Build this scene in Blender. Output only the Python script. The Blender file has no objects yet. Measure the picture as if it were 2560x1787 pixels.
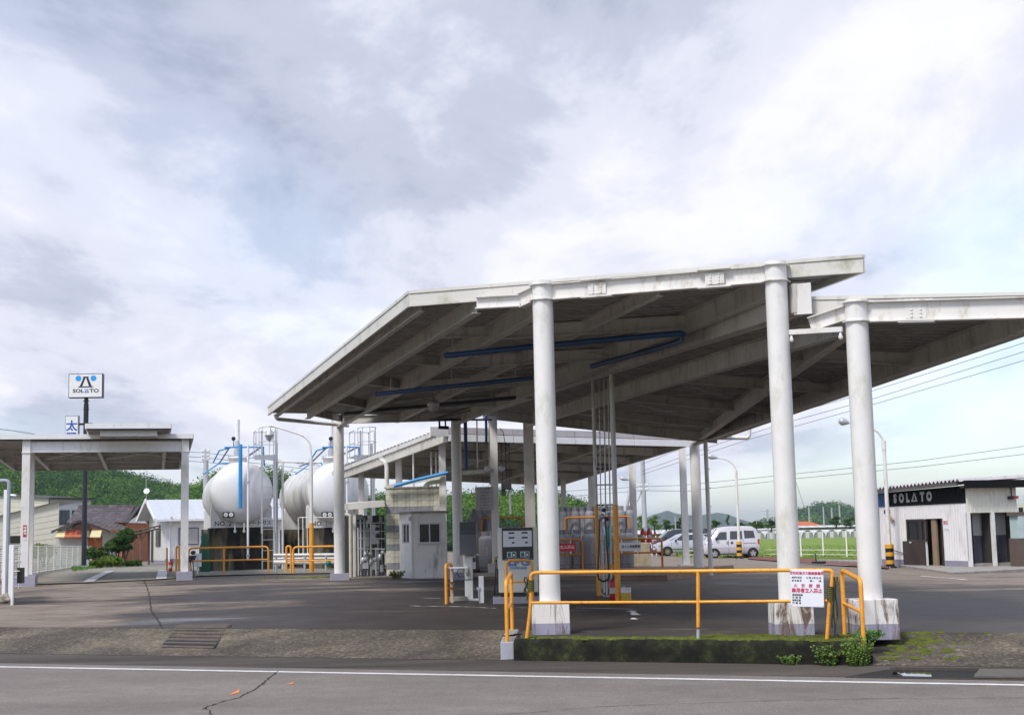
import bpy, bmesh, math, random
from mathutils import Vector, Matrix, noise
sin, cos, tan, rad, pi = math.sin, math.cos, math.tan, math.radians, math.pi
V = Vector
SC = bpy.context.scene
COL = SC.collection
random.seed(7)

# ------------------------------------------------------------------ camera
EYE = V((0, 0, 1.55))
FOC = 3600.0 / 2560.0            # focal length in picture widths
PITCH = math.atan((1336 - 893.5) / 3600.0)
ROLL = 0.0215
cd = bpy.data.cameras.new('camera'); cam = bpy.data.objects.new('camera', cd); COL.objects.link(cam)
cd.sensor_fit = 'HORIZONTAL'; cd.sensor_width = 36; cd.lens = 36 * FOC
cd.clip_start = 0.5; cd.clip_end = 12000
_f = V((0, cos(PITCH), sin(PITCH))); _u0 = V((0, -sin(PITCH), cos(PITCH))); _r0 = V((1, 0, 0))
_X = cos(ROLL) * _r0 - sin(ROLL) * _u0
_Y = sin(ROLL) * _r0 + cos(ROLL) * _u0
M = Matrix((( _X.x, _Y.x, -_f.x, EYE.x), (_X.y, _Y.y, -_f.y, EYE.y), (_X.z, _Y.z, -_f.z, EYE.z), (0, 0, 0, 1)))
cam.matrix_world = M
SC.camera = cam

# ------------------------------------------------------------------ world, sun, exposure
wd = bpy.data.worlds.new('World'); SC.world = wd; wd.use_nodes = True
def build_world():
    nt = wd.node_tree; N = nt.nodes; L = nt.links; N.clear()
    out = N.new('ShaderNodeOutputWorld'); bg = N.new('ShaderNodeBackground'); bg.inputs['Strength'].default_value = 0.1
    L.new(bg.outputs[0], out.inputs[0])
    sky = N.new('ShaderNodeTexSky'); sky.sky_type = 'NISHITA'; sky.sun_disc = False
    sky.sun_elevation = rad(52); sky.sun_rotation = rad(215); sky.air_density = 1.0; sky.dust_density = 1.5; sky.ozone_density = 2.0
    tc = N.new('ShaderNodeTexCoord'); sep = N.new('ShaderNodeSeparateXYZ'); L.new(tc.outputs['Generated'], sep.inputs[0])
    zz = N.new('ShaderNodeMath'); zz.operation = 'MAXIMUM'; zz.inputs[1].default_value = 0.0; L.new(sep.outputs['Z'], zz.inputs[0])
    za = N.new('ShaderNodeMath'); za.operation = 'ADD'; za.inputs[1].default_value = 0.20; L.new(zz.outputs[0], za.inputs[0])
    dx = N.new('ShaderNodeMath'); dx.operation = 'DIVIDE'; L.new(sep.outputs['X'], dx.inputs[0]); L.new(za.outputs[0], dx.inputs[1])
    dy = N.new('ShaderNodeMath'); dy.operation = 'DIVIDE'; L.new(sep.outputs['Y'], dy.inputs[0]); L.new(za.outputs[0], dy.inputs[1])
    cmb = N.new('ShaderNodeCombineXYZ'); L.new(dx.outputs[0], cmb.inputs[0]); L.new(dy.outputs[0], cmb.inputs[1])
    def cloud(scale, loc, rot, stretch, detail, rough, dist):
        mp = N.new('ShaderNodeMapping'); mp.inputs['Location'].default_value = loc; mp.inputs['Rotation'].default_value = (0, 0, rot); mp.inputs['Scale'].default_value = stretch
        L.new(cmb.outputs[0], mp.inputs[0])
        n = N.new('ShaderNodeTexNoise'); n.inputs['Scale'].default_value = scale; n.inputs['Detail'].default_value = detail
        n.inputs['Roughness'].default_value = rough; n.inputs['Distortion'].default_value = dist
        L.new(mp.outputs[0], n.inputs['Vector']); return n.outputs['Fac']
    def ramp(src, stops):
        r = N.new('ShaderNodeValToRGB'); r.color_ramp.interpolation = 'EASE'
        e = r.color_ramp.elements
        while len(e) < len(stops): e.new(0.5)
        for k, (p, c) in enumerate(stops): e[k].position = p; e[k].color = (*c, 1)
        L.new(src, r.inputs[0]); return r.outputs[0]
    big = cloud(0.55, SKY[0], rad(24), (1.0, 0.60, 1), 6, 0.55, 0.25)
    med = cloud(2.3, SKY[1], rad(-20), (1.0, 0.60, 1), 9, 0.60, 0.25)
    mx = N.new('ShaderNodeMath'); mx.operation = 'MULTIPLY_ADD'; mx.inputs[1].default_value = 0.5
    hm = N.new('ShaderNodeMath'); hm.operation = 'MULTIPLY'; hm.inputs[1].default_value = 0.5; L.new(med, hm.inputs[0])
    L.new(big, mx.inputs[0]); L.new(hm.outputs[0], mx.inputs[2])
    col = ramp(mx.outputs[0], [(0.39, (0.36, 0.405, 0.535)), (0.46, (0.53, 0.57, 0.70)), (0.52, (0.73, 0.745, 0.86)), (0.585, (0.88, 0.885, 0.95)), (0.67, (1.03, 1.03, 1.03))])
    sc10 = N.new('ShaderNodeMixRGB'); sc10.blend_type = 'MULTIPLY'; sc10.inputs[0].default_value = 1; sc10.inputs[2].default_value = (5.3, 5.3, 5.3, 1); L.new(col, sc10.inputs[1])
    gap = cloud(0.50, SKY[2], rad(10), (0.8, 0.55, 1), 4, 0.5, 0.3)
    gm = ramp(gap, [(0.42, (0, 0, 0)), (0.64, (0.85, 0.85, 0.85))])
    mix = N.new('ShaderNodeMixRGB'); L.new(gm, mix.inputs[0]); L.new(sc10.outputs[0], mix.inputs[1])
    skg = N.new('ShaderNodeMixRGB'); skg.blend_type = 'MULTIPLY'; skg.inputs[0].default_value = 1; skg.inputs[2].default_value = (1.25, 1.25, 1.25, 1); L.new(sky.outputs[0], skg.inputs[1])
    L.new(skg.outputs[0], mix.inputs[2]); L.new(mix.outputs[0], bg.inputs['Color'])
HAZE = 0.00013
SKY = [(5.1, 6.8, 0), (6.7, 7.1, 0), (9.2, 8.5, 0)]
build_world()
sd = bpy.data.lights.new('sun', 'SUN'); sd.energy = 1.5; sd.angle = rad(14); sd.color = (1.0, 0.96, 0.90)
sun = bpy.data.objects.new('sun', sd); COL.objects.link(sun)
_sdir = V((-0.50, -0.62, 0.0)).normalized() * cos(rad(52)) + V((0, 0, sin(rad(52))))   # towards the sun
sun.rotation_euler = _sdir.to_track_quat('Z', 'Y').to_euler(); sun.location = (-20, -20, 40)
SC.view_settings.view_transform = 'Standard'; SC.view_settings.look = 'None'
SC.view_settings.exposure = 1.1; SC.view_settings.gamma = 1.0; SC.view_settings.use_curve_mapping = False
SC.cycles.use_denoising = True
SC.cycles.max_bounces = 6; SC.cycles.diffuse_bounces = 4; SC.cycles.glossy_bounces = 3; SC.cycles.transmission_bounces = 4
SC.cycles.transparent_max_bounces = 6; SC.cycles.volume_bounces = 0; SC.cycles.caustics_reflective = False; SC.cycles.caustics_refractive = False

# ------------------------------------------------------------------ survey: from a sighted pixel to a place in the world
def ray(u, v):
    return (_X * ((u - 1280) / 3600.0) + _Y * (-(v - 893.5) / 3600.0) + _f)
def at(u, v, y):                       # point sighted at (u, v), y metres ahead
    d = ray(u, v); return EYE + d * (y / d.y)
def hitz(u, v, z):
    d = ray(u, v); return EYE + d * ((z - EYE.z) / d.z)
def hitplane(u, v, p, nrm):
    d = ray(u, v); return EYE + d * ((p - EYE).dot(nrm) / d.dot(nrm))
PSI = rad(22)
E_ = V((cos(PSI), -sin(PSI), 0)); N_ = V((sin(PSI), cos(PSI), 0))     # along the road (to the right), into the yard
K0 = hitz(1698, 1600, 0.0)                                            # kerb edge
ROADZ = -0.31
def st(p): return (p - K0).dot(E_), (p - K0).dot(N_)
def sst(a):
    a = max(0.0, min(1.0, a)); return a * a * (3 - 2 * a)
def zy(x, y):                           # level of the yard
    t = (V((x, y, 0)) - K0).dot(N_)
    w = sst((t - 1) / 24.0)
    return 0.27 * w - 0.016 * max(-6.0, min(20.0, x)) * w - 0.005 * max(0.0, min(40.0, t - 30))
def gnd(u, v):                          # where the sight line meets the yard
    z = 0.1
    for _ in range(12):
        p = hitz(u, v, z); z = 0.5 * z + 0.5 * zy(p.x, p.y)
    p = hitz(u, v, z); return V((p.x, p.y, zy(p.x, p.y)))
def gz(p): return V((p.x, p.y, zy(p.x, p.y)))

# ------------------------------------------------------------------ materials
MATS = {}
def mat(name, col, rough=0.6, metal=0.0, var=0.10, scale=3.0, dirt=None, damt=0.35, dscale=6.0, dstretch=0.25, bump=0.0, bscale=40.0, spec=0.5, inst=0.0, coat=0.0):
    """plain surface with slow colour variation, optional dirt runs (stretched downwards) and fine relief"""
    if name in MATS: return MATS[name]
    m = bpy.data.materials.new(name); m.use_nodes = True; MATS[name] = m
    nt = m.node_tree; N = nt.nodes; L = nt.links
    b = N['Principled BSDF']; b.inputs['Roughness'].default_value = rough; b.inputs['Metallic'].default_value = metal
    b.inputs['Specular IOR Level'].default_value = spec; b.inputs['Coat Weight'].default_value = coat
    tc = N.new('ShaderNodeTexCoord')
    n1 = N.new('ShaderNodeTexNoise'); n1.inputs['Scale'].default_value = scale; n1.inputs['Detail'].default_value = 5; n1.inputs['Roughness'].default_value = 0.65
    L.new(tc.outputs['Object'], n1.inputs['Vector'])
    r = N.new('ShaderNodeValToRGB'); e = r.color_ramp.elements
    lo = [c * (1 - var * 1.4) for c in col]; hi = [min(1, c * (1 + var * 0.8)) for c in col]
    e[0].position = 0.32; e[0].color = (*lo, 1); e[1].position = 0.68; e[1].color = (*hi, 1)
    L.new(n1.outputs['Fac'], r.inputs[0]); c = r.outputs[0]
    if dirt:
        mp = N.new('ShaderNodeMapping'); mp.inputs['Scale'].default_value = (1, 1, dstretch); L.new(tc.outputs['Object'], mp.inputs[0])
        n2 = N.new('ShaderNodeTexNoise'); n2.inputs['Scale'].default_value = dscale; n2.inputs['Detail'].default_value = 6; n2.inputs['Roughness'].default_value = 0.7
        L.new(mp.outputs[0], n2.inputs['Vector'])
        r2 = N.new('ShaderNodeValToRGB'); r2.color_ramp.elements[0].position = 0.62 - damt * 0.35; r2.color_ramp.elements[1].position = 0.86 - damt * 0.3
        L.new(n2.outputs['Fac'], r2.inputs[0])
        mx = N.new('ShaderNodeMixRGB'); mx.inputs[2].default_value = (*dirt, 1); L.new(r2.outputs[0], mx.inputs[0]); L.new(c, mx.inputs[1]); c = mx.outputs[0]
    if inst:
        oi = N.new('ShaderNodeObjectInfo'); mr = N.new('ShaderNodeMapRange'); mr.inputs[3].default_value = 1 - inst; mr.inputs[4].default_value = 1 + inst * 0.6
        L.new(oi.outputs['Random'], mr.inputs[0])
        mu = N.new('ShaderNodeMixRGB'); mu.blend_type = 'MULTIPLY'; mu.inputs[0].default_value = 1; L.new(c, mu.inputs[1]); L.new(mr.outputs[0], mu.inputs[2]); c = mu.outputs[0]
    L.new(c, b.inputs['Base Color'])
    if bump:
        n3 = N.new('ShaderNodeTexNoise'); n3.inputs['Scale'].default_value = bscale; n3.inputs['Detail'].default_value = 4; L.new(tc.outputs['Object'], n3.inputs['Vector'])
        bp = N.new('ShaderNodeBump'); bp.inputs['Strength'].default_value = bump; bp.inputs['Distance'].default_value = 0.02
        L.new(n3.outputs['Fac'], bp.inputs['Height']); L.new(bp.outputs[0], b.inputs['Normal'])
    return m

# ------------------------------------------------------------------ mesh builder
WM = {}                                    # world matrix of every object made
class MB:
    def __init__(s): s.v = []; s.f = []; s.sm = []
    def add(s, vs, fs, smooth=False):
        o = len(s.v); s.v.extend([tuple(p) for p in vs])
        for f in fs: s.f.append([i + o for i in f]); s.sm.append(smooth)
        return s
    def box(s, c, d, R=None):
        c = V(c); hx, hy, hz = d[0] / 2, d[1] / 2, d[2] / 2; vs = []
        for z in (-hz, hz):
            for x, y in ((-hx, -hy), (hx, -hy), (hx, hy), (-hx, hy)):
                p = V((x, y, z)); vs.append(c + (R @ p if R else p))
        return s.add(vs, [(3, 2, 1, 0), (4, 5, 6, 7), (0, 1, 5, 4), (1, 2, 6, 5), (2, 3, 7, 6), (3, 0, 4, 7)])
    def mm(s, a, b): return s.box([(a[i] + b[i]) / 2 for i in range(3)], [abs(b[i] - a[i]) for i in range(3)])
    def bar(s, p, q, w, h, up=(0, 0, 1), off=(0, 0)):
        p = V(p); q = V(q); d = (q - p).normalized(); a = d.cross(V(up))
        if a.length < 1e-4: a = d.cross(V((0, 1, 0)))
        a.normalize(); b = a.cross(d); vs = []
        for c in (p, q):
            for x, y in ((-w / 2, -h / 2), (w / 2, -h / 2), (w / 2, h / 2), (-w / 2, h / 2)): vs.append(c + a * (x + off[0]) + b * (y + off[1]))
        return s.add(vs, [(0, 1, 2, 3), (7, 6, 5, 4), (1, 0, 4, 5), (2, 1, 5, 6), (3, 2, 6, 7), (0, 3, 7, 4)])
    def hbeam(s, p, q, w, h, tf=0.014, tw=0.012):
        s.bar(p, q, w, tf, off=(0, h / 2 - tf / 2)); s.bar(p, q, w, tf, off=(0, -h / 2 + tf / 2))
        return s.bar(p, q, tw, h - 2 * tf - 0.002)
    def tube(s, pts, r, n=10, caps=True, smooth=True):
        pts = [V(p) for p in pts]; rs = r if isinstance(r, (list, tuple)) else [r] * len(pts)
        t0 = (pts[1] - pts[0]).normalized(); a = t0.orthogonal().normalized(); vs = []; k = len(pts)
        if abs(t0.z) < 0.99: a = t0.cross(V((0, 0, 1))).normalized()
        for i, p in enumerate(pts):
            t = ((pts[i] - pts[i - 1]).normalized() if i else t0) + ((pts[i + 1] - pts[i]).normalized() if i < k - 1 else (pts[i] - pts[i - 1]).normalized())
            if t.length < 1e-6: t = pts[i] - pts[i - 1]
            t.normalize(); a = (a - t * a.dot(t)); a = a.normalized() if a.length > 1e-6 else t.orthogonal().normalized(); b = t.cross(a)
            for j in range(n): g = 2 * pi * j / n; vs.append(p + (a * cos(g) + b * sin(g)) * rs[i])
        fs = [(i * n + j, i * n + (j + 1) % n, (i + 1) * n + (j + 1) % n, (i + 1) * n + j) for i in range(k - 1) for j in range(n)]
        s.add(vs, fs, smooth)
        if caps:
            s.add(vs[:n], [tuple(reversed(range(n)))]); s.add(vs[-n:], [tuple(range(n))])
        return s
    def lathe(s, prof, n=16, c=(0, 0, 0), R=None, smooth=True, caps=True):
        c = V(c); vs = []
        for r, z in prof:
            for j in range(n):
                p = V((r * cos(2 * pi * j / n), r * sin(2 * pi * j / n), z)); vs.append(c + (R @ p if R else p))
        k = len(prof); fs = [(i * n + j, i * n + (j + 1) % n, (i + 1) * n + (j + 1) % n, (i + 1) * n + j) for i in range(k - 1) for j in range(n)]
        s.add(vs, fs, smooth)
        if caps:
            if prof[0][0] > 1e-5: s.add(vs[:n], [tuple(reversed(range(n)))])
            if prof[-1][0] > 1e-5: s.add(vs[-n:], [tuple(range(n))])
        return s
    def prism(s, poly, o, ex, ey, ez):          # polygon in the plane (o, ex, ey), thickened by the vector ez
        o = V(o); ex = V(ex); ey = V(ey); ez = V(ez); n = len(poly)
        a = [o + ex * x + ey * y for x, y in poly]; b = [p + ez for p in a]
        fs = [tuple(reversed(range(n))), tuple(range(n, 2 * n))] + [(i, (i + 1) % n, n + (i + 1) % n, n + i) for i in range(n)]
        return s.add(a + b, fs)
    def poly(s, pts): return s.add(pts, [tuple(range(len(pts)))])
    def build(s, name, m, parent=None, world=False, bevel=0.0, fix=True):
        vs = s.v
        if world and parent is not None:
            inv = WM[parent.name].inverted(); vs = [inv @ V(p) for p in vs]
        me = bpy.data.meshes.new(name); me.from_pydata([tuple(p) for p in vs], [], s.f); me.update()
        if fix:
            bm = bmesh.new(); bm.from_mesh(me); bmesh.ops.recalc_face_normals(bm, faces=bm.faces)
            bm.to_mesh(me); bm.free()
        if len(me.polygons) == len(s.sm): me.polygons.foreach_set('use_smooth', s.sm)
        if m: me.materials.append(m)
        o = bpy.data.objects.new(name, me); COL.objects.link(o)
        if parent is not None: o.parent = parent; WM[o.name] = WM[parent.name]
        else: WM[o.name] = Matrix()
        if bevel:
            md = o.modifiers.new('edge', 'BEVEL'); md.width = bevel; md.segments = 2; md.limit_method = 'ANGLE'
        return o
def tag(o, label, cat, group=None):
    o['label'] = label; o['category'] = cat
    if group: o['group'] = group
    return o
def thing(name, label, cat, loc=(0, 0, 0), rz=0.0, group=None):
    o = bpy.data.objects.new(name, None); o.empty_display_size = 0.2; COL.objects.link(o)
    o.location = loc; o.rotation_euler = (0, 0, rz); WM[o.name] = Matrix.Translation(V(loc)) @ Matrix.Rotation(rz, 4, 'Z')
    return tag(o, label, cat, group)
def struct(o): o['kind'] = 'structure'; return o
def stuff(o): o['kind'] = 'stuff'; return o
def copy_thing(root, loc, rz, label=None, scale=None):
    kids = list(root.children)
    r = root.copy(); COL.objects.link(r); r.location = loc; r.rotation_euler = (0, 0, rz)
    WM[r.name] = Matrix.Translation(V(loc)) @ Matrix.Rotation(rz, 4, 'Z')
    if label: r['label'] = label
    if scale: r.scale = (scale,) * 3 if isinstance(scale, (int, float)) else scale
    for ch in kids:
        c = ch.copy(); COL.objects.link(c); c.parent = r; WM[c.name] = WM[r.name]
        for g in list(ch.children):
            d = g.copy(); COL.objects.link(d); d.parent = c; WM[d.name] = WM[r.name]
    return r
def bend(pts, r=0.12, k=5):                     # round the corners of a pipe run
    pts = [V(p) for p in pts]; out = [pts[0]]
    for i in range(1, len(pts) - 1):
        a = (pts[i - 1] - pts[i]); b = (pts[i + 1] - pts[i]); d = min(r, a.length * 0.45, b.length * 0.45)
        p = pts[i] + a.normalized() * d; q = pts[i] + b.normalized() * d
        for j in range(k + 1):
            t = j / k; out.append(p * (1 - t) ** 2 + pts[i] * 2 * t * (1 - t) + q * t * t)
    out.append(pts[-1]); return out
def text(name, body, size, m, parent, pos, ex, ez, bold=0.0, depth=0.004, align='CENTER', world=False, sx=1.0, space=1.0):
    """flat lettering standing on the plane (ex, ez); returns one thin mesh"""
    c = bpy.data.curves.new(name, 'FONT'); c.body = body; c.size = size; c.align_x = align; c.align_y = 'CENTER'
    c.offset = bold; c.extrude = depth / 2; c.resolution_u = 3; c.space_character = space
    o = bpy.data.objects.new(name, c); COL.objects.link(o)
    dg = bpy.context.evaluated_depsgraph_get(); me = bpy.data.meshes.new_from_object(o.evaluated_get(dg))
    bpy.data.objects.remove(o); ex = V(ex).normalized(); ez = V(ez).normalized(); nn = ex.cross(ez)
    pos = V(pos); inv = WM[parent.name].inverted() if (world and parent) else None
    for vt in me.vertices:
        p = pos + ex * vt.co.x * sx + ez * vt.co.y + nn * (vt.co.z + depth / 2 + 0.001)
        vt.co = inv @ p if inv else p
    me.materials.clear(); me.materials.append(m); me.name = name
    t = bpy.data.objects.new(name, me); COL.objects.link(t)
    if parent is not None: t.parent = parent; WM[t.name] = WM[parent.name]
    else: WM[t.name] = Matrix()
    return t
def RZ(a): return Matrix.Rotation(a, 3, 'Z')

# palette
CREAM = mat('cream_paint', (0.66, 0.64, 0.60), 0.55, var=0.07, scale=1.6, dirt=(0.30, 0.28, 0.20), damt=0.24, dscale=3.5, bump=0.10, bscale=30)
FASCIA = mat('fascia_sheet', (0.64, 0.62, 0.57), 0.50, var=0.06, scale=0.8, dirt=(0.26, 0.26, 0.17), damt=0.28, dscale=1.6, dstretch=1.0)
STEELW = mat('white_steel', (0.73, 0.71, 0.68), 0.45, var=0.06, scale=2.0, dirt=(0.36, 0.28, 0.19), damt=0.26, dscale=5, dstretch=0.5)
COLW = mat('column_paint', (0.78, 0.76, 0.73), 0.40, var=0.05, scale=2.0, dirt=(0.46, 0.45, 0.32), damt=0.24, dscale=2.4, dstretch=0.4, bump=0.06, bscale=60)
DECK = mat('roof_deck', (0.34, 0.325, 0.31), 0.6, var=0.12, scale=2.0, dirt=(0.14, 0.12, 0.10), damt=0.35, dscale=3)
BEAMC = mat('beam_paint', (0.60, 0.58, 0.55), 0.55, var=0.10, scale=1.5, dirt=(0.26, 0.22, 0.17), damt=0.30, dscale=4)
ORANGE = mat('orange_enamel', (0.86, 0.36, 0.025), 0.42, var=0.08, scale=4, dirt=(0.28, 0.11, 0.03), damt=0.26, dscale=18, dstretch=0.7, bump=0.12, bscale=50, coat=0.1)
RUST = mat('rust', (0.17, 0.07, 0.03), 0.85, var=0.3, scale=20)
LILAC = mat('grey_base_paint', (0.34, 0.33, 0.40), 0.7, var=0.08, scale=4, dirt=(0.10, 0.09, 0.09), damt=0.18, dscale=5, bump=0.15)
BLUE = mat('blue_pipe', (0.03, 0.27, 0.62), 0.4, var=0.06)
BLACK = mat('black_plastic', (0.012, 0.012, 0.014), 0.35, var=0.1)
DARK = mat('dark_steel', (0.05, 0.05, 0.055), 0.5, var=0.15)
GALV = mat('galvanised', (0.50, 0.51, 0.54), 0.42, metal=0.35, var=0.10, scale=9)
CONC = mat('concrete', (0.32, 0.30, 0.27), 0.9, var=0.16, scale=3, dirt=(0.10, 0.09, 0.07), damt=0.32, dscale=2.5, bump=0.4, bscale=60)
WHITEP = mat('white_paint', (0.80, 0.80, 0.80), 0.45, var=0.04, dirt=(0.45, 0.43, 0.38), damt=0.12, dscale=5)
GLASS = mat('window_glass', (0.012, 0.013, 0.015), 0.10, var=0.4, scale=1.2, spec=0.35)
RED = mat('red_enamel', (0.50, 0.02, 0.03), 0.35, var=0.08)
# ================================================================== ground, road, yard
def ground_mat(name, kind):
    m = bpy.data.materials.new(name); m.use_nodes = True; nt = m.node_tree; N = nt.nodes; L = nt.links; b = N['Principled BSDF']
    g = N.new('ShaderNodeNewGeometry'); P = g.outputs['Position']
    def mapped(rot, sc):
        mp = N.new('ShaderNodeMapping'); mp.inputs['Rotation'].default_value = (0, 0, rot); mp.inputs['Scale'].default_value = sc; L.new(P, mp.inputs[0]); return mp.outputs[0]
    def nz(scale, detail=5, rough=0.6, vec=None, dist=0.0):
        n = N.new('ShaderNodeTexNoise'); n.inputs['Scale'].default_value = scale; n.inputs['Detail'].default_value = detail; n.inputs['Roughness'].default_value = rough; n.inputs['Distortion'].default_value = dist
        L.new(vec or P, n.inputs['Vector']); return n.outputs['Fac']
    def rp(src, stops):
        r = N.new('ShaderNodeValToRGB'); e = r.color_ramp.elements
        while len(e) < len(stops): e.new(0.5)
        for k, (p, c) in enumerate(stops): e[k].position = p; e[k].color = (*(c if isinstance(c, tuple) else (c,) * 3), 1)
        L.new(src, r.inputs[0]); return r.outputs[0]
    def mixc(f, a, c, mode='MIX'):
        x = N.new('ShaderNodeMixRGB'); x.blend_type = mode
        for k, s in ((0, f), (1, a), (2, c)):
            if isinstance(s, (int, float)): x.inputs[k].default_value = s if k == 0 else (s, s, s, 1)
            elif isinstance(s, tuple): x.inputs[k].default_value = (*s, 1)
            else: L.new(s, x.inputs[k])
        return x.outputs[0]
    al = mapped(PSI, (0.35, 1.0, 1.0))          # stretched along the road
    fine = nz(46, 3, 0.7); spk = nz(120, 2, 0.5)
    if kind == 'yard':
        dry = rp(nz(0.9, 6), [(0.3, (0.175, 0.140, 0.112)), (0.7, (0.275, 0.225, 0.180))])
        wet = rp(nz(1.3, 5), [(0.3, (0.030, 0.023, 0.020)), (0.7, (0.060, 0.047, 0.041))])
        mask0 = nz(0.26, 9, 0.70, al, 0.9)
        # the yard's left lane has dried, the middle is still damp
        sx = N.new('ShaderNodeSeparateXYZ'); L.new(P, sx.inputs[0])
        lat = N.new('ShaderNodeMath'); lat.operation = 'MULTIPLY_ADD'; lat.inputs[1].default_value = 0.19; L.new(sx.outputs['Y'], lat.inputs[0]); L.new(sx.outputs['X'], lat.inputs[2])
        mr = N.new('ShaderNodeMapRange'); mr.inputs[1].default_value = -3.6; mr.inputs[2].default_value = -0.6; mr.inputs[3].default_value = -0.10; mr.inputs[4].default_value = 0.10; L.new(lat.outputs[0], mr.inputs[0])
        mr2 = N.new('ShaderNodeMapRange'); mr2.inputs[1].default_value = 30; mr2.inputs[2].default_value = 44; mr2.inputs[3].default_value = 0.03; mr2.inputs[4].default_value = -0.02; L.new(sx.outputs['Y'], mr2.inputs[0])
        ad = N.new('ShaderNodeMath'); L.new(mask0, ad.inputs[0]); L.new(mr.outputs[0], ad.inputs[1])
        l3 = N.new('ShaderNodeMath'); l3.operation = 'MULTIPLY_ADD'; l3.inputs[1].default_value = 1.2; L.new(sx.outputs['X'], l3.inputs[0]); L.new(sx.outputs['Y'], l3.inputs[2])
        mr3 = N.new('ShaderNodeMapRange'); mr3.inputs[1].default_value = 40; mr3.inputs[2].default_value = 58; mr3.inputs[3].default_value = 0.0; mr3.inputs[4].default_value = -0.20; L.new(l3.outputs[0], mr3.inputs[0])
        a3 = N.new('ShaderNodeMath'); L.new(mr2.outputs[0], a3.inputs[0]); L.new(mr3.outputs[0], a3.inputs[1])
        ad2 = N.new('ShaderNodeMath'); L.new(ad.outputs[0], ad2.inputs[0]); L.new(a3.outputs[0], ad2.inputs[1])
        mask = rp(ad2.outputs[0], [(0.45, 0.0), (0.55, 1.0)])
        c = mixc(mask, dry, wet); c = mixc(0.8, c, rp(nz(2.2, 8, 0.75, mapped(PSI, (0.45, 1.2, 1)), 0.6), [(0.30, 0.62), (0.5, 1.0), (0.72, 1.5)]), 'MULTIPLY'); pud = rp(nz(0.33, 5, 0.5, al), [(0.66, 0.0), (0.71, 1.0)])
        c = mixc(pud, c, (0.05, 0.05, 0.06)); rg = rp(mask, [(0.0, 0.88), (1.0, 0.55)])
        rgh = mixc(pud, rg, 0.22)
    elif kind == 'road':
        c = rp(nz(0.5, 6, 0.6, al), [(0.3, (0.168, 0.145, 0.131)), (0.7, (0.235, 0.204, 0.184))]); rgh = 0.9
        c = mixc(rp(nz(0.8, 6, 0.7, mapped(PSI, (0.06, 1.3, 1))), [(0.60, 0.0), (0.78, 0.8)]), c, (0.085, 0.072, 0.068)); c = mixc(0.7, c, rp(nz(1.7, 8, 0.72), [(0.3, 0.78), (0.7, 1.22)]), 'MULTIPLY')
    elif kind == 'apron':
        c = rp(nz(0.45, 6, 0.65, None, 0.5), [(0.30, (0.048, 0.040, 0.033)), (0.52, (0.125, 0.105, 0.082)), (0.72, (0.255, 0.218, 0.150))]); rgh = 0.92
        vo = N.new('ShaderNodeTexVoronoi'); vo.inputs['Scale'].default_value = 24; L.new(P, vo.inputs['Vector'])
        c = mixc(0.7, c, rp(vo.outputs['Color'], [(0.1, 0.35), (0.75, 1.1), (0.95, 2.2)]), 'MULTIPLY')
    elif kind == 'gutter':
        c = rp(nz(0.8, 6, 0.65, mapped(PSI, (0.15, 1.2, 1))), [(0.32, (0.045, 0.037, 0.032)), (0.55, (0.095, 0.08, 0.068)), (0.75, (0.17, 0.148, 0.122))]); rgh = 0.85
    elif kind == 'island':
        c = rp(nz(0.9, 6), [(0.3, (0.040, 0.033, 0.028)), (0.7, (0.085, 0.070, 0.058))]); rgh = 0.8
    elif kind == 'moss':
        c = rp(nz(5, 5, 0.7), [(0.3, (0.045, 0.060, 0.008)), (0.7, (0.14, 0.165, 0.018))]); rgh = 0.95
    elif kind == 'kerbface':
        c = rp(nz(3.6, 7, 0.75), [(0.40, (0.008, 0.008, 0.006)), (0.54, (0.020, 0.022, 0.011)), (0.66, (0.050, 0.058, 0.018)), (0.80, (0.12, 0.10, 0.075))]); rgh = 0.95
    elif kind == 'grass':
        c = rp(nz(0.35, 6, 0.7, mapped(0.2, (0.3, 1.2, 1))), [(0.3, (0.120, 0.190, 0.022)), (0.7, (0.220, 0.310, 0.045))]); rgh = 0.95
    elif kind == 'land':
        c = rp(nz(0.02, 6, 0.6), [(0.3, (0.07, 0.11, 0.03)), (0.7, (0.14, 0.17, 0.06))]); rgh = 0.95
    elif kind == 'brick':
        c = rp(nz(1.1, 6), [(0.3, (0.15, 0.050, 0.038)), (0.7, (0.23, 0.085, 0.065))]); rgh = 0.85
    else:
        c = rp(nz(0.6, 6), [(0.3, (0.20, 0.185, 0.155)), (0.7, (0.30, 0.28, 0.235))]); rgh = 0.9
    c = mixc(0.85, c, rp(fine, [(0.25, 0.50), (0.75, 1.48)]), 'MULTIPLY')
    c = mixc(0.55, c, rp(spk, [(0.30, 0.7), (0.66, 1.0), (0.78, 1.9)]), 'MULTIPLY')
    L.new(c, b.inputs['Base Color'])
    if isinstance(rgh, float): b.inputs['Roughness'].default_value = rgh
    else: L.new(rgh, b.inputs['Roughness'])
    b.inputs['Specular IOR Level'].default_value = 0.35
    bp = N.new('ShaderNodeBump'); bp.inputs['Strength'].default_value = 0.35; bp.inputs['Distance'].default_value = 0.01; L.new(spk, bp.inputs['Height']); L.new(bp.outputs[0], b.inputs['Normal'])
    return m
GM = {k: ground_mat('ground_' + k, k) for k in ('yard', 'road', 'apron', 'gutter', 'island', 'moss', 'kerbface', 'grass', 'land', 'brick', 'slab')}
def W(s, t, z=0.0): p = K0 + E_ * s + N_ * t; return V((p.x, p.y, z))
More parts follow.
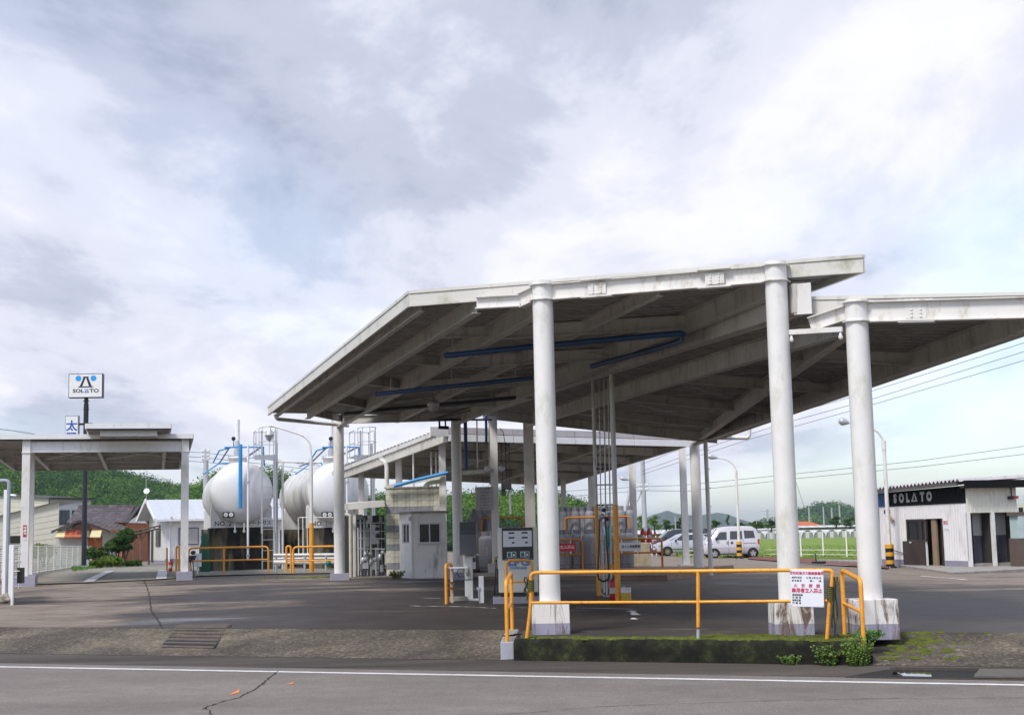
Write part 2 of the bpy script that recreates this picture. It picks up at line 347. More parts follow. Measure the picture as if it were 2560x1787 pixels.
def sheet(name, s0, s1, t0, t1, ds, dt, zf, m, lift=0.0):
    ns = max(1, round((s1 - s0) / ds)); ntt = max(1, round((t1 - t0) / dt)); b = MB(); vs = []
    for j in range(ntt + 1):
        for i in range(ns + 1):
            p = W(s0 + (s1 - s0) * i / ns, t0 + (t1 - t0) * j / ntt); vs.append((p.x, p.y, zf(p.x, p.y) + lift))
    b.add(vs, [(j * (ns + 1) + i, j * (ns + 1) + i + 1, (j + 1) * (ns + 1) + i + 1, (j + 1) * (ns + 1) + i) for j in range(ntt) for i in range(ns)])
    return struct(b.build(name, m, fix=False))
TW = st(hitz(1280, 1689, ROADZ))[1]                    # white edge line
S0 = st(hitz(1292, 1648, ROADZ))[0]; S1 = st(hitz(2168, 1650, ROADZ))[0]     # ends of the kerbed island
b = MB(); b.add([(-6000, -3000, -0.75), (6000, -3000, -0.75), (6000, 9000, -0.75), (-6000, 9000, -0.75)], [(0, 1, 2, 3)]); struct(b.build('ground', GM['land']))
sheet('road', -90, 90, -26, TW + 0.55, 6, 4, lambda x, y: ROADZ, GM['road'])
sheet('road_shoulder', -90, 90, TW + 0.551, 0.0, 3, 0.3, lambda x, y: ROADZ - 0.004 - 0.03 * sin(pi * min(1, max(0, ((V((x, y, 0)) - K0).dot(N_) - TW - 0.55) / (-TW - 0.55)))), GM['gutter'])
def zap(x, y):
    t = (V((x, y, 0)) - K0).dot(N_); k = max(0, min(1, t / 1.9)); return ROADZ * (1 - k) + zy(x, y) * k
sheet('apron', -60, S0 + 0.01, 0.0, 1.9, 2, 0.475, zap, GM['apron'])
sheet('apron', S1 - 0.01, 60, 0.0, 1.9, 2, 0.475, zap, GM['apron'])
sheet('yard', -70, 70, 1.9, 92, 1.5, 1.5, zy, GM['yard'])
sheet('island', S0 - 0.02, S1 + 0.02, 0.16, 1.9, 0.8, 0.4, zy, GM['island'], 0.004)
# white edge line of the road: worn thermoplastic with a ragged edge
def line_strip(name, pts, w, m, z=0.004, rag=0.012, step=0.12, zf=None):
    b = MB(); rnd = random.Random(len(pts) * 7 + int(w * 1000)); L2 = []
    for i in range(len(pts) - 1):
        p, q = V(pts[i]), V(pts[i + 1]); n = max(1, int((q - p).length / step))
        for k in range(n): L2.append(p.lerp(q, k / n))
    L2.append(V(pts[-1])); vs = []
    for i, p in enumerate(L2):
        d = (L2[min(i + 1, len(L2) - 1)] - L2[max(i - 1, 0)]).normalized(); a = V((-d.y, d.x, 0))
        for sg in (-1, 1):
            q = p + a * sg * (w / 2 + rnd.uniform(-rag, rag)); vs.append((q.x, q.y, (zf(q.x, q.y) if zf else p.z) + z))
    b.add(vs, [(2 * i, 2 * i + 1, 2 * i + 3, 2 * i + 2) for i in range(len(L2) - 1)])
    return struct(b.build(name, m, fix=False))
LINEP = mat('road_paint', (0.74, 0.74, 0.74), 0.7, var=0.10, scale=12, dirt=(0.25, 0.22, 0.2), damt=0.34, dscale=30, dstretch=1)
line_strip('road_edge_line', [W(-60, TW, ROADZ), W(60, TW, ROADZ)], 0.145, LINEP)
CRACK = mat('crack', (0.02, 0.017, 0.015), 0.95, var=0.2)
def crack(px, w=0.02, z=ROADZ, jit=0.05, zf=None, seed=1):
    rnd = random.Random(seed); pts = [hitz(u, v, z) for u, v in px]; out = []
    for i in range(len(pts) - 1):
        n = max(2, int((pts[i + 1] - pts[i]).length / 0.09))
        for k in range(n): out.append(pts[i].lerp(pts[i + 1], k / n) + V((rnd.uniform(-jit, jit), rnd.uniform(-jit, jit), 0)))
    out.append(pts[-1]); return line_strip('pavement_crack', out, w, CRACK, 0.005, w * 0.45, 0.05, zf)
crack([(697, 1676), (672, 1693), (655, 1710), (630, 1725), (600, 1742), (560, 1752), (515, 1768), (505, 1772)], 0.018, jit=0.022, seed=3)
crack([(515, 1768), (530, 1787)], 0.014, jit=0.02, seed=4)
crack([(1250, 1787), (1500, 1766), (1900, 1752), (2200, 1746), (2560, 1744)], 0.012, jit=0.010, seed=5)
crack([(660, 1663), (700, 1660)], 0.02, seed=6)
zyc = lambda x, y: zy(x, y)
crack([(358, 1463), (372, 1490), (378, 1520), (395, 1540), (405, 1555)], 0.020, 0.1, 0.028, zyc, 8)
# orange survey arrows and a white scuff on the carriageway
PAINTO = mat('orange_spray', (0.75, 0.25, 0.05), 0.8, var=0.2, scale=20)
for pts in ([(570, 1738), (592, 1726), (600, 1722), (597, 1731)], [(580, 1726), (600, 1719), (590, 1722)], [(716, 1711), (737, 1703), (731, 1710)]):
    b = MB(); b.poly([hitz(u, v, ROADZ) + V((0, 0, 0.005)) for u, v in pts]); struct(b.build('spray_mark', PAINTO))
# joint between asphalt and apron, slab edges, bay lines in the yard
line_strip('pavement_joint', [W(-30, 1.9), W(S0 - 0.2, 1.9)], 0.03, CRACK, 0.012, 0.012, 0.1, zyc)
def yline(px, w=0.1, rag=0.02, m=LINEP, name='bay_line', lift=0.012):
    return line_strip(name, [gnd(u, v) for u, v in px], w, m, lift, rag, 0.1, zyc)
yline([(1023, 1515), (1160, 1517), (1240, 1521)], 0.05, 0.03); yline([(1290, 1519), (1330, 1520)], 0.04, 0.02)
yline([(1440, 1520), (1583, 1523)], 0.07); yline([(1578, 1527), (1590, 1538)], 0.12, 0.04); yline([(1586, 1545), (1588, 1549)], 0.1, 0.05)
yline([(1060, 1495), (1100, 1496)], 0.04, 0.02); yline([(1400, 1476), (1500, 1476)], 0.03, 0.01)
yline([(222, 1456), (274, 1430)], 0.34, 0.015, lift=0.045); yline([(403, 1449), (408, 1427)], 0.34, 0.015, lift=0.045)
yline([(2300, 1440), (2380, 1446), (2420, 1450)], 0.10, 0.05)
b = MB(); vs = [gnd(*p) for p in ((60, 1462), (215, 1458), (410, 1449), (500, 1441), (640, 1437), (905, 1432), (700, 1415), (400, 1408), (250, 1412), (120, 1432))]
b.poly([p + V((0, 0, 0.035)) for p in vs]); struct(b.build('concrete_slab', GM['slab']))
# long drain beside the road on the right: open channel with water, then a cover
a0 = hitz(2150, 1672, ROADZ); sA = st(a0)[0]; tF = st(hitz(2400, 1678, ROADZ))[1]; tN = st(hitz(2400, 1697, ROADZ))[1]; tA = (tF + tN) / 2; HWD = (tF - tN) / 2
b = MB()
for (sa, sb) in ((sA, sA + 40),):
    b.add([W(sa, tA - HWD, ROADZ + 0.012), W(sb, tA - HWD, ROADZ + 0.012), W(sb, tA + HWD, ROADZ + 0.012), W(sa + 0.35, tA + HWD, ROADZ + 0.012)], [(0, 1, 2, 3)])
WATER = mat('standing_water', (0.012, 0.012, 0.014), 0.03, var=0.05, spec=0.6)
struct(b.build('drain_bed', mat('drain_slot_shade', (0.010, 0.009, 0.008), 0.9, var=0.3)))  # flat near-black sheet; the deep slot's shade is put into its colour
b = MB(); sw0 = st(hitz(2243, 1680, ROADZ))[0]; sw1 = st(hitz(2318, 1685, ROADZ))[0]; b.add([W(sw0, tA - HWD * 0.7, ROADZ + 0.016), W(sw1 + 0.1, tA - HWD * 0.8, ROADZ + 0.016), W(sw1, tA + HWD * 0.9, ROADZ + 0.016), W(sw0 - 0.05, tA + HWD * 0.9, ROADZ + 0.016)], [(0, 1, 2, 3)]); struct(b.build('drain_water', WATER))
b = MB(); sC = st(hitz(2440, 1690, ROADZ))[0]
b.bar(W(sA, tA - HWD - 0.03, ROADZ - 0.012), W(sA + 40, tA - HWD - 0.03, ROADZ - 0.012), 0.06, 0.05); b.bar(W(sA + 0.4, tA + HWD + 0.03, ROADZ + 0.02), W(sA + 40, tA + HWD + 0.03, ROADZ + 0.02), 0.05, 0.05)
struct(b.build('drain_edge', GM['gutter']))
for k in range(14):
    c0 = sC + k * 0.62
    b = MB().bar(W(c0, tA, ROADZ + 0.030), W(c0 + 0.60, tA, ROADZ + 0.030), HWD * 2 - 0.04, 0.03); o = b.build('drain_cover', mat('cover_concrete', (0.11, 0.10, 0.085), 0.9, var=0.2, scale=4), bevel=0.006); struct(o)
# steel grating over the culvert in the left apron
gp = [hitz(u, v, -0.22) for u, v in ((405, 1617), (535, 1619), (578, 1596), (450, 1595))]
g = thing('drain_grating', 'rusty steel grating let into the apron beside the road', 'grating', zap_p := (gp[0] + gp[2]) / 2)
def zonap(p, l=0.02): return V((p.x, p.y, zap(p.x, p.y) + l))
b = MB()
for k in range(23):
    f = k / 22; b.bar(zonap(gp[0].lerp(gp[1], f)), zonap(gp[3].lerp(gp[2], f)), 0.018, 0.03)
b.build('bearing_bars', DARK, g, world=True)
b = MB()
for k in range(9):
    f = k / 8; b.bar(zonap(gp[0].lerp(gp[3], f), 0.025), zonap(gp[1].lerp(gp[2], f), 0.025), 0.02, 0.03)
b.build('cross_bars', mat('grate_steel', (0.16, 0.13, 0.11), 0.6, var=0.2, scale=9), g, world=True)
# kerbed island: mossy face, cap stones, moss cushions
kerb = thing('island_kerb', 'black mossy concrete kerb along the front of the canopy island', 'kerb', W(0, 0.08, ROADZ))
def rough_bar(s0, s1, t0, t1, z0, z1, amp, ds=0.07):
    b = MB(); ns = int((s1 - s0) / ds); prof = [(t0, z0), (t0, z0 + (z1 - z0) * 0.25), (t0, z0 + (z1 - z0) * 0.5), (t0, z0 + (z1 - z0) * 0.75), (t0 + 0.012, z1 - 0.02), (t0 + 0.035, z1), ((t0 + t1) / 2, z1), (t1, z1), (t1, z0)]; vs = []
    for i in range(ns + 1):
        s = s0 + (s1 - s0) * i / ns
        for k, (t, z) in enumerate(prof):
            p = W(s, t, z); d = noise.fractal(p * 5.0, 1.0, 2.0, 4) * amp; q = W(s, t + (d if k < 6 else 0), z + (d * 0.8 if 4 <= k <= 7 else 0)); vs.append(q)
    m = len(prof); b.add(vs, [(i*m+j, i*m+j+1, (i+1)*m+j+1, (i+1)*m+j) for i in range(ns) for j in range(m-1)], True); b.poly(vs[:m]); b.poly(vs[-m:]); return b
n = 4; L1 = (S1 - S0) / n
for k in range(n): rough_bar(S0 + k * L1, S0 + (k + 1) * L1 - 0.002, 0.0, 0.17, ROADZ - 0.03, 0.006, 0.016).build('kerb_length', GM['kerbface'], kerb, world=True)
def cushion(b, c, r, h, n=9):
    vs = [c + V((0, 0, h))]; rnd = random.Random(int(c.x * 991 + c.y * 77))
    for i in range(n):
        a = 2 * pi * i / n; k = r * rnd.uniform(0.6, 1.25); vs.append(c + V((cos(a) * k * 0.62, sin(a) * k * 0.62, h * 0.72)))
    for i in range(n):
        a = 2 * pi * i / n; k = r * rnd.uniform(0.8, 1.3); vs.append(c + V((cos(a) * k, sin(a) * k, -0.01)))
    b.add(vs, [(0, 1 + i, 1 + (i + 1) % n) for i in range(n)] + [(1 + i, 1 + n + i, 1 + n + (i + 1) % n, 1 + (i + 1) % n) for i in range(n)], True)
def moss_patch(name, label, spots, seed, lo=0.03, hi=0.10, hh=0.028):
    rnd = random.Random(seed); b = MB()
    for (s0, s1, t0, t1, n) in spots:
        for _ in range(n):
            s = rnd.uniform(s0, s1); t = t0 + (t1 - t0) * rnd.random() ** 1.3
            p = W(s, t); r = rnd.uniform(lo, hi); cushion(b, V((p.x, p.y, zy(p.x, p.y) + 0.004)), r, r * 0.22 + rnd.random() * hh * 0.5)
    return tag(stuff(b.build(name, GM['moss'])), label, 'moss')
moss_patch('moss', 'green moss along the island behind the front rail', [(S0 + 0.1, S1, 0.10, 0.34, 260), (0.0, S1 - 0.2, 0.2, 0.95, 330), (-1.6, 0.2, 0.15, 0.45, 70)], 3)
b = MB(); rnd = random.Random(5)
for _ in range(100):
    s = S1 + 0.28 + abs(rnd.gauss(0, 0.40)); t = rnd.uniform(0.35, 1.9); p = W(s, t); r = rnd.uniform(0.03, 0.10); cushion(b, V((p.x, p.y, zap(p.x, p.y))), r, r * 0.25)
tag(stuff(b.build('moss', GM['moss'])), 'moss spreading over the apron right of the island', 'moss')
b = MB(); c0 = gnd(778, 1443)
for _ in range(110):
    p = c0 + V((rnd.gauss(0, 0.75), rnd.gauss(0, 0.35), 0)); r = rnd.uniform(0.05, 0.13); cushion(b, gz(p), r, r * 0.2)
tag(stuff(b.build('moss', GM['moss'])), 'yellow green moss beside the far left canopy column', 'moss')
# ================================================================== the two front canopies
BASEM = bpy.data.materials.new('plinth_paint')
def plinth_mat(m):                                  # white plinth, grey painted foot, rust and mould runs
    m.use_nodes = True; nt = m.node_tree; N = nt.nodes; L = nt.links; b = N['Principled BSDF']; b.inputs['Roughness'].default_value = 0.7
    tc = N.new('ShaderNodeTexCoord'); sp = N.new('ShaderNodeSeparateXYZ'); L.new(tc.outputs['Object'], sp.inputs[0])
    st_ = N.new('ShaderNodeMath'); st_.operation = 'GREATER_THAN'; st_.inputs[1].default_value = 0.175; L.new(sp.outputs['Z'], st_.inputs[0])
    mx = N.new('ShaderNodeMixRGB'); mx.inputs[1].default_value = (0.33, 0.32, 0.41, 1); mx.inputs[2].default_value = (0.76, 0.73, 0.70, 1); L.new(st_.outputs[0], mx.inputs[0])
    mp = N.new('ShaderNodeMapping'); mp.inputs['Scale'].default_value = (1, 1, 0.16); L.new(tc.outputs['Object'], mp.inputs[0])
    oi = N.new('ShaderNodeObjectInfo'); mp.inputs['Location'].default_value = (0.3, 0.7, 0); L.new(oi.outputs['Location'], mp.inputs['Location'])
    n1 = N.new('ShaderNodeTexNoise'); n1.inputs['Scale'].default_value = 5.5; n1.inputs['Detail'].default_value = 7; n1.inputs['Roughness'].default_value = 0.72; n1.inputs['Distortion'].default_value = 0.8; L.new(mp.outputs[0], n1.inputs['Vector'])
    r = N.new('ShaderNodeValToRGB'); r.color_ramp.elements[0].position = 0.49; r.color_ramp.elements[1].position = 0.60; L.new(n1.outputs['Fac'], r.inputs[0])
    n2 = N.new('ShaderNodeTexNoise'); n2.inputs['Scale'].default_value = 26; n2.inputs['Detail'].default_value = 5; L.new(tc.outputs['Object'], n2.inputs['Vector'])
    r2 = N.new('ShaderNodeValToRGB'); r2.color_ramp.elements[0].color = (0.045, 0.035, 0.03, 1); r2.color_ramp.elements[1].color = (0.26, 0.17, 0.13, 1); L.new(n2.outputs['Fac'], r2.inputs[0])
    m2 = N.new('ShaderNodeMixRGB'); L.new(r.outputs[0], m2.inputs[0]); L.new(mx.outputs[0], m2.inputs[1]); L.new(r2.outputs[0], m2.inputs[2]); L.new(m2.outputs[0], b.inputs['Base Color'])
plinth_mat(BASEM)
PA = at(1374.7, 1500, 22.95)
def on_front(u, v, back=0.0):
    return hitplane(u, v, PA + N_ * back, N_)
def col_pos(u, v, back=0.0):
    p = on_front(u, v, back); return gz(p)
cA = col_pos(1375, 1500); cB = col_pos(1973, 1450, 0.06); cC = col_pos(2177, 1490, 0.08)
def foot(u, v, d): q = gnd(u, v); return gz(V((q.x, q.y + d, 0)))
cD = foot(846, 1450, 0.3); cF = foot(1145, 1449, 0.3); cE = foot(1750, 1437, 0.2); cG = gz(at(1326, 1320, cE.y))
def plinth(root, p, w, h, rz=0.0, m=None, d=None):
    b = MB(); k = w * 0.012; d = d or w
    b.add([(-w/2-k, -d/2-k, -0.05), (w/2+k, -d/2-k, -0.05), (w/2+k, d/2+k, -0.05), (-w/2-k, d/2+k, -0.05), (-w/2, -d/2, h), (w/2, -d/2, h), (w/2, d/2, h), (-w/2, d/2, h)],
          [(3, 2, 1, 0), (4, 5, 6, 7), (0, 1, 5, 4), (1, 2, 6, 5), (2, 3, 7, 6), (3, 0, 4, 7)])
    o = b.build('plinth', m or BASEM, root, bevel=0.008); o.location = WM[root.name].inverted() @ p; o.rotation_euler = (0, 0, rz); return o
def round_column(root, p, r, z0, z1, collars=(), ring=None):
    b = MB(); b.lathe([(r, z0), (r, z1)], 32, (p.x, p.y, 0)); o = b.build('column', COLW, root, world=True)
    for zc in collars:
        k = MB(); hw = r + 0.03
        pts = [(-hw, -hw * 0.55), (-hw * 0.55, -hw), (hw * 0.55, -hw), (hw, -hw * 0.55), (hw, hw * 0.9), (-hw, hw * 0.9)]
        k.prism(pts, (p.x, p.y, zc - 0.009), E_, N_, (0, 0, 0.018)); kk = k.build('collar', STEELW, o); kk.data.transform(WM[root.name].inverted())
    return o
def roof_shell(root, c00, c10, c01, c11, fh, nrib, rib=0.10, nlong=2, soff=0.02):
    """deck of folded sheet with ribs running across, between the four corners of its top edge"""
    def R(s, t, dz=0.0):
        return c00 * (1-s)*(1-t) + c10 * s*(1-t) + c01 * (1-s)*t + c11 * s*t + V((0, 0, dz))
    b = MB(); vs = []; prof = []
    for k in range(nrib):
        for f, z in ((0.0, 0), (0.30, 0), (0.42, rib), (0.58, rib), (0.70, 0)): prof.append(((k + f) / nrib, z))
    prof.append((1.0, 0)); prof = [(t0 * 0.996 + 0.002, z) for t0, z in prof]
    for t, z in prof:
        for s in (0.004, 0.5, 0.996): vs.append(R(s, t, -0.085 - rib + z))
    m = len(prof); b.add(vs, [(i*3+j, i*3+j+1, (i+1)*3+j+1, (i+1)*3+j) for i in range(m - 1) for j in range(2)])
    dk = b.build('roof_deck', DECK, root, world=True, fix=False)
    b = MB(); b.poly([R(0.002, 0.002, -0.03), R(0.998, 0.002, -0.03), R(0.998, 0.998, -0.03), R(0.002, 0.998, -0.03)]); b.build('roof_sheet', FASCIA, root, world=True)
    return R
def fascia(root, p, q, fh, out, th=0.05, splits=3):
    """folded edge trim: cap, face board and drip strip, split into sheets along the edge"""
    out = V(out); out.z = 0; out.normalize(); n = splits
    for k in range(n):
        a = p.lerp(q, k / n); c = p.lerp(q, (k + 1) / n); d = (c - a).normalized(); a2 = a + d * (0.0015 if k else 0); c2 = c - d * (0.0015 if k < n - 1 else 0)
        MB().bar(a2 - V((0, 0, fh * 0.53)), c2 - V((0, 0, fh * 0.53)), th, fh * 0.62).build('fascia_panel', FASCIA, root, world=True)
    o = out * 0.012
    MB().bar(p + o - V((0, 0, fh * 0.105)), q + o - V((0, 0, fh * 0.105)), th + 0.01, fh * 0.19).build('fascia_cap', FASCIA, root, world=True)
    MB().bar(p + o - V((0, 0, fh * 0.925)), q + o - V((0, 0, fh * 0.925)), th + 0.008, fh * 0.15).build('fascia_drip', FASCIA, root, world=True)
def beam(root, p, q, w, h, name='beam', m=None): return MB().hbeam(p, q, w, h, 0.016, 0.014).build(name, m or BEAMC, root, world=True)
def splice(root, p, d, h, out, nb=4):
    """bolted cover plates on a beam web and its flanges"""
    d = d.normalized(); b = MB(); b.bar(p - d * 0.16, p + d * 0.16, 0.012, h * 0.62, off=(0, 0)); 
    b2 = MB(); c = p + out * 0.014
    b2.bar(c - d * 0.15, c + d * 0.15, 0.010, h * 0.66)
    b2.bar(p - d * 0.26 + V((0, 0, h/2 + 0.008)), p + d * 0.26 + V((0, 0, h/2 + 0.008)), 0.17, 0.012); b2.bar(p - d * 0.26 - V((0, 0, h/2 + 0.008)), p + d * 0.26 - V((0, 0, h/2 + 0.008)), 0.17, 0.012)
    o = b2.build('splice_plate', STEELW, root, world=True)
    k = MB(); Rq = out.to_track_quat('Z', 'Y').to_matrix()
    for i in range(nb):
        for sg in (-1, 1):
            k.lathe([(0.020, 0.004), (0.020, 0.018), (0.008, 0.022)], 6, c + d * 0.065 * sg + V((0, 0, h * (-0.24 + 0.48 * i / (nb - 1)))), Rq, smooth=False)
    for i in range(6):
        for zz in (-1, 1): k.lathe([(0.016, 0), (0.016, 0.014)], 6, p + d * (-0.22 + 0.088 * i) + out * 0.05 + V((0, 0, zz * (h/2 + 0.012))), smooth=False)
    x = stuff(k.build('bolts', STEELW, o)); x.data.transform(WM[root.name].inverted()); return o
def beam_pt(p0, p1, f, dz): return p0.lerp(p1, f) + V((0, 0, dz))

# --- upper canopy
up = thing('upper_canopy', 'tall cream steel canopy on round columns with open dark underside', 'canopy', cA)
FB = 0.22
P1 = on_front(1025, 727, FB); P2 = on_front(2157, 636, FB); P4 = at(672, 1015, 42.6)
dirU = (P4 - P1); P3 = P2 + dirU * ((44.0 - P2.y) / dirU.y); P3.z = P2.z + (P4.z - P1.z) - 0.02
FH = 0.275
RU = roof_shell(up, P1, P2, P4, P3, FH, 64)
fascia(up, P1, P2, FH, -N_, splits=4); fascia(up, P4, P1, FH, V((-1, 0, 0)), splits=7); fascia(up, P3, P4, 0.2, V((0, 1, 0)), splits=3); fascia(up, P2, P3, FH, V((1, 0, 0)), splits=7)
zbA = on_front(1357, 703).z; zbA2 = on_front(1357, 752).z
topA = at(1357, 745, cA.y).z
# front beam A-B, standing just outside the fascia
hb = 0.265
pA = on_front(1357, 732); pB = on_front(1941, 684, 0.06)
dAB = (pB - pA).normalized()
beam(up, pA + dAB * 0.12, pB - dAB * 0.12, 0.16, hb, m=STEELW)
for u, v in ((1493, 721), (1787, 697)):
    splice(up, hitplane(u, v, pA, N_) * 1.0 + N_ * 0.0, dAB, hb, -N_)
round_column(up, cA, 0.166, cA.z + 0.30, pA.z + hb/2 + 0.05, (pA.z + hb/2 - 0.01, pA.z - hb/2 + 0.01))
round_column(up, cB, 0.166, cB.z + 0.30, pB.z + hb/2 + 0.05, (pB.z + hb/2 - 0.01, pB.z - hb/2 + 0.01))
plinth(up, cA, 0.58, 0.49); plinth(up, cB, 0.565, 0.50)
# rear columns
def uz(p):                                             # underside level of the upper roof near p
    best = None
    for i in range(21):
        for j in range(21):
            q = RU(i / 20, j / 20); d = (q.xy - p.xy).length
            if best is None or d < best[0]: best = (d, q.z)
    return best[1]
round_column(up, cD, 0.165, cD.z + 0.1, uz(cD) - 0.12); round_column(up, cF, 0.15, cF.z + 0.1, uz(cF) - 0.12)
plinth(up, cD, 0.56, 0.20, rad(8), LILAC); plinth(up, cF, 0.56, 0.22, rad(8), LILAC)
# long beams
def front_pt(u, v): return on_front(u, v, FB + 0.10)
zU = -0.13 - 0.045
fA = V((cA.x, cA.y, 0)) + N_ * 0.2; fB = V((cB.x, cB.y, 0)) + N_ * 0.2
def on_roofU(p, dz): return V((p.x, p.y, uz(p) + dz))
bA0 = on_roofU(fA, zU - 0.17); bA1 = on_roofU(cD, zU - 0.17)
bB0 = on_roofU(fB, zU - 0.17); bB1 = on_roofU(cF, zU - 0.17)
beam(up, bA0, bA1, 0.18, 0.34); beam(up, bB0, bB1, 0.18, 0.34)
e0 = RU(0.035, 0.012, zU - 0.08); e1 = RU(0.035, 0.985, zU - 0.08); beam(up, e0, e1, 0.10, 0.17)
m0 = on_roofU(on_front(1192, 770, FB + 0.1), zU - 0.14); m1 = on_roofU(at(768, 1030, 42.0), zU - 0.14); beam(up, m0, m1, 0.15, 0.28)
mid0 = bA0.lerp(bB0, 0.5) + V((0, 0, 0.05)); mid1 = bA1.lerp(bB1, 0.5) + V((0, 0, 0.05)); beam(up, mid0, mid1, 0.12, 0.22)
r0 = RU(0.93, 0.05, zU - 0.14); r1 = RU(0.95, 0.98, zU - 0.14); beam(up, r0, r1, 0.15, 0.28)
# cross beams between the long beams
for f in (0.17, 0.36, 0.56, 0.78, 0.97):
    a = m0.lerp(m1, f); c = bA0.lerp(bA1, f); d = bB0.lerp(bB1, f); e = e0.lerp(e1, f); g = r0.lerp(r1, f)
    beam(up, a + V((0, 0, 0.02)), c + V((0, 0, 0.06)), 0.10, 0.20, 'cross_beam'); beam(up, c + V((0, 0, 0.02)), d + V((0, 0, 0.02)), 0.12, 0.24, 'cross_beam'); beam(up, d + V((0, 0, 0.05)), g + V((0, 0, 0.05)), 0.10, 0.20, 'cross_beam')
for f0, f1 in ((0.17, 0.36), (0.36, 0.56), (0.56, 0.78)):   # tie rods
    a0, a1, d0, d1 = bA0.lerp(bA1, f0), bA0.lerp(bA1, f1), bB0.lerp(bB1, f0), bB0.lerp(bB1, f1)
    b = MB(); b.tube([a0, d1], 0.009, 6); b.tube([d0, a1], 0.009, 6); b.build('tie_rod', BEAMC, up, world=True)
# short outrigger left of column A
q0 = on_front(1192, 758, FB * 0.4); q1 = pA - dAB * 0.16
w0 = q0; w1 = on_front(1300, 752, 0.08)
beam(up, w0, w1, 0.15, 0.20, 'outrigger', STEELW); beam(up, w1, pA - dAB * 0.1, 0.15, 0.24, 'outrigger', STEELW)
# gutter box between the two canopies, with its end cap
g0 = on_front(2003, 745, 0.12); g1 = at(1205, 1018, 45.0)
MB().bar(g0, g1, 0.24, 0.44).build('valley_gutter', BEAMC, up, world=True)
cap = on_front(2006, 747, 0.10); MB().bar(cap - N_ * 0.015, cap + N_ * 0.02, 0.27, 0.47).build('gutter_end_cap', STEELW, up, world=True)
# rain pipe at the far left corner
t0 = RU(0.02, 0.97, -0.30); t1 = cD + V((-0.2, 0.1, 0)); t1.z = t0.z - 0.14
MB().tube(bend([t0, t0 + V((0.05, 0, -0.14)), V((cD.x + 0.3, cD.y - 0.05, t0.z - 0.20))], 0.15), 0.055, 10).build('rain_pipe', STEELW, up, world=True)

# --- lower canopy
lo = thing('lower_canopy', 'lower cream canopy at the right with a sloping dark roof underside', 'canopy', cC)
LB = 0.28
Q1 = on_front(2015, 742, LB); Q3 = at(1806, 1073, 43.6); Q4 = at(1196, 1010, 45.6)
dl = V((sin(rad(16.5)), -cos(rad(16.5)), 0))
tq = ((PA + N_ * LB) - Q3).dot(N_) / dl.dot(N_); Q2 = Q3 + dl * tq
uu = hitplane(2560, 826, Q3, dl.cross(V((0, 0, 1)))); Q2.z = Q3.z + (uu.z - Q3.z) * ((Q2 - Q3).xy.length / (uu - Q3).xy.length) + 0.25
Q2 = on_front(2743, 725, LB)
Qf = on_front(2560, 730, LB); Q2.z = Q1.z + (Qf.z - Q1.z) * ((Q2 - Q1).xy.length / (Qf - Q1).xy.length)
RL = roof_shell(lo, Q1, Q2, Q4, Q3, FH, 64)
fascia(lo, Q1, Q2, FH, -N_, splits=4); fascia(lo, Q4, Q1, FH, V((-1, 0, 0)), splits=6); fascia(lo, Q3, Q4, 0.22, V((0, 1, 0)), splits=3); fascia(lo, Q2, Q3, FH, V((1, 0, 0)), splits=7)
def lz(p):
    best = None
    for i in range(21):
        for j in range(21):
            q = RL(i / 20, j / 20); d = (q.xy - p.xy).length
            if best is None or d < best[0]: best = (d, q.z)
    return best[1]
def on_roofL(p, dz): return V((p.x, p.y, lz(p) + dz))
pC = on_front(2138, 781, 0.08); pC2 = on_front(2700, 766, 0.06); dC = (pC2 - pC).normalized(); hc = 0.31
beam(lo, pC + dC * 0.12, pC2, 0.17, hc, m=STEELW)
pc0 = on_front(2025, 812, 0.10); beam(lo, pc0, pC - dC * 0.12, 0.15, 0.22, 'outrigger', STEELW)
splice(lo, hitplane(2290, 778, pC, N_), dC, hc, -N_)
round_column(lo, cC, 0.168, cC.z + 0.30, pC.z + hc/2 + 0.03, (pC.z + hc/2 - 0.01, pC.z - hc/2 + 0.01))
plinth(lo, cC, 0.62, 0.52)
round_column(lo, cE, 0.16, cE.z + 0.02, lz(cE) - 0.14)
plinth(lo, cE + V((0.12, 0, 0)), 0.75, 0.07, 0, LILAC)
bG = MB().mm((cG.x - 0.16, cG.y - 0.16, cG.z), (cG.x + 0.16, cG.y + 0.16, lz(cG) - 0.14)); bG.build('column', COLW, lo, world=True)
plinth(lo, cG, 0.6, 0.3, 0, LILAC)
zL = -0.13 - 0.045
fC = V((cC.x, cC.y, 0)) + N_ * 0.2
cH = cE + (cC - cG); 
l0 = on_roofL(fC, zL - 0.18); l1 = on_roofL(cG, zL - 0.18); beam(lo, l0, l1, 0.20, 0.36)
h0 = RL(0.80, 0.012, zL - 0.18); h1 = on_roofL(cE, zL - 0.18)
beam(lo, l0 + V((0, 0, 0.02)), h1 + V((0, 0, 0.02)), 0.18, 0.32, 'diagonal_beam')
beam(lo, h0, h1 + (h1 - h0).normalized() * 0.6, 0.18, 0.34)
x0 = RL(0.965, 0.01, zL - 0.08); x1 = RL(0.965, 0.99, zL - 0.08); beam(lo, x0, x1, 0.10, 0.17)
for f in (0.2, 0.4, 0.6, 0.8, 0.985):
    a = l0.lerp(l1, f); c = h0.lerp(h1, f); g = x0.lerp(x1, f)
    beam(lo, a + V((0, 0, 0.05)), c + V((0, 0, 0.05)), 0.12, 0.22, 'cross_beam'); beam(lo, c + V((0, 0, 0.05)), g + V((0, 0, 0.02)), 0.10, 0.18, 'cross_beam')
lg = RL(0.01, 0.985, zL - 0.12); beam(lo, lg, RL(0.97, 0.985, zL - 0.12), 0.18, 0.36)
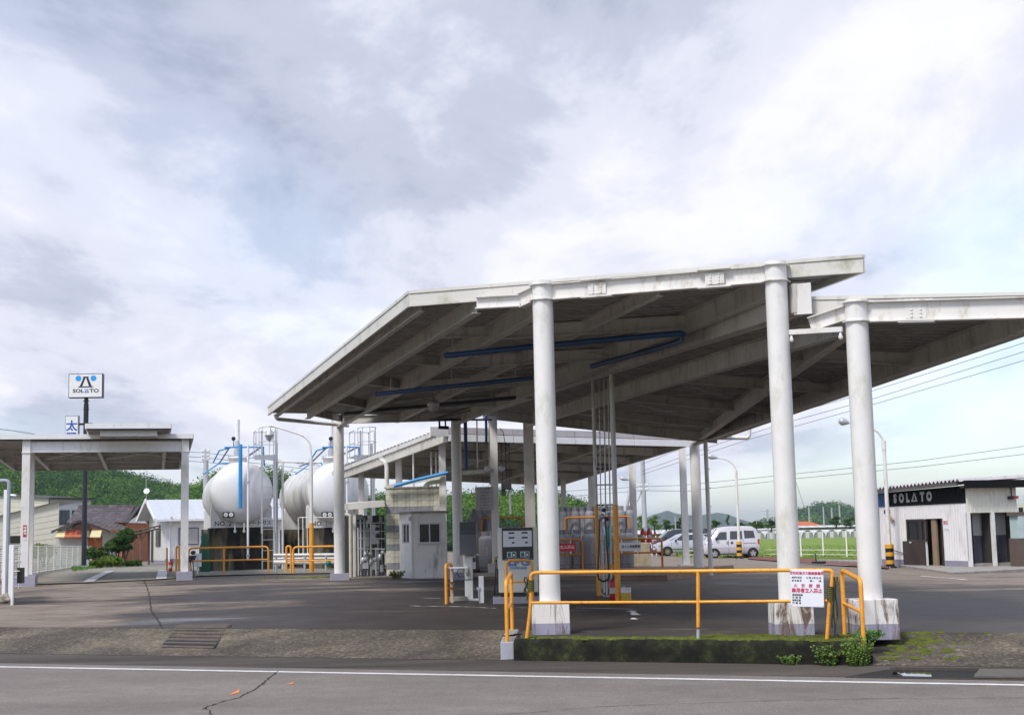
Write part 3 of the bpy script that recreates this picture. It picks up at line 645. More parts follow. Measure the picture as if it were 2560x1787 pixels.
for f0, f1 in ((0.2, 0.4), (0.4, 0.6), (0.6, 0.8), (0.8, 0.98)):
    a0, a1, d0, d1 = l0.lerp(l1, f0), l0.lerp(l1, f1), h0.lerp(h1, f0), h0.lerp(h1, f1)
    b = MB(); b.tube([a0, d1], 0.009, 6); b.tube([d0, a1], 0.009, 6); b.build('tie_rod', BEAMC, lo, world=True)
br0 = at(1973, 831, cB.y - 0.05); br1 = at(2106, 823, cC.y - 0.05)
MB().bar(br0, br1, 0.06, 0.075).build('brace', STEELW, lo, world=True)
for u, v, p in ((1980, 839, br0), (2102, 831, br1)):
    c = p.lerp(br1 if p is br0 else br0, 0.04) - V((0, 0, 0.04))
    MB().lathe([(0.015, 0), (0.02, -0.03), (0.036, -0.08), (0.02, -0.11), (0.001, -0.115)], 10, c).build('light_bulb', WHITEP, lo, world=True)
# downpipe beside column E with its brackets
d0 = at(1873, 1072, 43.2); d1 = at(1873, 1094, 43.2); d2 = at(1763, 1094, 43.2); d3 = at(1775, 1412, 43.2)
dp = MB().tube(bend([d0, d1, d2, V((d2.x + 0.02, d2.y, cE.z + 0.05))], 0.16), 0.064, 12).build('rain_pipe', STEELW, lo, world=True)
for v in (1125, 1172, 1219, 1266, 1313, 1360, 1400):
    a = at(1764 + (v - 1100) * 0.034, v, 43.2); MB().bar(V((cE.x + 0.14, 43.2, a.z)), V((d2.x, 43.2, a.z)), 0.03, 0.02).build('pipe_bracket', DARK, lo, world=True)
# ================================================================== furniture at the front of the station
def railp(u, v, t=0.12): return hitplane(u, v, K0 + N_ * t, N_)
# --- long front guard rail
r0p = railp(1318, 1594); fr = thing('guard_rail', 'long orange pipe guard rail along the front of the island', 'guard rail', r0p)
RR = 0.027
MB().tube(bend([railp(1317, 1594), railp(1325, 1530), railp(1327, 1500), railp(1327, 1431), railp(1500, 1429), railp(1744, 1427), railp(1960, 1424.5), railp(2081, 1425), railp(2081, 1448), railp(2074, 1506), railp(2067, 1603)], 0.09, 6), RR, 14).build('top_rail', ORANGE, fr, world=True)
MB().tube([railp(1326, 1506), railp(1744, 1504), railp(2076, 1501)], RR * 0.82, 12).build('lower_rail', ORANGE, fr, world=True)
MB().tube([railp(1745, 1428), railp(1745.5, 1570)], RR, 12).build('post', ORANGE, fr, world=True)
MB().tube([railp(1745.5, 1569), railp(1745.5, 1604)], RR * 0.9, 12).build('post_socket', GALV, fr, world=True)
MB().tube([railp(1745, 1566.5), railp(1745, 1570.5)], RR * 1.2, 12).build('socket_ring', RUST, fr, world=True)
ROPEY = mat('tiger_rope_yellow', (0.20, 0.17, 0.02), 0.9, var=0.5, scale=60); ROPEK = mat('tiger_rope_black', (0.03, 0.028, 0.02), 0.9, var=0.2)
def rope_wrap(u, v0, v1, name, label, n=7, t=0.12, hang=None):
    p0 = railp(u, v0, t); p1 = railp(u, v1, t); r = thing(name, label, 'rope', p1)
    for c, ph, m in ((0, 0.0, ROPEY), (1, pi, ROPEK)):
        pts = []
        for k in range(n * 10 + 1):
            f = k / (n * 10); a = 2 * pi * n * f + ph; q = p0.lerp(p1, f); pts.append(q + V((cos(a) * (RR + 0.014), sin(a) * (RR + 0.014), 0)))
        MB().tube(pts, 0.011, 6).build('strand', m, r, world=True)
    if hang:
        for k, (du, m) in enumerate(((0, ROPEK), (3, ROPEY), (6, ROPEK), (-3, ROPEK))):
            pts = []
            for j in range(13):
                f = j / 12; q = railp(hang[0] + du + 2.5 * sin(f * 9 + k), hang[1] + (hang[2] - hang[1] - 7 * k) * f, t - 0.04 + 0.02 * k); pts.append(q)
            MB().tube(pts, 0.010, 6).build('hanging_end', m, r, world=True)
    return r
rope_wrap(2076, 1466, 1502, 'tiger_rope', 'black and yellow rope wound round the right end of the front rail', 7, hang=(2085, 1441, 1590))
rope_wrap(1327, 1450, 1477, 'tiger_rope', 'black and yellow rope wound round the left end of the front rail', 6, hang=(1316, 1442, 1500))
b = MB(); rnd = random.Random(2); c0 = railp(1288, 1592, 0.5)
for k in range(4):
    pts = [gz(c0 + V((0.10 * cos(a * 0.5 + k) * (1 - 0.1 * k) + 0.05 * k - 0.1, 0.07 * sin(a * 0.5 + k * 2), 0))) + V((0, 0, 0.015 + 0.008 * k)) for a in range(14)]
    b.tube(pts, 0.007, 5)
tag(b.build('rope_coil', ROPEK), 'coil of dark rope lying on the ground at the rail foot', 'rope')
# --- notice board hung on the rail
nb = thing('notice_board', 'white notice board with red and black writing on the front rail', 'sign', railp(2018, 1516, 0.05))
NP = [railp(1975, 1423, 0.055), railp(2058, 1424.5, 0.055), railp(2059.5, 1517, 0.055), railp(1977, 1515, 0.055)]
ux = (NP[1] - NP[0]); bw = ux.length; ux = ux.normalized(); uz_ = (NP[0] - NP[3]); bh = uz_.length; uz_ = uz_.normalized(); un = ux.cross(uz_)
BOARD = mat('board_white', (0.78, 0.79, 0.83), 0.4, var=0.03)
MB().prism([(0, 0), (bw, 0), (bw, bh), (0, bh)], NP[3], ux, uz_, -un * 0.012).build('panel', BOARD, nb, world=True, bevel=0.003)
TRED = mat('print_red', (0.55, 0.02, 0.10), 0.6, var=0.02); TBLK = mat('print_black', (0.02, 0.02, 0.025), 0.6, var=0.02); TBLU = mat('print_blue', (0.02, 0.12, 0.42), 0.5, var=0.02); TWHT = mat('print_white', (0.8, 0.8, 0.8), 0.5, var=0.02)
def bt(body, fx, fy, size, m, align='LEFT', bold=0.0, sx=1.0, space=1.0, name='lettering'):
    return text(name, body, size, m, nb, NP[3] + ux * bw * fx + uz_ * bh * fy + un * 0.001, ux, uz_, bold, 0.002, align, True, sx, space)
bt('液化石油ガス製造事業所', 0.5, 0.905, 0.043, TRED, 'CENTER', 0.0012)
bt('許可年月日', 0.05, 0.785, 0.028, TBLK, bold=0.0005); bt('16 年 2 月 25 日', 0.94, 0.785, 0.031, TBLK, 'RIGHT', 0.0005)
bt('許 可 番 号', 0.05, 0.70, 0.028, TBLK, bold=0.0005); bt('第一        5号', 0.94, 0.70, 0.028, TBLK, 'RIGHT', 0.0005)
bt('火   気   厳   禁', 0.5, 0.565, 0.054, TRED, 'CENTER', 0.0006, 1.05)
bt('無用者立入禁止', 0.5, 0.435, 0.066, TRED, 'CENTER', 0.0016, 0.92)
for k, s in enumerate(('保安統括者', '代  理  者', '保安係員', '代  理  者')): bt(s, 0.05, 0.315 - 0.073 * k, 0.030, TBLK, bold=0.0004)
for fx, fy in ((0.03, 0.97), (0.97, 0.97), (0.97, 0.03), (0.03, 0.03)):
    MB().lathe([(0.006, 0), (0.005, 0.004)], 8, NP[3] + ux * bw * fx + uz_ * bh * fy, un.to_track_quat('Z', 'Y').to_matrix()).build('screw', DARK, nb, world=True)
# --- guards at both ends of the island, each on its own block
def end_guard(name, label, nb0, nt0, fb0, ft0, zn, zf, blk, mblk, bl_label):
    za, zb = -0.30, 0.10
    for _ in range(30):
        zn = (za + zb) / 2
        if st(hitz(*nb0, zn))[1] > 0.10: za = zn
        else: zb = zn
    pn = hitz(*nb0, zn); pf = hitz(*fb0, zf); tn = hitplane(*nt0, pn, (EYE - pn).normalized()); tf = hitplane(*ft0, pf, (EYE - pf).normalized())
    tn = V((pn.x, pn.y, tn.z)); tf = V((pf.x, pf.y, tf.z))
    g = thing(name, label, 'guard rail', pn)
    MB().tube(bend([pn - V((0, 0, 0.05)), tn, tf, pf - V((0, 0, 0.05))], 0.10, 6), 0.030, 14).build('hoop', ORANGE, g, world=True)
    MB().tube([pn.lerp(tn, 0.52), pf.lerp(tf, 0.48)], 0.022, 12).build('mid_rail', ORANGE, g, world=True)
    d = (pf - pn); d.z = 0; d.normalize(); a0 = pn - d * blk[0]; a1 = pf + d * blk[1]; w = blk[2]; sd_ = V((d.y, -d.x, 0)) * (w / 2)
    bz = ROADZ - 0.02
    vs = [a0 - sd_, a0 + sd_, a1 + sd_, a1 - sd_]; lo_ = [V((p.x, p.y, bz if i < 2 else zf - 0.2)) for i, p in enumerate(vs)]; hi_ = [V((p.x, p.y, zn if i < 2 else zf)) for i, p in enumerate(vs)]
    k = thing('guard_block', bl_label, 'block', V((pn.x, pn.y, ROADZ)))
    MB().add(lo_ + hi_, [(3, 2, 1, 0), (4, 5, 6, 7), (0, 1, 5, 4), (1, 2, 6, 5), (2, 3, 7, 6), (3, 0, 4, 7)]).build('block_body', mblk[0], k, world=True, bevel=0.012)
    if mblk[1]:
        ins = 0.02; s2 = sd_ * 0.86; b0 = a0 + d * ins; b1 = a1 - d * ins
        MB().add([V((b0 - s2).xy.to_3d()) + V((0, 0, zn + 0.003)), (b0 + s2).xy.to_3d() + V((0, 0, zn + 0.003)), (b1 + s2).xy.to_3d() + V((0, 0, zf + 0.003)), (b1 - s2).xy.to_3d() + V((0, 0, zf + 0.003))], [(0, 1, 2, 3)]).build('block_top', mblk[1], k, world=True)
    return g
BLKM = mat('block_paint', (0.40, 0.40, 0.46), 0.75, var=0.06, dirt=(0.14, 0.13, 0.11), damt=0.15, dscale=4, bump=0.2)
end_guard('end_guard', 'orange hoop guard on a grey block at the left end of the island', (1268, 1603), (1268, 1452), (1280.6, 1573), (1279, 1432), -0.085, 0.03, (0.05, 0.06, 0.20), (BLKM, CONC), 'grey painted concrete block carrying the left end guard')
end_guard('end_guard', 'orange hoop guard on a mossy block at the right end of the island', (2160, 1621), (2152, 1448), (2112, 1583), (2103.5, 1424), -0.075, 0.03, (0.06, 0.10, 0.21), (GM['kerbface'], GM['moss']), 'black mossy concrete block carrying the right end guard')
# --- weeds at the right end of the kerb
LEAF = mat('weed_leaf', (0.11, 0.19, 0.025), 0.7, var=0.45, scale=9, inst=0.2); LEAF2 = mat('fresh_leaf', (0.10, 0.24, 0.03), 0.7, var=0.4, scale=7)
def weed(name, label, c, r, h, n, m, seed, leaf=0.035, cat='weed'):
    rnd = random.Random(seed); t = thing(name, label, cat, c); sb = MB(); lb = MB()
    for _ in range(n):
        a = rnd.uniform(0, 2 * pi); q = r * rnd.random() ** 0.6; base = V((cos(a) * q * 0.5, sin(a) * q * 0.35, 0)); tip = V((cos(a) * q, sin(a) * q * 0.6, h * rnd.uniform(0.45, 1.0)))
        mid = base.lerp(tip, 0.5) + V((0, 0, 0.04)); sb.tube([base, mid, tip], [0.004, 0.003, 0.002], 4)
        for k in range(9):
            f = 0.15 + 0.85 * k / 8; p = base.lerp(tip, f) + V((rnd.gauss(0, 0.012), rnd.gauss(0, 0.012), 0.03 * sin(f * 3))); s = leaf * rnd.uniform(0.6, 1.3)
            d = V((rnd.gauss(0, 1), rnd.gauss(0, 1), rnd.gauss(0.3, 0.6))).normalized(); e = d.orthogonal().normalized() * s * 0.4
            lb.add([p, p + d * s * 0.5 + e, p + d * s, p + d * s * 0.5 - e], [(0, 1, 2, 3)])
    sb.build('stems', m, t); stuff(lb.build('leaves', m, t, fix=False)); return t
weed('weed_clump', 'leafy green weeds growing against the right end of the kerb', W(S1 - 0.42, -0.05, ROADZ), 0.22, 0.28, 60, LEAF, 11)
weed('weed_clump', 'tall ferny weeds spilling over the corner of the kerb', W(S1 - 0.02, -0.04, ROADZ), 0.25, 0.36, 100, LEAF, 12)
weed('weed_clump', 'small pale grass tuft at the foot of the kerb', W(S1 - 0.92, -0.04, ROADZ), 0.22, 0.14, 22, LEAF, 13)
weed('weed_clump', 'weeds creeping over the top of the mossy end block', W(S1 + 0.05, 0.55, -0.02), 0.26, 0.13, 60, LEAF2, 14)

# --- LPG dispenser
dp0 = gnd(1297, 1507); zt_d = at(1297, 1318, dp0.y).z
DC = mat('dispenser_enamel', (0.76, 0.74, 0.66), 0.32, var=0.03)
dis = thing('lpg_dispenser', 'cream fuel dispenser with black display panel behind the front column', 'fuel dispenser', dp0 + V((0, 0.25, 0)), 0)
Hd = zt_d - dp0.z; wd_ = 0.86
MB().mm((-0.56, -0.34, -0.03), (0.56, 0.34, 0.14)).build('plinth', LILAC, dis, bevel=0.01)
MB().mm((-0.40, -0.25, 0.14), (0.40, 0.25, 0.23)).build('foot', BLACK, dis)
bd = MB().mm((-wd_/2, -0.26, 0.23), (wd_/2, 0.26, Hd)).build('cabinet', DC, dis, bevel=0.012)
MB().mm((-0.34, -0.275, Hd * 0.57), (0.34, -0.25, Hd - 0.005)).build('display_panel', BLACK, dis, bevel=0.004)
MB().mm((-0.33, -0.27, 0.26), (0.34, -0.258, Hd * 0.565)).build('front_door', DC, dis, bevel=0.003)
dpn = MB().mm((-0.315, -0.285, Hd * 0.745), (0.315, -0.272, Hd - 0.07)).build('meter_plate', mat('meter_white', (0.75, 0.76, 0.80), 0.4, var=0.02), dis, bevel=0.003)
LCD = mat('lcd', (0.03, 0.035, 0.03), 0.2, var=0.1)
for x in (-0.13, 0.16):
    for z, w, dx in ((0.93, 0.13, 0), (0.865, 0.13, 0), (0.80, 0.055, 0.035)): MB().mm((x - w/2 + dx, -0.289, Hd * z - 0.018), (x + w/2 + dx, -0.284, Hd * z + 0.018)).build('readout', LCD, dpn)
for z in (0.897, 0.832): MB().mm((-0.31, -0.2865, Hd * z - 0.0015), (0.31, -0.2845, Hd * z + 0.0015)).build('plate_rule', GALV, dpn)
GRN = mat('button_green', (0.02, 0.20, 0.15), 0.35, var=0.05)
for x in (-0.135, 0.155):
    bx_ = MB().mm((x - 0.10, -0.283, Hd * 0.605), (x + 0.10, -0.274, Hd * 0.68)).build('button_plate', mat('meter_white', (0, 0, 0)), dis, bevel=0.003)
    for dx, m in ((-0.05, GRN), (0.05, BLACK)):
        MB().mm((x + dx - 0.036, -0.288, Hd * 0.612), (x + dx + 0.036, -0.282, Hd * 0.673)).build('button_base', m, bx_)
        MB().lathe([(0.025, 0), (0.025, 0.014), (0.020, 0.018)], 16, (x + dx, -0.288, Hd * 0.637), Matrix.Rotation(rad(90), 3, 'X')).build('push_button', GRN if m is GRN else WHITEP, bx_)
LZ = at(1297, 1404.5, dp0.y).z - dp0.z
text('lettering', 'LPG', 0.235, TBLU, dis, (0.02, -0.272, LZ), (1, 0, 0), (0, 0, 1), 0.012, 0.003, sx=1.18)
for k in range(5): MB().mm((-0.29, -0.2775, LZ - 0.06 + 0.032 * k), (0.31, -0.2755, LZ - 0.054 + 0.032 * k)).build('letter_stripe', DC, dis)
text('lettering', 'DISPENSER', 0.072, TBLU, dis, (0.01, -0.272, LZ - 0.13), (1, 0, 0), (0, 0, 1), 0.0012, 0.003, sx=1.1)
text('lettering', 'VTC', 0.03, TBLK, dis, (0.25, -0.272, Hd * 0.525), (1, 0, 0), (0, 0, 1), 0.0, 0.002)
MB().lathe([(0.012, 0), (0.010, 0.01)], 10, (0, -0.271, Hd * 0.525), Matrix.Rotation(rad(90), 3, 'X')).build('door_lock', DARK, dis)
MB().tube([(-0.47, -0.12, 0.95), (-0.485, -0.15, 0.80), (-0.50, -0.15, 0.5), (-0.53, -0.15, 0.2), (-0.50, -0.14, 0.08), (-0.455, -0.1, 0.2), (-0.45, -0.1, 0.75)], 0.018, 8).build('hose', BLACK, dis)
MB().tube([(-0.44, -0.1, 1.0), (-0.50, -0.15, 0.98), (-0.54, -0.16, 0.85)], 0.028, 8).build('nozzle', mat('nozzle_brass', (0.35, 0.30, 0.14), 0.4, metal=0.4), dis)
# orange hoop in front of the dispenser
hg0 = at(1265, 1398, 30.2); hg1 = at(1329.5, 1397, 30.2); zg0 = zy(hg0.x, 30.2)
hg = thing('hoop_guard', 'orange hoop guard with cross bar in front of the dispenser', 'guard rail', V(((hg0.x + hg1.x)/2, 30.2, zg0)))
zz_ = hg0.z - 0.02
MB().tube(bend([V((hg0.x, 30.2, zg0 - 0.02)), V((hg0.x, 30.2, zz_)), V((hg1.x, 30.2, zz_)), V((hg1.x, 30.2, zg0 - 0.02))], 0.13, 6), 0.029, 12).build('hoop', ORANGE, hg, world=True)
zc_ = at(1297, 1454, 30.2).z; MB().tube([V((hg0.x, 30.2, zc_)), V((hg1.x, 30.2, zc_))], 0.020, 10).build('cross_bar', ORANGE, hg, world=True)
# --- payment terminal on a post
tp = gnd(1173, 1500); tm = thing('payment_terminal', 'dark grey hooded terminal box on a white post left of the dispenser', 'terminal', tp)
zb0 = at(1173, 1387, tp.y).z - tp.z; zb1 = at(1173, 1305, tp.y).z - tp.z
MB().mm((-0.42, -0.2, -0.02), (0.30, 0.22, 0.035)).build('base_plate', WHITEP, tm, bevel=0.008)
MB().mm((-0.09, -0.08, 0.03), (0.09, 0.08, zb0)).build('post', WHITEP, tm, bevel=0.006)
TG = mat('terminal_grey', (0.10, 0.10, 0.115), 0.5, var=0.06); TG2 = mat('terminal_hood', (0.035, 0.035, 0.04), 0.45, var=0.1)
b = MB(); hh = zb1 - zb0; b.prism([(-0.30, 0), (0.20, 0), (0.20, hh), (-0.16, hh), (-0.20, hh * 0.70), (-0.30, hh * 0.62)], (-0.19, 0, zb0 + 0.005), (0, 1, 0), (0, 0, 1), (0.38, 0, 0)); b.build('housing', TG, tm, bevel=0.008)
MB().mm((-0.17, -0.205, zb0 + hh * 0.74), (0.17, -0.162, zb1 + 0.008)).build('hood', TG2, tm, bevel=0.005)
MB().mm((-0.215, -0.10, zb0 + 0.005), (-0.193, 0.15, zb1 - 0.05)).build('side_plate', GALV, tm)
for z in (0.95, 0.70): MB().mm((0.09, -0.07, z), (0.165, 0.0, z + 0.16)).build('switch_box', GALV, tm, bevel=0.005)
MB().tube([(-0.09, -0.1, 0.72), (-0.22, -0.12, 0.72), (-0.27, -0.12, 0.62), (-0.2, -0.12, 0.52), (-0.09, -0.1, 0.55)], 0.010, 6).build('cable', BLACK, tm)
MB().tube([(-0.09, -0.09, 0.47), (0.09, -0.09, 0.47)], 0.008, 6).build('strap', BLACK, tm)
MB().lathe([(0.02, 0), (0.05, 0.05), (0.045, 0.17), (0.015, 0.2)], 10, (-0.03, -0.13, 0.56)).build('cable_gland', mat('aged_plastic', (0.45, 0.42, 0.33), 0.5), tm)
tg = thing('post_guard', 'orange pipe guard with a white tray left of the payment terminal', 'guard rail', gnd(1116, 1509))
ytg = tg.location.y; ztg = at(1114, 1411, ytg).z - tg.location.z
MB().tube(bend([(0, 0, -0.02), (0, 0, ztg), (0.10, 0.55, ztg), (0.10, 0.55, -0.02)], 0.1, 5), 0.034, 12).build('hoop', ORANGE, tg)
MB().mm((0.06, 0.06, ztg - 0.09), (0.49, 0.36, ztg - 0.06)).build('tray', WHITEP, tg, bevel=0.004)
for z in (0.3, 0.42): MB().mm((0.02, 0.3, z), (0.17, 0.34, z + 0.05)).build('clamp', RUST, tg)
MB().mm((0.10, 0.35, 0), (0.135, 0.385, ztg - 0.09)).build('support_strip', GALV, tg)
ws = gnd(1204, 1506); wsp = thing('short_post', 'short white square post with a rusty bracket right of the terminal', 'post', ws)
MB().mm((-0.055, -0.03, -0.02), (0.055, 0.03, at(1204, 1439, ws.y).z - ws.z)).build('post_body', WHITEP, wsp, bevel=0.004)
MB().mm((-0.10, -0.06, 0.28), (-0.03, -0.02, 0.34)).build('hook', GALV, wsp); MB().tube([(-0.06, -0.05, 0.3), (-0.06, -0.06, 0.05)], 0.012, 6).build('chain', GALV, wsp)
cb = gnd(1146, 1502); tag(MB().mm((cb.x - 0.2, cb.y - 0.1, cb.z), (cb.x + 0.2, cb.y + 0.12, cb.z + 0.10)).build('concrete_brick', CONC, bevel=0.01), 'small concrete brick lying beside the terminal base', 'brick')

# --- hose tower: two tall posts carrying pipes and hoses up to the canopy
bl = gnd(1497, 1489); br_ = gnd(1545.5, 1503)
tw = thing('hose_tower', 'two tall white posts with orange feet carrying filling pipes and hoses', 'hose stand', br_)
def tall_post(b0, r, vtop, vor, us, bottom_u):
    zt = uz(b0) - 0.2 if vtop is None else at(us, vtop, b0.y).z
    zo = at(us, vor, b0.y).z
    p = MB().tube([(b0.x, b0.y, zo), (b0.x, b0.y, zt)], r, 16).build('post', STEELW, tw, world=True)
    MB().tube([(b0.x, b0.y, b0.z - 0.02), (b0.x, b0.y, zo)], r + 0.006, 16).build('post_foot', ORANGE, tw, world=True)
tall_post(br_, 0.054, 868, 1261, 1535, 0); tall_post(bl, 0.042, 885, 1264, 1492, 0)
for k, (u0, u1, v0, v1, r, m) in enumerate(((1497, 1505, 905, 1470, 0.013, GALV), (1509, 1517, 900, 1485, 0.016, STEELW), (1519, 1529, 900, 1490, 0.016, STEELW), (1503, 1511, 1290, 1480, 0.020, STEELW))):
    MB().tube([at(u0, v0, 33.4), at(u1, v1, 33.4)], r, 8).build('riser_pipe', m, tw, world=True)
MB().tube(bend([at(1502, 1483, 33.4), at(1511, 1490, 33.4), at(1529, 1489, 33.4), at(1528.5, 1470, 33.4)], 0.06), 0.014, 8).build('return_pipe', STEELW, tw, world=True)
for v in (1172, 1212, 1262):
    MB().bar(at(1491, v, 33.5), at(1537, v - 1, 33.5), 0.03, 0.035).build('clamp_bar', DARK if v != 1212 else GALV, tw, world=True)
b = MB()
for u, v, r in ((1509, 1275, 0.05), (1518, 1270, 0.045), (1506, 1290, 0.055), (1517, 1297, 0.05), (1500, 1295, 0.05), (1522, 1287, 0.04)):
    Rm = Matrix.Rotation(rad(70 + (u % 4) * 20), 3, 'X'); b2 = MB().lathe([(0.012, -0.07), (r, -0.05), (r, 0.05), (0.012, 0.07)], 8, at(u, v, 33.3), Rm); b2.build('valve', DARK if u % 2 else GALV, tw, world=True)
MB().tube([at(1513, 1292, 33.2), at(1516, 1340, 33.1), at(1520, 1400, 33.1), at(1523, 1440, 33.1), at(1518, 1449, 33.1), at(1508, 1453, 33.1), at(1497, 1447, 33.1), at(1494, 1432, 33.15), at(1497, 1380, 33.2), at(1499, 1300, 33.3)], 0.022, 8).build('hose', BLACK, tw, world=True)
MB().lathe([(0.012, 0.28), (0.034, 0.2), (0.034, -0.16), (0.012, -0.24)], 10, at(1521, 1342, 33.0)).build('swivel_sleeve', mat('teal_sleeve', (0.0, 0.22, 0.19), 0.4), tw, world=True)
MB().bar(at(1496, 1417, 33.6), at(1541, 1415, 33.2), 0.05, 0.10).build('foot_rail', ORANGE, tw, world=True)
def extinguisher(loc, rz, label, h=0.52, r=0.085, m=RED):
    t = thing('fire_extinguisher', label, 'fire extinguisher', loc, rz, 'fire extinguishers')
    MB().lathe([(r * 0.92, 0), (r, 0.02), (r, h * 0.70), (r * 0.75, h * 0.80), (r * 0.3, h * 0.85)], 18).build('cylinder', m, t)
    MB().lathe([(0.02, h * 0.84), (0.026, h * 0.88), (0.02, h * 0.93)], 10).build('valve', BLACK, t)
    MB().bar((0, 0, h * 0.93), (0.12, 0, h * 0.99), 0.022, 0.018).build('lever', BLACK, t)
    MB().tube([(0.02, 0, h * 0.88), (r * 1.2, 0.02, h * 0.8), (r * 1.15, 0.02, h * 0.35)], 0.012, 7).build('hose', BLACK, t)
    MB().lathe([(r * 1.01, h * 0.25), (r * 1.01, h * 0.5)], 18, caps=False).build('label_band', mat('band_white', (0.6, 0.55, 0.52), 0.5), t)
    return t
e0_ = gnd(1533, 1497)
extinguisher(e0_, rad(20), 'red fire extinguisher at the foot of the hose tower', 0.50, 0.075)
pl_ = gnd(1565, 1503); pc = thing('pail_can', 'white and yellow pail can right of the hose tower', 'can', pl_)
hp = at(1565, 1466, pl_.y).z - pl_.z
MB().lathe([(0.112, 0), (0.115, 0.01), (0.115, hp * 0.62)], 20).build('lower_body', mat('pail_yellow', (0.62, 0.42, 0.06), 0.4), pc)
MB().lathe([(0.115, hp * 0.62), (0.115, hp * 0.985), (0.119, hp), (0.10, hp)], 20).build('upper_body', WHITEP, pc)
MB().lathe([(0.118, hp * 0.985), (0.119, hp * 1.01), (0.02, hp * 1.02)], 20).build('lid', DARK, pc)
MB().lathe([(0.025, hp * 1.01), (0.025, hp * 1.08)], 10, (-0.04, -0.03, 0)).build('spout', GALV, pc)
# blue pipes, lamps and conduit slung under the upper canopy
def sling(name, label, pts, r, m, cat='pipe', hang=(), lib=None):
    t = thing(name, label, cat, pts[0]); MB().tube(bend(pts, 0.15), r, 10).build('pipe_run', m, t, world=True)
    for h in hang:
        p = pts[0].lerp(pts[-1], h); q = V((p.x, p.y, uz(p) - 0.18)); MB().bar(p, q, 0.02, 0.02, up=(1, 0, 0)).build('hanger', BEAMC, t, world=True)
    return t
BLUEDK = mat('blue_pipe_dull', (0.010, 0.055, 0.16), 0.45, var=0.1)
sling('blue_pipe', 'blue pipe with a hooked end under the front of the canopy', [at(1112, 889, 27.5), at(1380, 862, 26.6), at(1640, 838, 25.2), at(1708, 833, 24.8), at(1708, 850, 25.4), at(1640, 872, 27.0), at(1480, 915, 30)], 0.055, BLUEDK, hang=(0.05, 0.2))
sling('blue_pipe', 'long dark blue pipe across the middle of the canopy underside', [at(940, 985, 33), at(1330, 945, 31)], 0.05, BLUEDK, hang=(0.1, 0.5, 0.9))
sling('blue_pipe', 'dark pipe along the rear edge of the canopy underside', [at(862, 1034, 40.4), at(1120, 1010, 38), at(1330, 990, 36.5)], 0.05, mat('pipe_dark', (0.012, 0.018, 0.04), 0.5), hang=(0.15, 0.5, 0.8))
gl = at(1083, 1015, 36.5); lm = thing('pendant_lamp', 'caged pendant lamp hanging under the rear of the canopy', 'lamp', gl)
MB().lathe([(0.03, 0.35), (0.03, 0.16), (0.13, 0.12), (0.16, 0.02), (0.14, 0.0)], 14).build('shade', GALV, lm)
MB().lathe([(0.09, 0.02), (0.10, -0.06), (0.06, -0.14), (0.005, -0.17)], 12).build('globe', mat('lamp_glass', (0.5, 0.5, 0.47), 0.15), lm)
b = MB()
for k in range(6):
    a = pi * k / 6; b.tube([(0.13 * cos(a), 0.13 * sin(a), 0.02), (0.13 * cos(a), 0.13 * sin(a), -0.08), (0, 0, -0.20), (-0.13 * cos(a), -0.13 * sin(a), -0.08), (-0.13 * cos(a), -0.13 * sin(a), 0.02)], 0.006, 5)
b.build('wire_cage', GALV, lm)
# ================================================================== gantry on the left, tanks, booth, filling shed
GA = rad(14)
GB = V((-sin(GA), cos(GA), 0)); GR = V((cos(GA), sin(GA), 0))      # station grid: back, right
# --- entrance canopy at the left
gL = gz(at(60.3, 1440, 46.0)); ga = thing('entrance_canopy', 'white two level entrance canopy on square columns over the left driveway', 'canopy', gL, GA)
zpad = at(60.3, 1440, 46.0).z - gL.z; ztop = at(64.5, 1099, 46.0).z - gL.z
gR_ = at(461, 1428, 47.3); wG = (gR_ - gL).dot(GR)
def gcol(x, y, w, z0=0.0, pad=0.5, ph=0.35, zp=0.0):
    MB().mm((x - w/2, y - w/2, z0), (x + w/2, y + w/2, ztop)).build('column', COLW, ga, bevel=0.006)
    MB().mm((x - pad/2, y - pad/2, -0.12), (x + pad/2, y + pad/2, z0)).build('pad', LILAC, ga, bevel=0.01)
zr = at(461, 1428, 47.3).z - gL.z
gcol(0, 0, 0.245, zpad, 0.72); gcol(wG, 0, 0.235, zr, 0.50); gcol(0.03, 1.5, 0.22, zpad + 0.02, 0.5); gcol(wG, 1.6, 0.20, zr + 0.02, 0.42)
for x in (0, wG): MB().mm((x - 0.155, -0.15, ztop - 0.43), (x + 0.155, 0.15, ztop - 0.415)).build('collar', WHITEP, ga)
MB().hbeam(V((0.12, 0, ztop - 0.24)), V((wG - 0.12, 0, ztop - 0.24)), 0.16, 0.34, 0.016, 0.03).build('beam', WHITEP, ga)
for x in (-1.3, -0.02, 2.15, 4.3, wG + 0.02): MB().hbeam(V((x, 0.1, ztop - 0.16)), V((x, 10.6, ztop - 0.36)), 0.12, 0.22).build('beam', BEAMC, ga)
for y in (3.2, 6.2, 10.6): MB().hbeam(V((-1.3, y, ztop - 0.17 - 0.02 * y)), V((wG, y, ztop - 0.17 - 0.02 * y)), 0.10, 0.20).build('cross_beam', BEAMC, ga)
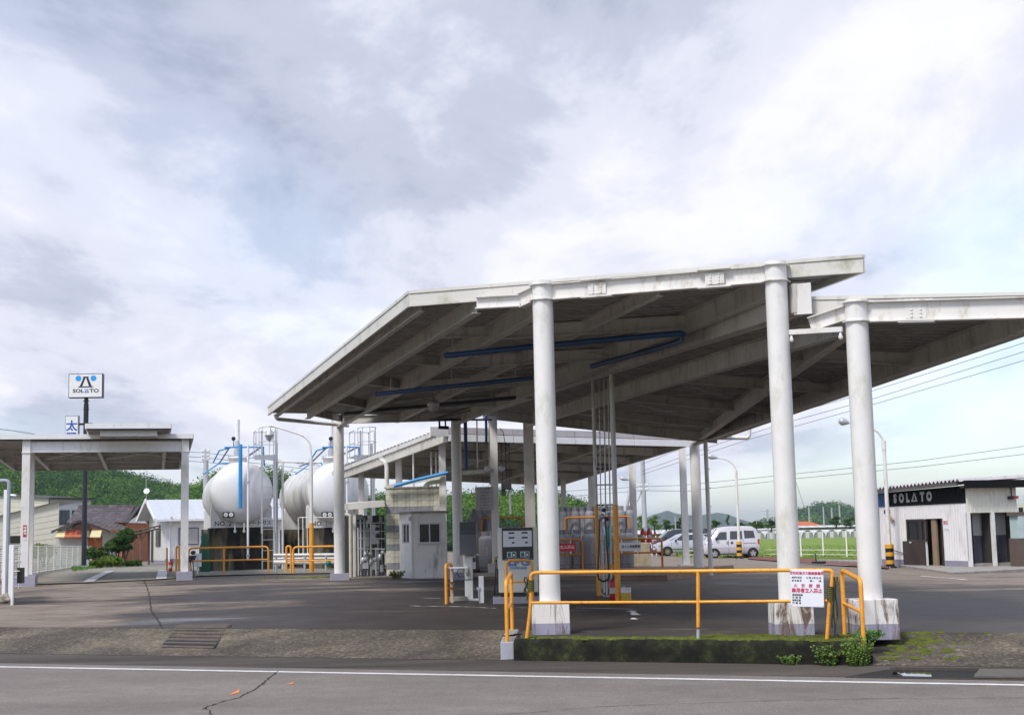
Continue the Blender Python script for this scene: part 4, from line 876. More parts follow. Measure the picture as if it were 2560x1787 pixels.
def gridroof(name, x0, x1, y0, y1, z0, z1, fh, root, nr, m=DECK):
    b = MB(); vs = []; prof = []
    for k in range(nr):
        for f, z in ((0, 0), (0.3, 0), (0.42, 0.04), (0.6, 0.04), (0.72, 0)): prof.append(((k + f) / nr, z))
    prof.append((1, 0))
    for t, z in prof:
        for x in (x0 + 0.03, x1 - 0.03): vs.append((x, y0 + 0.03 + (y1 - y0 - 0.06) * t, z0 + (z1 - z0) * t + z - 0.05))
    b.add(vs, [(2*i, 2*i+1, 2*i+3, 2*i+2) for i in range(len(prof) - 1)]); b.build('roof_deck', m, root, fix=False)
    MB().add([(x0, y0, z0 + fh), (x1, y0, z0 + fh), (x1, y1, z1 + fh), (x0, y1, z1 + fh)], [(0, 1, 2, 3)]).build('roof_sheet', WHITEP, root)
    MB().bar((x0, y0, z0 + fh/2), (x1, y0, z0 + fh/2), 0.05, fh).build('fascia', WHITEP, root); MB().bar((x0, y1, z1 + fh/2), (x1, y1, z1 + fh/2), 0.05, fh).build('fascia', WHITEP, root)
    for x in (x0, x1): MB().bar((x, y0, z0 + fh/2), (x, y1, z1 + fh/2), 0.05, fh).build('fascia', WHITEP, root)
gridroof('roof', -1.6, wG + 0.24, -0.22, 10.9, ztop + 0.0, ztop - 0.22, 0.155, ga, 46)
xa = (at(215, 1066, 45.2) - gL).dot(GR); xb = (at(427, 1063, 45.8) - gL).dot(GR)
zr0 = at(215, 1076, 45.0).z - gL.z
gridroof('raised_roof', xa, xb, -1.5, 1.6, zr0 + 0.06, zr0 + 0.02, 0.16, ga, 13)
MB().hbeam(V((xa + 0.42, -1.2, zr0 - 0.06)), V((xb - 0.42, -1.2, zr0 - 0.06)), 0.10, 0.20, 0.014, 0.02).build('beam', WHITEP, ga)
for x in (xa + 0.42, xb - 0.42): MB().hbeam(V((x, -1.14, zr0 - 0.06)), V((x, 4.0, zr0 - 0.18)), 0.09, 0.18).build('beam', BEAMC, ga)
for p, q in (((0.2, 0.4, ztop - 0.3), (2.1, 5, ztop - 0.36)), ((2.1, 0.4, ztop - 0.3), (0.2, 5, ztop - 0.36)), ((2.3, 0.4, ztop - 0.3), (wG - 0.1, 5, ztop - 0.36)), ((wG - 0.1, 0.4, ztop - 0.3), (2.3, 5, ztop - 0.36))): MB().tube([p, q], 0.012, 5).build('tie_rod', WHITEP, ga)
for y in (-0.8, 0.3, 1.2): MB().lathe([(0.05, 0.1), (0.07, 0), (0.05, -0.03)], 10, ((xa + xb)/2 + 0.2, y, zr0 - 0.12)).build('lamp', BLACK, ga)
sg = MB().mm((-0.05, -0.135, 1.55), (0.055, -0.125, 1.92)).build('red_plate', RED, ga)
text('lettering', '静電気', 0.09, TWHT, sg, (0.0, -0.136, 1.74), (0, 0, -1), (1, 0, 0), 0.002, 0.002)
MB().mm((-0.055, -0.133, 1.46), (0.06, -0.125, 1.50)).build('small_plate', BOARD, ga)
# --- sign pole
sp = gnd(209.5, 1421); pole = thing('sign_pole', 'tall black pole with white SOLATO sign box above the entrance canopy', 'sign', sp, rad(4))
hz_ = lambda v: at(209, v, sp.y).z - sp.z
px_ = sp.y / 3600.0
NAVY = mat('pole_black', (0.014, 0.014, 0.022), 0.45, var=0.1)
MB().tube([(0, 0, 0.05), (0, 0, hz_(1010))], 0.125, 18).build('pole', NAVY, pole); MB().tube([(0, 0, hz_(1060)), (0, 0, hz_(995))], 0.105, 18).build('pole_neck', NAVY, pole)
for v in (1003, 1024, 1060): MB().lathe([(0.16, 0), (0.16, 0.03)], 18, (0, 0, hz_(v))).build('flange', NAVY, pole)
MB().mm((-0.30, -0.3, -0.03), (0.30, 0.3, 0.16)).build('footing', LILAC, pole, bevel=0.01)
sb_ = MB().mm((-0.85, -0.20, hz_(995)), (0.85, 0.20, hz_(935))).build('sign_box', NAVY, pole, bevel=0.01)
SGW = mat('sign_face', (0.80, 0.80, 0.80), 0.3, var=0.02)
MB().mm((-0.815, -0.215, hz_(993.3)), (0.815, -0.19, hz_(936.7))).build('sign_face', SGW, sb_)
zc = hz_(962); DOT = mat('logo_blue', (0.02, 0.33, 0.80), 0.4, var=0.02)
fy = -0.2165
def flat(poly, m, name, y=fy, th=0.004): return MB().prism(poly, (0, y, 0), (1, 0, 0), (0, 0, 1), (0, -th, 0)).build(name, m, sb_)
for x in (-0.36, 0.39): MB().lathe([(0.145, 0), (0.145, 0.005)], 28, (x, fy, zc + 0.31), Matrix.Rotation(rad(90), 3, 'X')).build('logo_dot', DOT, sb_)
A = [(-0.08, 0.40), (0.10, 0.40), (0.13, 0.31)]
flat([(-0.13, zc + 0.40), (0.15, zc + 0.40), (0.15, zc + 0.345), (-0.13, zc + 0.345)], TBLK, 'logo_bar')
flat([(-0.11, zc + 0.345), (0.0, zc + 0.345), (-0.17, zc - 0.10), (-0.29, zc - 0.10)], TBLK, 'logo_leg'); flat([(0.02, zc + 0.345), (0.13, zc + 0.345), (0.31, zc - 0.10), (0.17, zc - 0.10)], TBLK, 'logo_leg')
flat([(-0.36, zc - 0.10), (0.38, zc - 0.10), (0.38, zc - 0.155), (-0.36, zc - 0.155)], TBLK, 'logo_bar')
text('lettering', 'SOL', 0.25, TBLK, sb_, (-0.36, fy + 0.001, zc - 0.335), (1, 0, 0), (0, 0, 1), 0.008, 0.003, sx=1.25)
text('lettering', 'TO', 0.25, TBLK, sb_, (0.44, fy + 0.001, zc - 0.335), (1, 0, 0), (0, 0, 1), 0.008, 0.003, sx=1.3)
flat([(0.02, zc - 0.25), (0.075, zc - 0.25), (0.0, zc - 0.42), (-0.055, zc - 0.42)], DOT, 'logo_leg'); flat([(0.075, zc - 0.25), (0.11, zc - 0.25), (0.17, zc - 0.42), (0.125, zc - 0.42)], TBLK, 'logo_leg'); flat([(-0.03, zc - 0.42), (0.15, zc - 0.42), (0.145, zc - 0.39), (-0.02, zc - 0.39)], TBLK, 'logo_bar', fy - 0.001)
for x in (-0.03, 0.19): MB().lathe([(0.028, 0), (0.028, 0.004)], 14, (x, fy, zc - 0.25), Matrix.Rotation(rad(90), 3, 'X')).build('logo_dot', DOT, sb_)
for x in (-0.45, 0.3): MB().lathe([(0.02, 0), (0.02, 0.05)], 8, (x, 0, hz_(935))).build('lifting_eye', NAVY, pole)
vx = (176.5 - 209.5) * px_
vb = MB().mm((vx - 0.33, -0.16, hz_(1167)), (vx + 0.33, 0.16, hz_(1039))).build('vertical_sign', mat('lightbox', (0.22, 0.23, 0.26), 0.4, var=0.05), pole, bevel=0.01)
MB().mm((vx - 0.30, -0.175, hz_(1165)), (vx + 0.30, -0.15, hz_(1041))).build('sign_face', SGW, vb)
for k, ch in enumerate('太陽石油'): text('lettering', ch, 0.56, mat('logo_navy', (0.015, 0.10, 0.42), 0.5), vb, (vx, -0.176, hz_(1066) - 0.6 * k), (1, 0, 0), (0, 0, 1), 0.016, 0.003)
for v in (1060, 1150): MB().bar((vx + 0.3, 0, hz_(v)), (0.32, 0, hz_(v)), 0.10, 0.10).build('arm', NAVY, pole)

# --- storage tanks
TANKW = mat('tank_enamel', (0.74, 0.74, 0.75), 0.35, var=0.03, scale=1.2)
TANKB = mat('tank_weathered', (0.70, 0.70, 0.69), 0.42, var=0.05, dirt=(0.24, 0.20, 0.11), damt=0.50, dscale=2.2, dstretch=0.22)
PIER = mat('mouldy_pier', (0.018, 0.017, 0.014), 0.9, var=0.4, scale=3, dirt=(0.42, 0.35, 0.23), damt=0.42, dscale=1.1, dstretch=0.16, bump=0.3)
def make_tank(u, label, no, sub):
    c = at(u, 1231, 58.6); zc = c.z; base = gz(V((c.x, 58.6, 0))); t = thing('storage_tank', label, 'gas tank', base, rad(14.5 if no == 2 else 17.5), 'white gas storage tanks')
    zc -= base.z; R = 1.25; RX = Matrix.Rotation(rad(-90), 3, 'X')
    head = [(0.001, 0.0)] + [(R * sin(a), 0.62 * (1 - cos(a))) for a in [rad(x) for x in range(8, 91, 7)]] + [(R, 0.62)]
    MB().lathe(head, 56, (0, -0.62, zc), RX, caps=False).build('front_head', TANKW, t)
    MB().lathe([(R, 0.0), (R, 7.9)], 56, (0, 0, zc), RX, caps=False).build('shell', TANKB, t)
    MB().lathe([(R * cos(a), 0.62 * sin(a)) for a in [rad(x) for x in range(0, 91, 9)]], 40, (0, 7.9, zc), RX).build('rear_head', TANKW, t)
    zs = at(u, 1318, 58.9).z - base.z; zw = at(u, 1268, 58.9).z - base.z
    for y in (0.25, 6.6):
        MB().mm((-1.31, y, -0.1), (1.33, y + 0.65, zs)).build('pier', PIER, t, bevel=0.02)
        n = 20; pts = [(-1.20, zs), (1.24, zs), (1.24, zw)] + [(R * 1.005 * cos(a), zc + R * 1.005 * sin(a)) for a in [rad(-22 - 136 * k / n) for k in range(n + 1)]] + [(-1.20, zw)]
        sd2 = MB().prism(pts, (0, y + 0.05, 0), (1, 0, 0), (0, 0, 1), (0, 0.5, 0)).build('saddle', WHITEP, t)
        if y < 1:
            text('lettering', 'NO. %d' % no, 0.26, TBLK, sd2, (-0.72, y + 0.05, zs + 0.16), (1, 0, 0), (0, 0, 1), 0.004, 0.003)
            text('lettering', 'オートガス', 0.2, TBLK, sd2, (0.72, y + 0.05, zs + 0.16), (1, 0, 0), (0, 0, 1), 0.004, 0.003)
    # gauges
    gx = -0.55; zg = at(u, 1286, 58.2).z - base.z
    gb = MB().mm((gx - 0.22, -0.50, zg - 0.11), (gx + 0.22, -0.36, zg + 0.11)).build('gauge_box', BLACK, t, bevel=0.02)
    for x in (-0.105, 0.105):
        MB().lathe([(0.085, 0), (0.085, 0.02), (0.075, 0.022)], 18, (gx + x, -0.505, zg), Matrix.Rotation(rad(90), 3, 'X')).build('dial', WHITEP, gb)
        MB().bar((gx + x - 0.03, -0.53, zg - 0.03), (gx + x + 0.03, -0.53, zg + 0.035), 0.008, 0.012).build('needle', BLACK, gb)
    MB().tube([(gx, -0.42, zg - 0.11), (gx - 0.02, -0.3, zg - 0.45)], 0.015, 6).build('gauge_pipe', GALV, t)
    # dome, vent stack, blue sprinkler pipes
    zT = zc + R
    MB().lathe([(0.40, -0.15), (0.40, 0.16), (0.46, 0.16), (0.46, 0.24), (0.40, 0.24)], 24, (-0.05, 0.9, zT)).build('manhole', WHITEP, t)
    for k in range(10): MB().lathe([(0.02, 0.24), (0.02, 0.30)], 6, (-0.05 + 0.42 * cos(k * 0.628), 0.9 + 0.42 * sin(k * 0.628), zT)).build('stud', GALV, t)
    MB().lathe([(0.11, 0.2), (0.15, 0.42), (0.10, 0.62), (0.13, 0.75), (0.06, 0.95)], 14, (-0.12, 0.9, zT)).build('relief_valve', GALV, t)
    zv = at(u - 5, 1045, 58.6).z - base.z
    MB().tube([(-0.12, 0.9, zT + 0.9), (-0.12, 0.9, zv)], 0.105, 14).build('vent_stack', WHITEP, t)
    zh = at(u, 1118, 58.4).z - base.z; zl = at(u, 1271, 58.2).z - base.z
    MB().lathe([(0.02, 0), (0.02, 0.06), (0.085, 0.06), (0.085, 0.10)], 14, (-0.34, -0.15, zh + 0.35), Matrix.Rotation(rad(90), 3, 'X')).build('pressure_gauge', BLACK, t)
    MB().tube([(-0.34, -0.2, zh), (-0.34, -0.2, zh + 0.3)], 0.015, 6).build('gauge_stem', DARK, t)
    MB().tube([(-0.10, -0.78, zl), (-0.10, -0.78, zh + 0.08)], 0.078, 14).build('sprinkler_riser', BLUE, t)
    MB().tube(bend([(-1.10, 0.5, zT + 0.02), (-0.90, -0.2, zh - 0.12), (-0.45, -0.3, zh - 0.01), (-0.72, -0.3, zh), (0.86, -0.3, zh), (0.88, 0.1, zh - 0.02), (0.92, 0.1, zh - 0.75), (1.15, 0.6, zh - 0.78)], 0.06), 0.030, 10).build('sprinkler_header', BLUE, t)
    MB().tube([(-0.50, -0.25, zh), (-0.75, 1.9, zT + 0.10), (-0.85, 4.5, zT + 0.05)], 0.030, 8).build('sprinkler_pipe', BLUEDK, t)
    MB().tube(bend([(-1.45, 1.9, zT - 0.42), (-0.85, 1.8, zT + 0.02), (-0.35, 1.8, zT + 0.05), (-0.35, 1.8, zT - 0.1)], 0.08), 0.028, 8).build('sprinkler_pipe', BLUE, t)
    MB().tube([(0.75, -0.25, zh), (0.35, 2.2, zT + 0.3)], 0.036, 8).build('sprinkler_pipe', BLUEDK, t)
    # drain line down the front
    MB().tube([(0.20, -0.80, 0.45), (0.20, -0.80, zh + 0.05)], 0.045, 10).build('level_pipe', WHITEP, t)
    for z in (0.55, 0.85, zc + 0.35): MB().lathe([(0.07, 0), (0.07, 0.08)], 8, (0.20, -0.80, z)).build('pipe_flange', GALV, t)
    for x in (-0.28, 0.08):
        MB().tube([(x, -0.3, zs + 0.18), (x, -0.38, zs - 0.22)], 0.03, 8).build('drain_stub', GALV, t); MB().lathe([(0.06, 0), (0.06, 0.10)], 8, (x, -0.38, zs - 0.2)).build('drain_valve', GALV, t)
    # ladder with safety cage and platform
    lx0, lx1, ly = 0.75, 1.20, -1.0; zp = at(u, 1143, 58.2).z - base.z; zk = at(u, 1073, 58.2).z - base.z
    for x in (lx0, lx1): MB().tube([(x, ly, 0), (x, ly, zp + 0.1)], 0.024, 8).build('ladder_rail', GALV, t)
    for x in (lx0 - 0.02, lx1 + 0.06): MB().mm((x - 0.035, ly - 0.02, zs * 0.85), (x + 0.035, ly + 0.02, zk - 0.1 if x < 1 else zp)).build('ladder_stile', GALV, t)
    k = 0; z = 0.35
    while z < zp: MB().tube([(lx0, ly, z), (lx1, ly, z)], 0.012, 6).build('rung', GALV, t); z += 0.42
    MB().mm((0.45, ly + 0.02, zp - 0.02), (1.35, ly + 1.2, zp + 0.03)).build('platform', GALV, t)
    MB().mm((0.45, ly - 0.0, zp - 0.14), (1.35, ly + 0.018, zp + 0.06)).build('platform_edge', GALV, t)
    for x0, y0, x1, y1 in ((0.5, ly + 0.05, 0.5, ly + 1.15), (0.5, ly + 1.15, 1.3, ly + 1.15), (1.3, ly + 0.05, 1.3, ly + 1.15)):
        MB().tube(bend([(x0, y0, zp), (x0, y0, zp + 1.05), (x1, y1, zp + 1.05), (x1, y1, zp)], 0.1), 0.018, 7).build('handrail', GALV, t); MB().tube([(x0, y0, zp + 0.55), (x1, y1, zp + 0.55)], 0.015, 6).build('mid_rail', GALV, t)
    for z in (zk, (zk + zp) / 2):
        MB().tube([(lx0 + 0.225 + 0.36 * cos(a), ly - 0.02 - 0.62 * sin(a), z) for a in [pi * j / 12 for j in range(13)]], 0.017, 6).build('cage_hoop', GALV, t)
    for j in range(0, 13, 3):
        a = pi * j / 12; q = (lx0 + 0.225 + 0.36 * cos(a), ly - 0.02 - 0.62 * sin(a)); MB().tube([(*q, zp + 0.02), (*q, zk)], 0.014, 6).build('cage_bar', GALV, t)
    MB().tube([(1.42, 0.2, 0), (1.42, 0.2, zp + 0.6)], 0.06, 10).build('standpipe', GALV, t)
    for z in (1.4, 2.4, 3.4, 4.2): MB().tube([(1.42, 0.2, z), (1.62, 0.2, z + 0.22), (1.42, 0.2, z + 0.24)], 0.012, 5).build('step_bracket', GALV, t)
    return t
make_tank(604, 'white gas tank marked number two on black stained piers', 2, 0)
make_tank(846, 'white gas tank marked number one behind the left canopy column', 1, 0)
# pipe bridge between the tanks
q0 = at(684, 1154, 59); q1 = at(800, 1156, 59); pbz = thing('pipe_bridge', 'white pipe bridge running between the two tanks', 'pipe', gz(at(707, 1400, 59)))
MB().tube([q0, q1], 0.035, 8).build('pipe_run', STEELW, pbz, world=True); g7 = gz(at(707, 1400, 59)); MB().tube([g7, V((g7.x, g7.y, q0.z))], 0.05, 8).build('support', STEELW, pbz, world=True)
for u in (745, 756): MB().lathe([(0.07, -0.03), (0.07, 0.03)], 10, at(u, 1155, 59), Matrix.Rotation(rad(90), 3, 'Y')).build('flange', STEELW, pbz, world=True)
# low pipework and clutter between the tanks
cl = thing('manifold', 'low white pipework on stands between the two tanks', 'pipework', gz(at(730, 1425, 54)))
for v, y, r in ((1387, 55, 0.06), (1396, 54.5, 0.045), (1405, 53.5, 0.08)):
    MB().tube([at(684, v, y), at(838, v - 1, y)], r, 10).build('pipe_run', STEELW, cl, world=True)
for u in (690, 712, 762, 815): 
    q = gz(at(u, 1420, 54)); MB().tube([q, V((q.x, q.y, q.z + 0.55))], 0.045, 8).build('stand', GALV, cl, world=True)
MB().lathe([(0.02, -0.1), (0.12, -0.06), (0.12, 0.06), (0.02, 0.1)], 12, at(821, 1408, 53.4), Matrix.Rotation(rad(90), 3, 'Y')).build('green_valve', mat('valve_green', (0.0, 0.16, 0.09), 0.4), cl, world=True)
for u0, u1, v0, v1, y in ((746, 752, 1293, 1395, 55), (757, 760, 1293, 1395, 55), (768, 770, 1293, 1395, 55)):
    MB().tube([at(u0, v0, y), at(u0 + 1, v1, y)], 0.022, 6).build('frame_post', STEELW, cl, world=True)
MB().tube([at(748, 1293, 55), at(833, 1293, 55)], 0.022, 6).build('frame_rail', STEELW, cl, world=True)
# --- orange rails by the tanks
def pipe_rail(label, pts, posts, mids, y, name='pipe_rail', r=0.036):
    q = [at(u, v, y) for u, v in pts]; g = gz(at(posts[0], 1425, y)); t = thing(name, label, 'guard rail', g, 0, 'orange pipe rails by the tanks')
    zt = q[0].z; a, c = q[0], q[-1]
    MB().tube(bend([V((a.x, y, zy(a.x, y))), V((a.x, y, zt)), V((c.x, y, zt)), V((c.x, y, zy(c.x, y)))], 0.15, 5), r, 10).build('hoop', ORANGE, t, world=True)
    for v in mids: z = at((pts[0][0] + pts[-1][0]) / 2, v, y).z; MB().tube([V((a.x, y, z)), V((c.x, y, z))], r * 0.8, 8).build('mid_rail', ORANGE, t, world=True)
    for u in posts[1:]: p = at(u, 1400, y); MB().tube([V((p.x, y, zy(p.x, y))), V((p.x, y, zt))], r * 0.9, 8).build('post', ORANGE, t, world=True)
    return t
pipe_rail('orange pipe rail in front of tank number two', [(472, 1370), (671, 1366)], [472, 560], [1400], 51.0)
pipe_rail('orange pipe rail in front of tank number one', [(733, 1367), (842, 1366)], [733], [1401], 51.0)
pipe_rail('narrow orange hoop between the rails of the two tanks', [(716, 1365), (727, 1365)], [716], [1401], 51.5)
pipe_rail('small orange hoop behind the right entrance column', [(441, 1366), (448, 1366)], [441], [1402], 51.5)
op = gnd(417, 1430); o = thing('bollard', 'thin orange bollard beside the red extinguisher at the left', 'bollard', op); MB().tube([(0, 0, 0), (0, 0, at(417, 1369, op.y).z - op.z)], 0.035, 10).build('post', ORANGE, o); MB().lathe([(0.05, 0), (0.05, 0.03)], 12).build('foot', ORANGE, o)
extinguisher(gnd(426, 1427), 0, 'red fire extinguisher standing beside the thin orange bollard', 0.5, 0.08)
vx_ = gnd(494, 1434); o = thing('valve_cabinet', 'pale grey valve cabinet on a post before tank number two', 'cabinet', vx_)
zc0 = at(494, 1416, vx_.y).z - vx_.z; zc1 = at(494, 1383, vx_.y).z - vx_.z
MB().tube([(0, 0, 0), (0, 0, zc0)], 0.03, 8).build('post', WHITEP, o); bx_ = MB().mm((-0.125, -0.09, zc0), (0.125, 0.09, zc1)).build('cabinet', BOARD, o, bevel=0.006); MB().mm((-0.004, -0.094, zc0 + 0.01), (0.004, -0.088, zc1 - 0.01)).build('door_gap', DARK, bx_)
b = thing('coupling_stand', 'black hose couplings on a low stand left of the valve cabinet', 'coupling', gz(at(478, 1424, 50)))
for u, v, rr in ((483, 1381, 0.07), (478, 1392, 0.06), (484, 1392, 0.06), (474, 1399, 0.07)): MB().lathe([(0.02, -0.09), (rr, -0.05), (rr, 0.05), (0.02, 0.09)], 8, at(u, v, 50), Matrix.Rotation(rad(80), 3, 'Y')).build('coupling', DARK, b, world=True)
for u in (476, 482): MB().tube([at(u, 1398, 50), gz(at(u + 3, 1424, 50))], 0.02, 6).build('leg', DARK, b, world=True)
MB().tube([at(472, 1397, 50), at(488, 1397, 50)], 0.035, 8).build('bar', DARK, b, world=True)
# --- gooseneck lamp by the tanks
lp = gnd(779, 1431); o = thing('yard_lamp', 'gooseneck yard lamp with bell shade and orange foot by the tanks', 'lamp post', lp)
zo = at(779, 1307, lp.y).z; za = at(776, 1143, lp.y).z
MB().tube([lp, V((lp.x, lp.y, zo))], 0.085, 14).build('foot', ORANGE, o, world=True); MB().tube([V((lp.x, lp.y, zo)), V((lp.x, lp.y, za))], 0.062, 12).build('post', STEELW, o, world=True)
MB().tube([V((lp.x, lp.y, za))] + [at(u, v, lp.y) for u, v in ((776.5, 1117), (774, 1107), (768, 1098), (760, 1091), (749, 1085.5), (711, 1073), (678, 1063), (677, 1066))], 0.036, 10).build('arm', STEELW, o, world=True)
c = at(673.5, 1086, lp.y); MB().lathe([(0.03, 0.32), (0.05, 0.20), (0.11, 0.13), (0.14, 0.02), (0.19, -0.03), (0.17, -0.05)], 18, c).build('shade', GALV, o, world=True); MB().lathe([(0.11, -0.04), (0.11, -0.10), (0.07, -0.18), (0.005, -0.2)], 14, c).build('globe', MATS['lamp_glass'], o, world=True)
b = MB()
for k in range(4):
    a = pi * k / 4; b.tube([c + V((0.15 * cos(a), 0.15 * sin(a), -0.04)), c + V((0.12 * cos(a), 0.12 * sin(a), -0.17)), c + V((0, 0, -0.24)), c + V((-0.12 * cos(a), -0.12 * sin(a), -0.17)), c + V((-0.15 * cos(a), -0.15 * sin(a), -0.04))], 0.008, 5)
b.build('wire_guard', GALV, o, world=True)
MB().tube([at(678, 1062, lp.y), c + V((0, 0, 0.3))], 0.02, 6).build('hook', GALV, o, world=True)

# --- block wall, control booth
BKM = mat('block_cream', (0.64, 0.62, 0.51), 0.85, var=0.10, scale=2, dirt=(0.16, 0.13, 0.09), damt=0.42, dscale=3.0, dstretch=0.3, bump=0.3, inst=0.07)
BKG = mat('block_grey_band', (0.27, 0.28, 0.31), 0.8, var=0.08, dirt=(0.14, 0.13, 0.11), damt=0.25)
bw0 = gz(at(966, 1437, 47.0)); bwl = thing('block_wall', 'stained cream block wall with grey bands behind the booth', 'wall', bw0, rad(3))
Hw = at(966, 1221, 47.0).z - bw0.z; Lw = (1114 - 966) * 47 / 3600.0; nc = 14; ch = Hw / nc; nbk = 5; bl_ = Lw / nbk
proto = {}
for r in range(nc):
    off = 0.5 * (r % 2) * 0
    for k in range(nbk):
        m = BKG if r in (1, 4, 7, 10) and not (r == 10 and k == nbk - 1) else BKM
        key = m.name
        if key not in proto:
            proto[key] = MB().mm((0.004, -0.005, 0.005), (bl_ - 0.004, 0.19, ch - 0.003)).build('brick', m, bwl, bevel=0.004); o = proto[key]
        else: o = proto[key].copy(); COL.objects.link(o); o.parent = bwl
        o.location = (k * bl_, 0.002 * ((k * 7 + r * 3) % 4), r * ch)
MB().mm((0.004, 0.012, -0.05), (Lw - 0.004, 0.18, Hw)).build('mortar', mat('mortar', (0.22, 0.19, 0.15), 0.95, var=0.2), bwl); MB().mm((-0.04, -0.03, Hw), (Lw + 0.04, 0.22, Hw + 0.05)).build('coping', CONC, bwl)
for y in (0.19,): MB().mm((0.0, y, -0.05), (0.19, y + 1.8, Hw)).build('side_wall', BKM, bwl); MB().mm((Lw - 0.19, y, -0.05), (Lw, y + 1.8, Hw)).build('side_wall', BKM, bwl)
RENDER = mat('booth_render', (0.78, 0.77, 0.74), 0.8, var=0.05, dirt=(0.10, 0.10, 0.06), damt=0.22, dscale=2.5, bump=0.25, bscale=120)
bo = gz(at(1037, 1443, 44.6)); bth = thing('control_booth', 'small white rendered booth with a sliding window against the block wall', 'booth', bo, rad(4))
Wb = (1115 - 1036) * 44.6 / 3600.0; Hb = at(1037, 1282, 44.6).z - bo.z; sc_b = 44.6 / 3600.0
wx0, wx1 = (1047 - 1036) * sc_b, (1101 - 1036) * sc_b; wz0 = at(1070, 1357, 44.6).z - bo.z; wz1 = at(1070, 1307, 44.6).z - bo.z
bb = MB(); D_ = 2.1
bb.mm((0, 0, -0.05), (wx0, 0.12, Hb)); bb.mm((wx1, 0, -0.05), (Wb, 0.12, Hb)); bb.mm((wx0, 0, -0.05), (wx1, 0.12, wz0)); bb.mm((wx0, 0, wz1), (wx1, 0.12, Hb))
bb.build('front_wall', RENDER, bth)
sl = V((-0.36, 0.95, 0)).normalized(); Ls = 1.05
b = MB()
def sidebox(a0, a1, z0, z1): p = V((0, 0.02, 0)); b.bar(p + sl * a0 + V((-0.04, 0, (z0 + z1)/2)), p + sl * a1 + V((-0.04, 0, (z0 + z1)/2)), 0.10, z1 - z0)
sidebox(0, 0.22, -0.05, Hb); sidebox(0.82, Ls, -0.05, Hb); sidebox(0.22, 0.82, -0.05, wz0); sidebox(0.22, 0.82, wz1, Hb); b.build('side_wall', RENDER, bth)
MB().mm((Wb - 0.12, 0.125, -0.05), (Wb, D_, Hb)).build('side_wall', RENDER, bth)
MB().prism([(-0.10, -0.10), (Wb + 0.12, -0.10), (Wb + 0.12, D_), (-0.75, 1.2)], (0, 0, Hb), (1, 0, 0), (0, 1, 0), (0, 0, 0.055)).build('roof_slab', CONC, bth, bevel=0.008)
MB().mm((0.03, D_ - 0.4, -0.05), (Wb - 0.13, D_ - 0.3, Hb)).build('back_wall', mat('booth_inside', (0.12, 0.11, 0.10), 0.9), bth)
wn = MB(); t_ = 0.035
wn.mm((wx0, -0.015, wz0), (wx1, 0.05, wz0 + t_)); wn.mm((wx0, -0.015, wz1 - t_), (wx1, 0.05, wz1)); wn.mm((wx0, -0.015, wz0 + t_), (wx0 + t_, 0.05, wz1 - t_)); wn.mm((wx1 - t_, -0.015, wz0 + t_), (wx1, 0.05, wz1 - t_)); wn.mm(((wx0 + wx1)/2 - 0.018, -0.01, wz0 + t_), ((wx0 + wx1)/2 + 0.018, 0.04, wz1 - t_))
win = wn.build('window', GALV, bth)
MB().mm((wx0 + t_, 0.02, wz0 + t_), ((wx0 + wx1)/2 - 0.018, 0.026, wz1 - t_)).build('pane', GLASS, win); MB().mm(((wx0 + wx1)/2 + 0.018, 0.028, wz0 + t_), (wx1 - t_, 0.034, wz1 - t_)).build('pane', GLASS, win)
MB().mm((wx0 - 0.03, -0.05, wz0 - 0.035), (wx1 + 0.03, 0.0, wz0)).build('sill', GALV, win)
p = V((0, 0.02, 0)); sw = MB()
for a in (0.22, 0.52, 0.79): sw.bar(p + sl * a + V((-0.06, 0, wz0)), p + sl * a + V((-0.06, 0, wz1)), 0.035, 0.05, up=(1, 0, 0))
sw.bar(p + sl * 0.2 + V((-0.06, 0, wz0 + 0.02)), p + sl * 0.84 + V((-0.06, 0, wz0 + 0.02)), 0.05, 0.04); sw.bar(p + sl * 0.2 + V((-0.06, 0, wz1 - 0.02)), p + sl * 0.84 + V((-0.06, 0, wz1 - 0.02)), 0.05, 0.04); w2 = sw.build('side_window', GALV, bth)
b = MB(); b.bar(p + sl * 0.22 + V((-0.03, 0, (wz0 + wz1)/2)), p + sl * 0.82 + V((-0.03, 0, (wz0 + wz1)/2)), 0.01, wz1 - wz0); b.build('pane', GLASS, w2)
MB().lathe([(0.03, 0), (0.06, -0.04), (0.05, -0.10), (0.01, -0.14)], 10, V((-0.12, 0.05, Hb - 0.1))).build('wall_lamp', GALV, bth)
weed('weed_clump', 'green weeds at the foot of the block wall', gnd(978, 1436), 0.28, 0.35, 26, LEAF2, 31, 0.07)
weed('weed_clump', 'low pale weeds on the asphalt before the block wall', gnd(993, 1446), 0.34, 0.22, 26, LEAF, 32, 0.06)
# --- pump shelter between tank one and the block wall
ps0 = gz(at(887, 1434, 46.5)); ps = thing('pump_shelter', 'lean-to pump shelter full of grey pipes left of the block wall', 'shelter', ps0)
zr_ = at(887, 1262, 46.5).z
MB().bar(at(862, 1267, 46.4), at(962, 1258, 46.4), 0.12, 0.20).build('edge_beam', CREAM, ps, world=True); MB().add([at(862, 1262, 46.4), at(962, 1252, 46.4), at(958, 1250, 51), at(866, 1256, 51)], [(0, 1, 2, 3)]).build('roof', CREAM, ps, world=True)
MB().bar(ps0, V((ps0.x, ps0.y, zr_ - 0.1)), 0.10, 0.10, up=(0, 1, 0)).build('post', CREAM, ps, world=True)
MB().tube(bend([at(862, 1286, 46.2), at(876, 1288, 46.2), gz(at(877, 1432, 46.2))], 0.2, 6), 0.055, 12).build('rain_pipe', mat('old_pvc', (0.55, 0.54, 0.43), 0.5), ps, world=True)
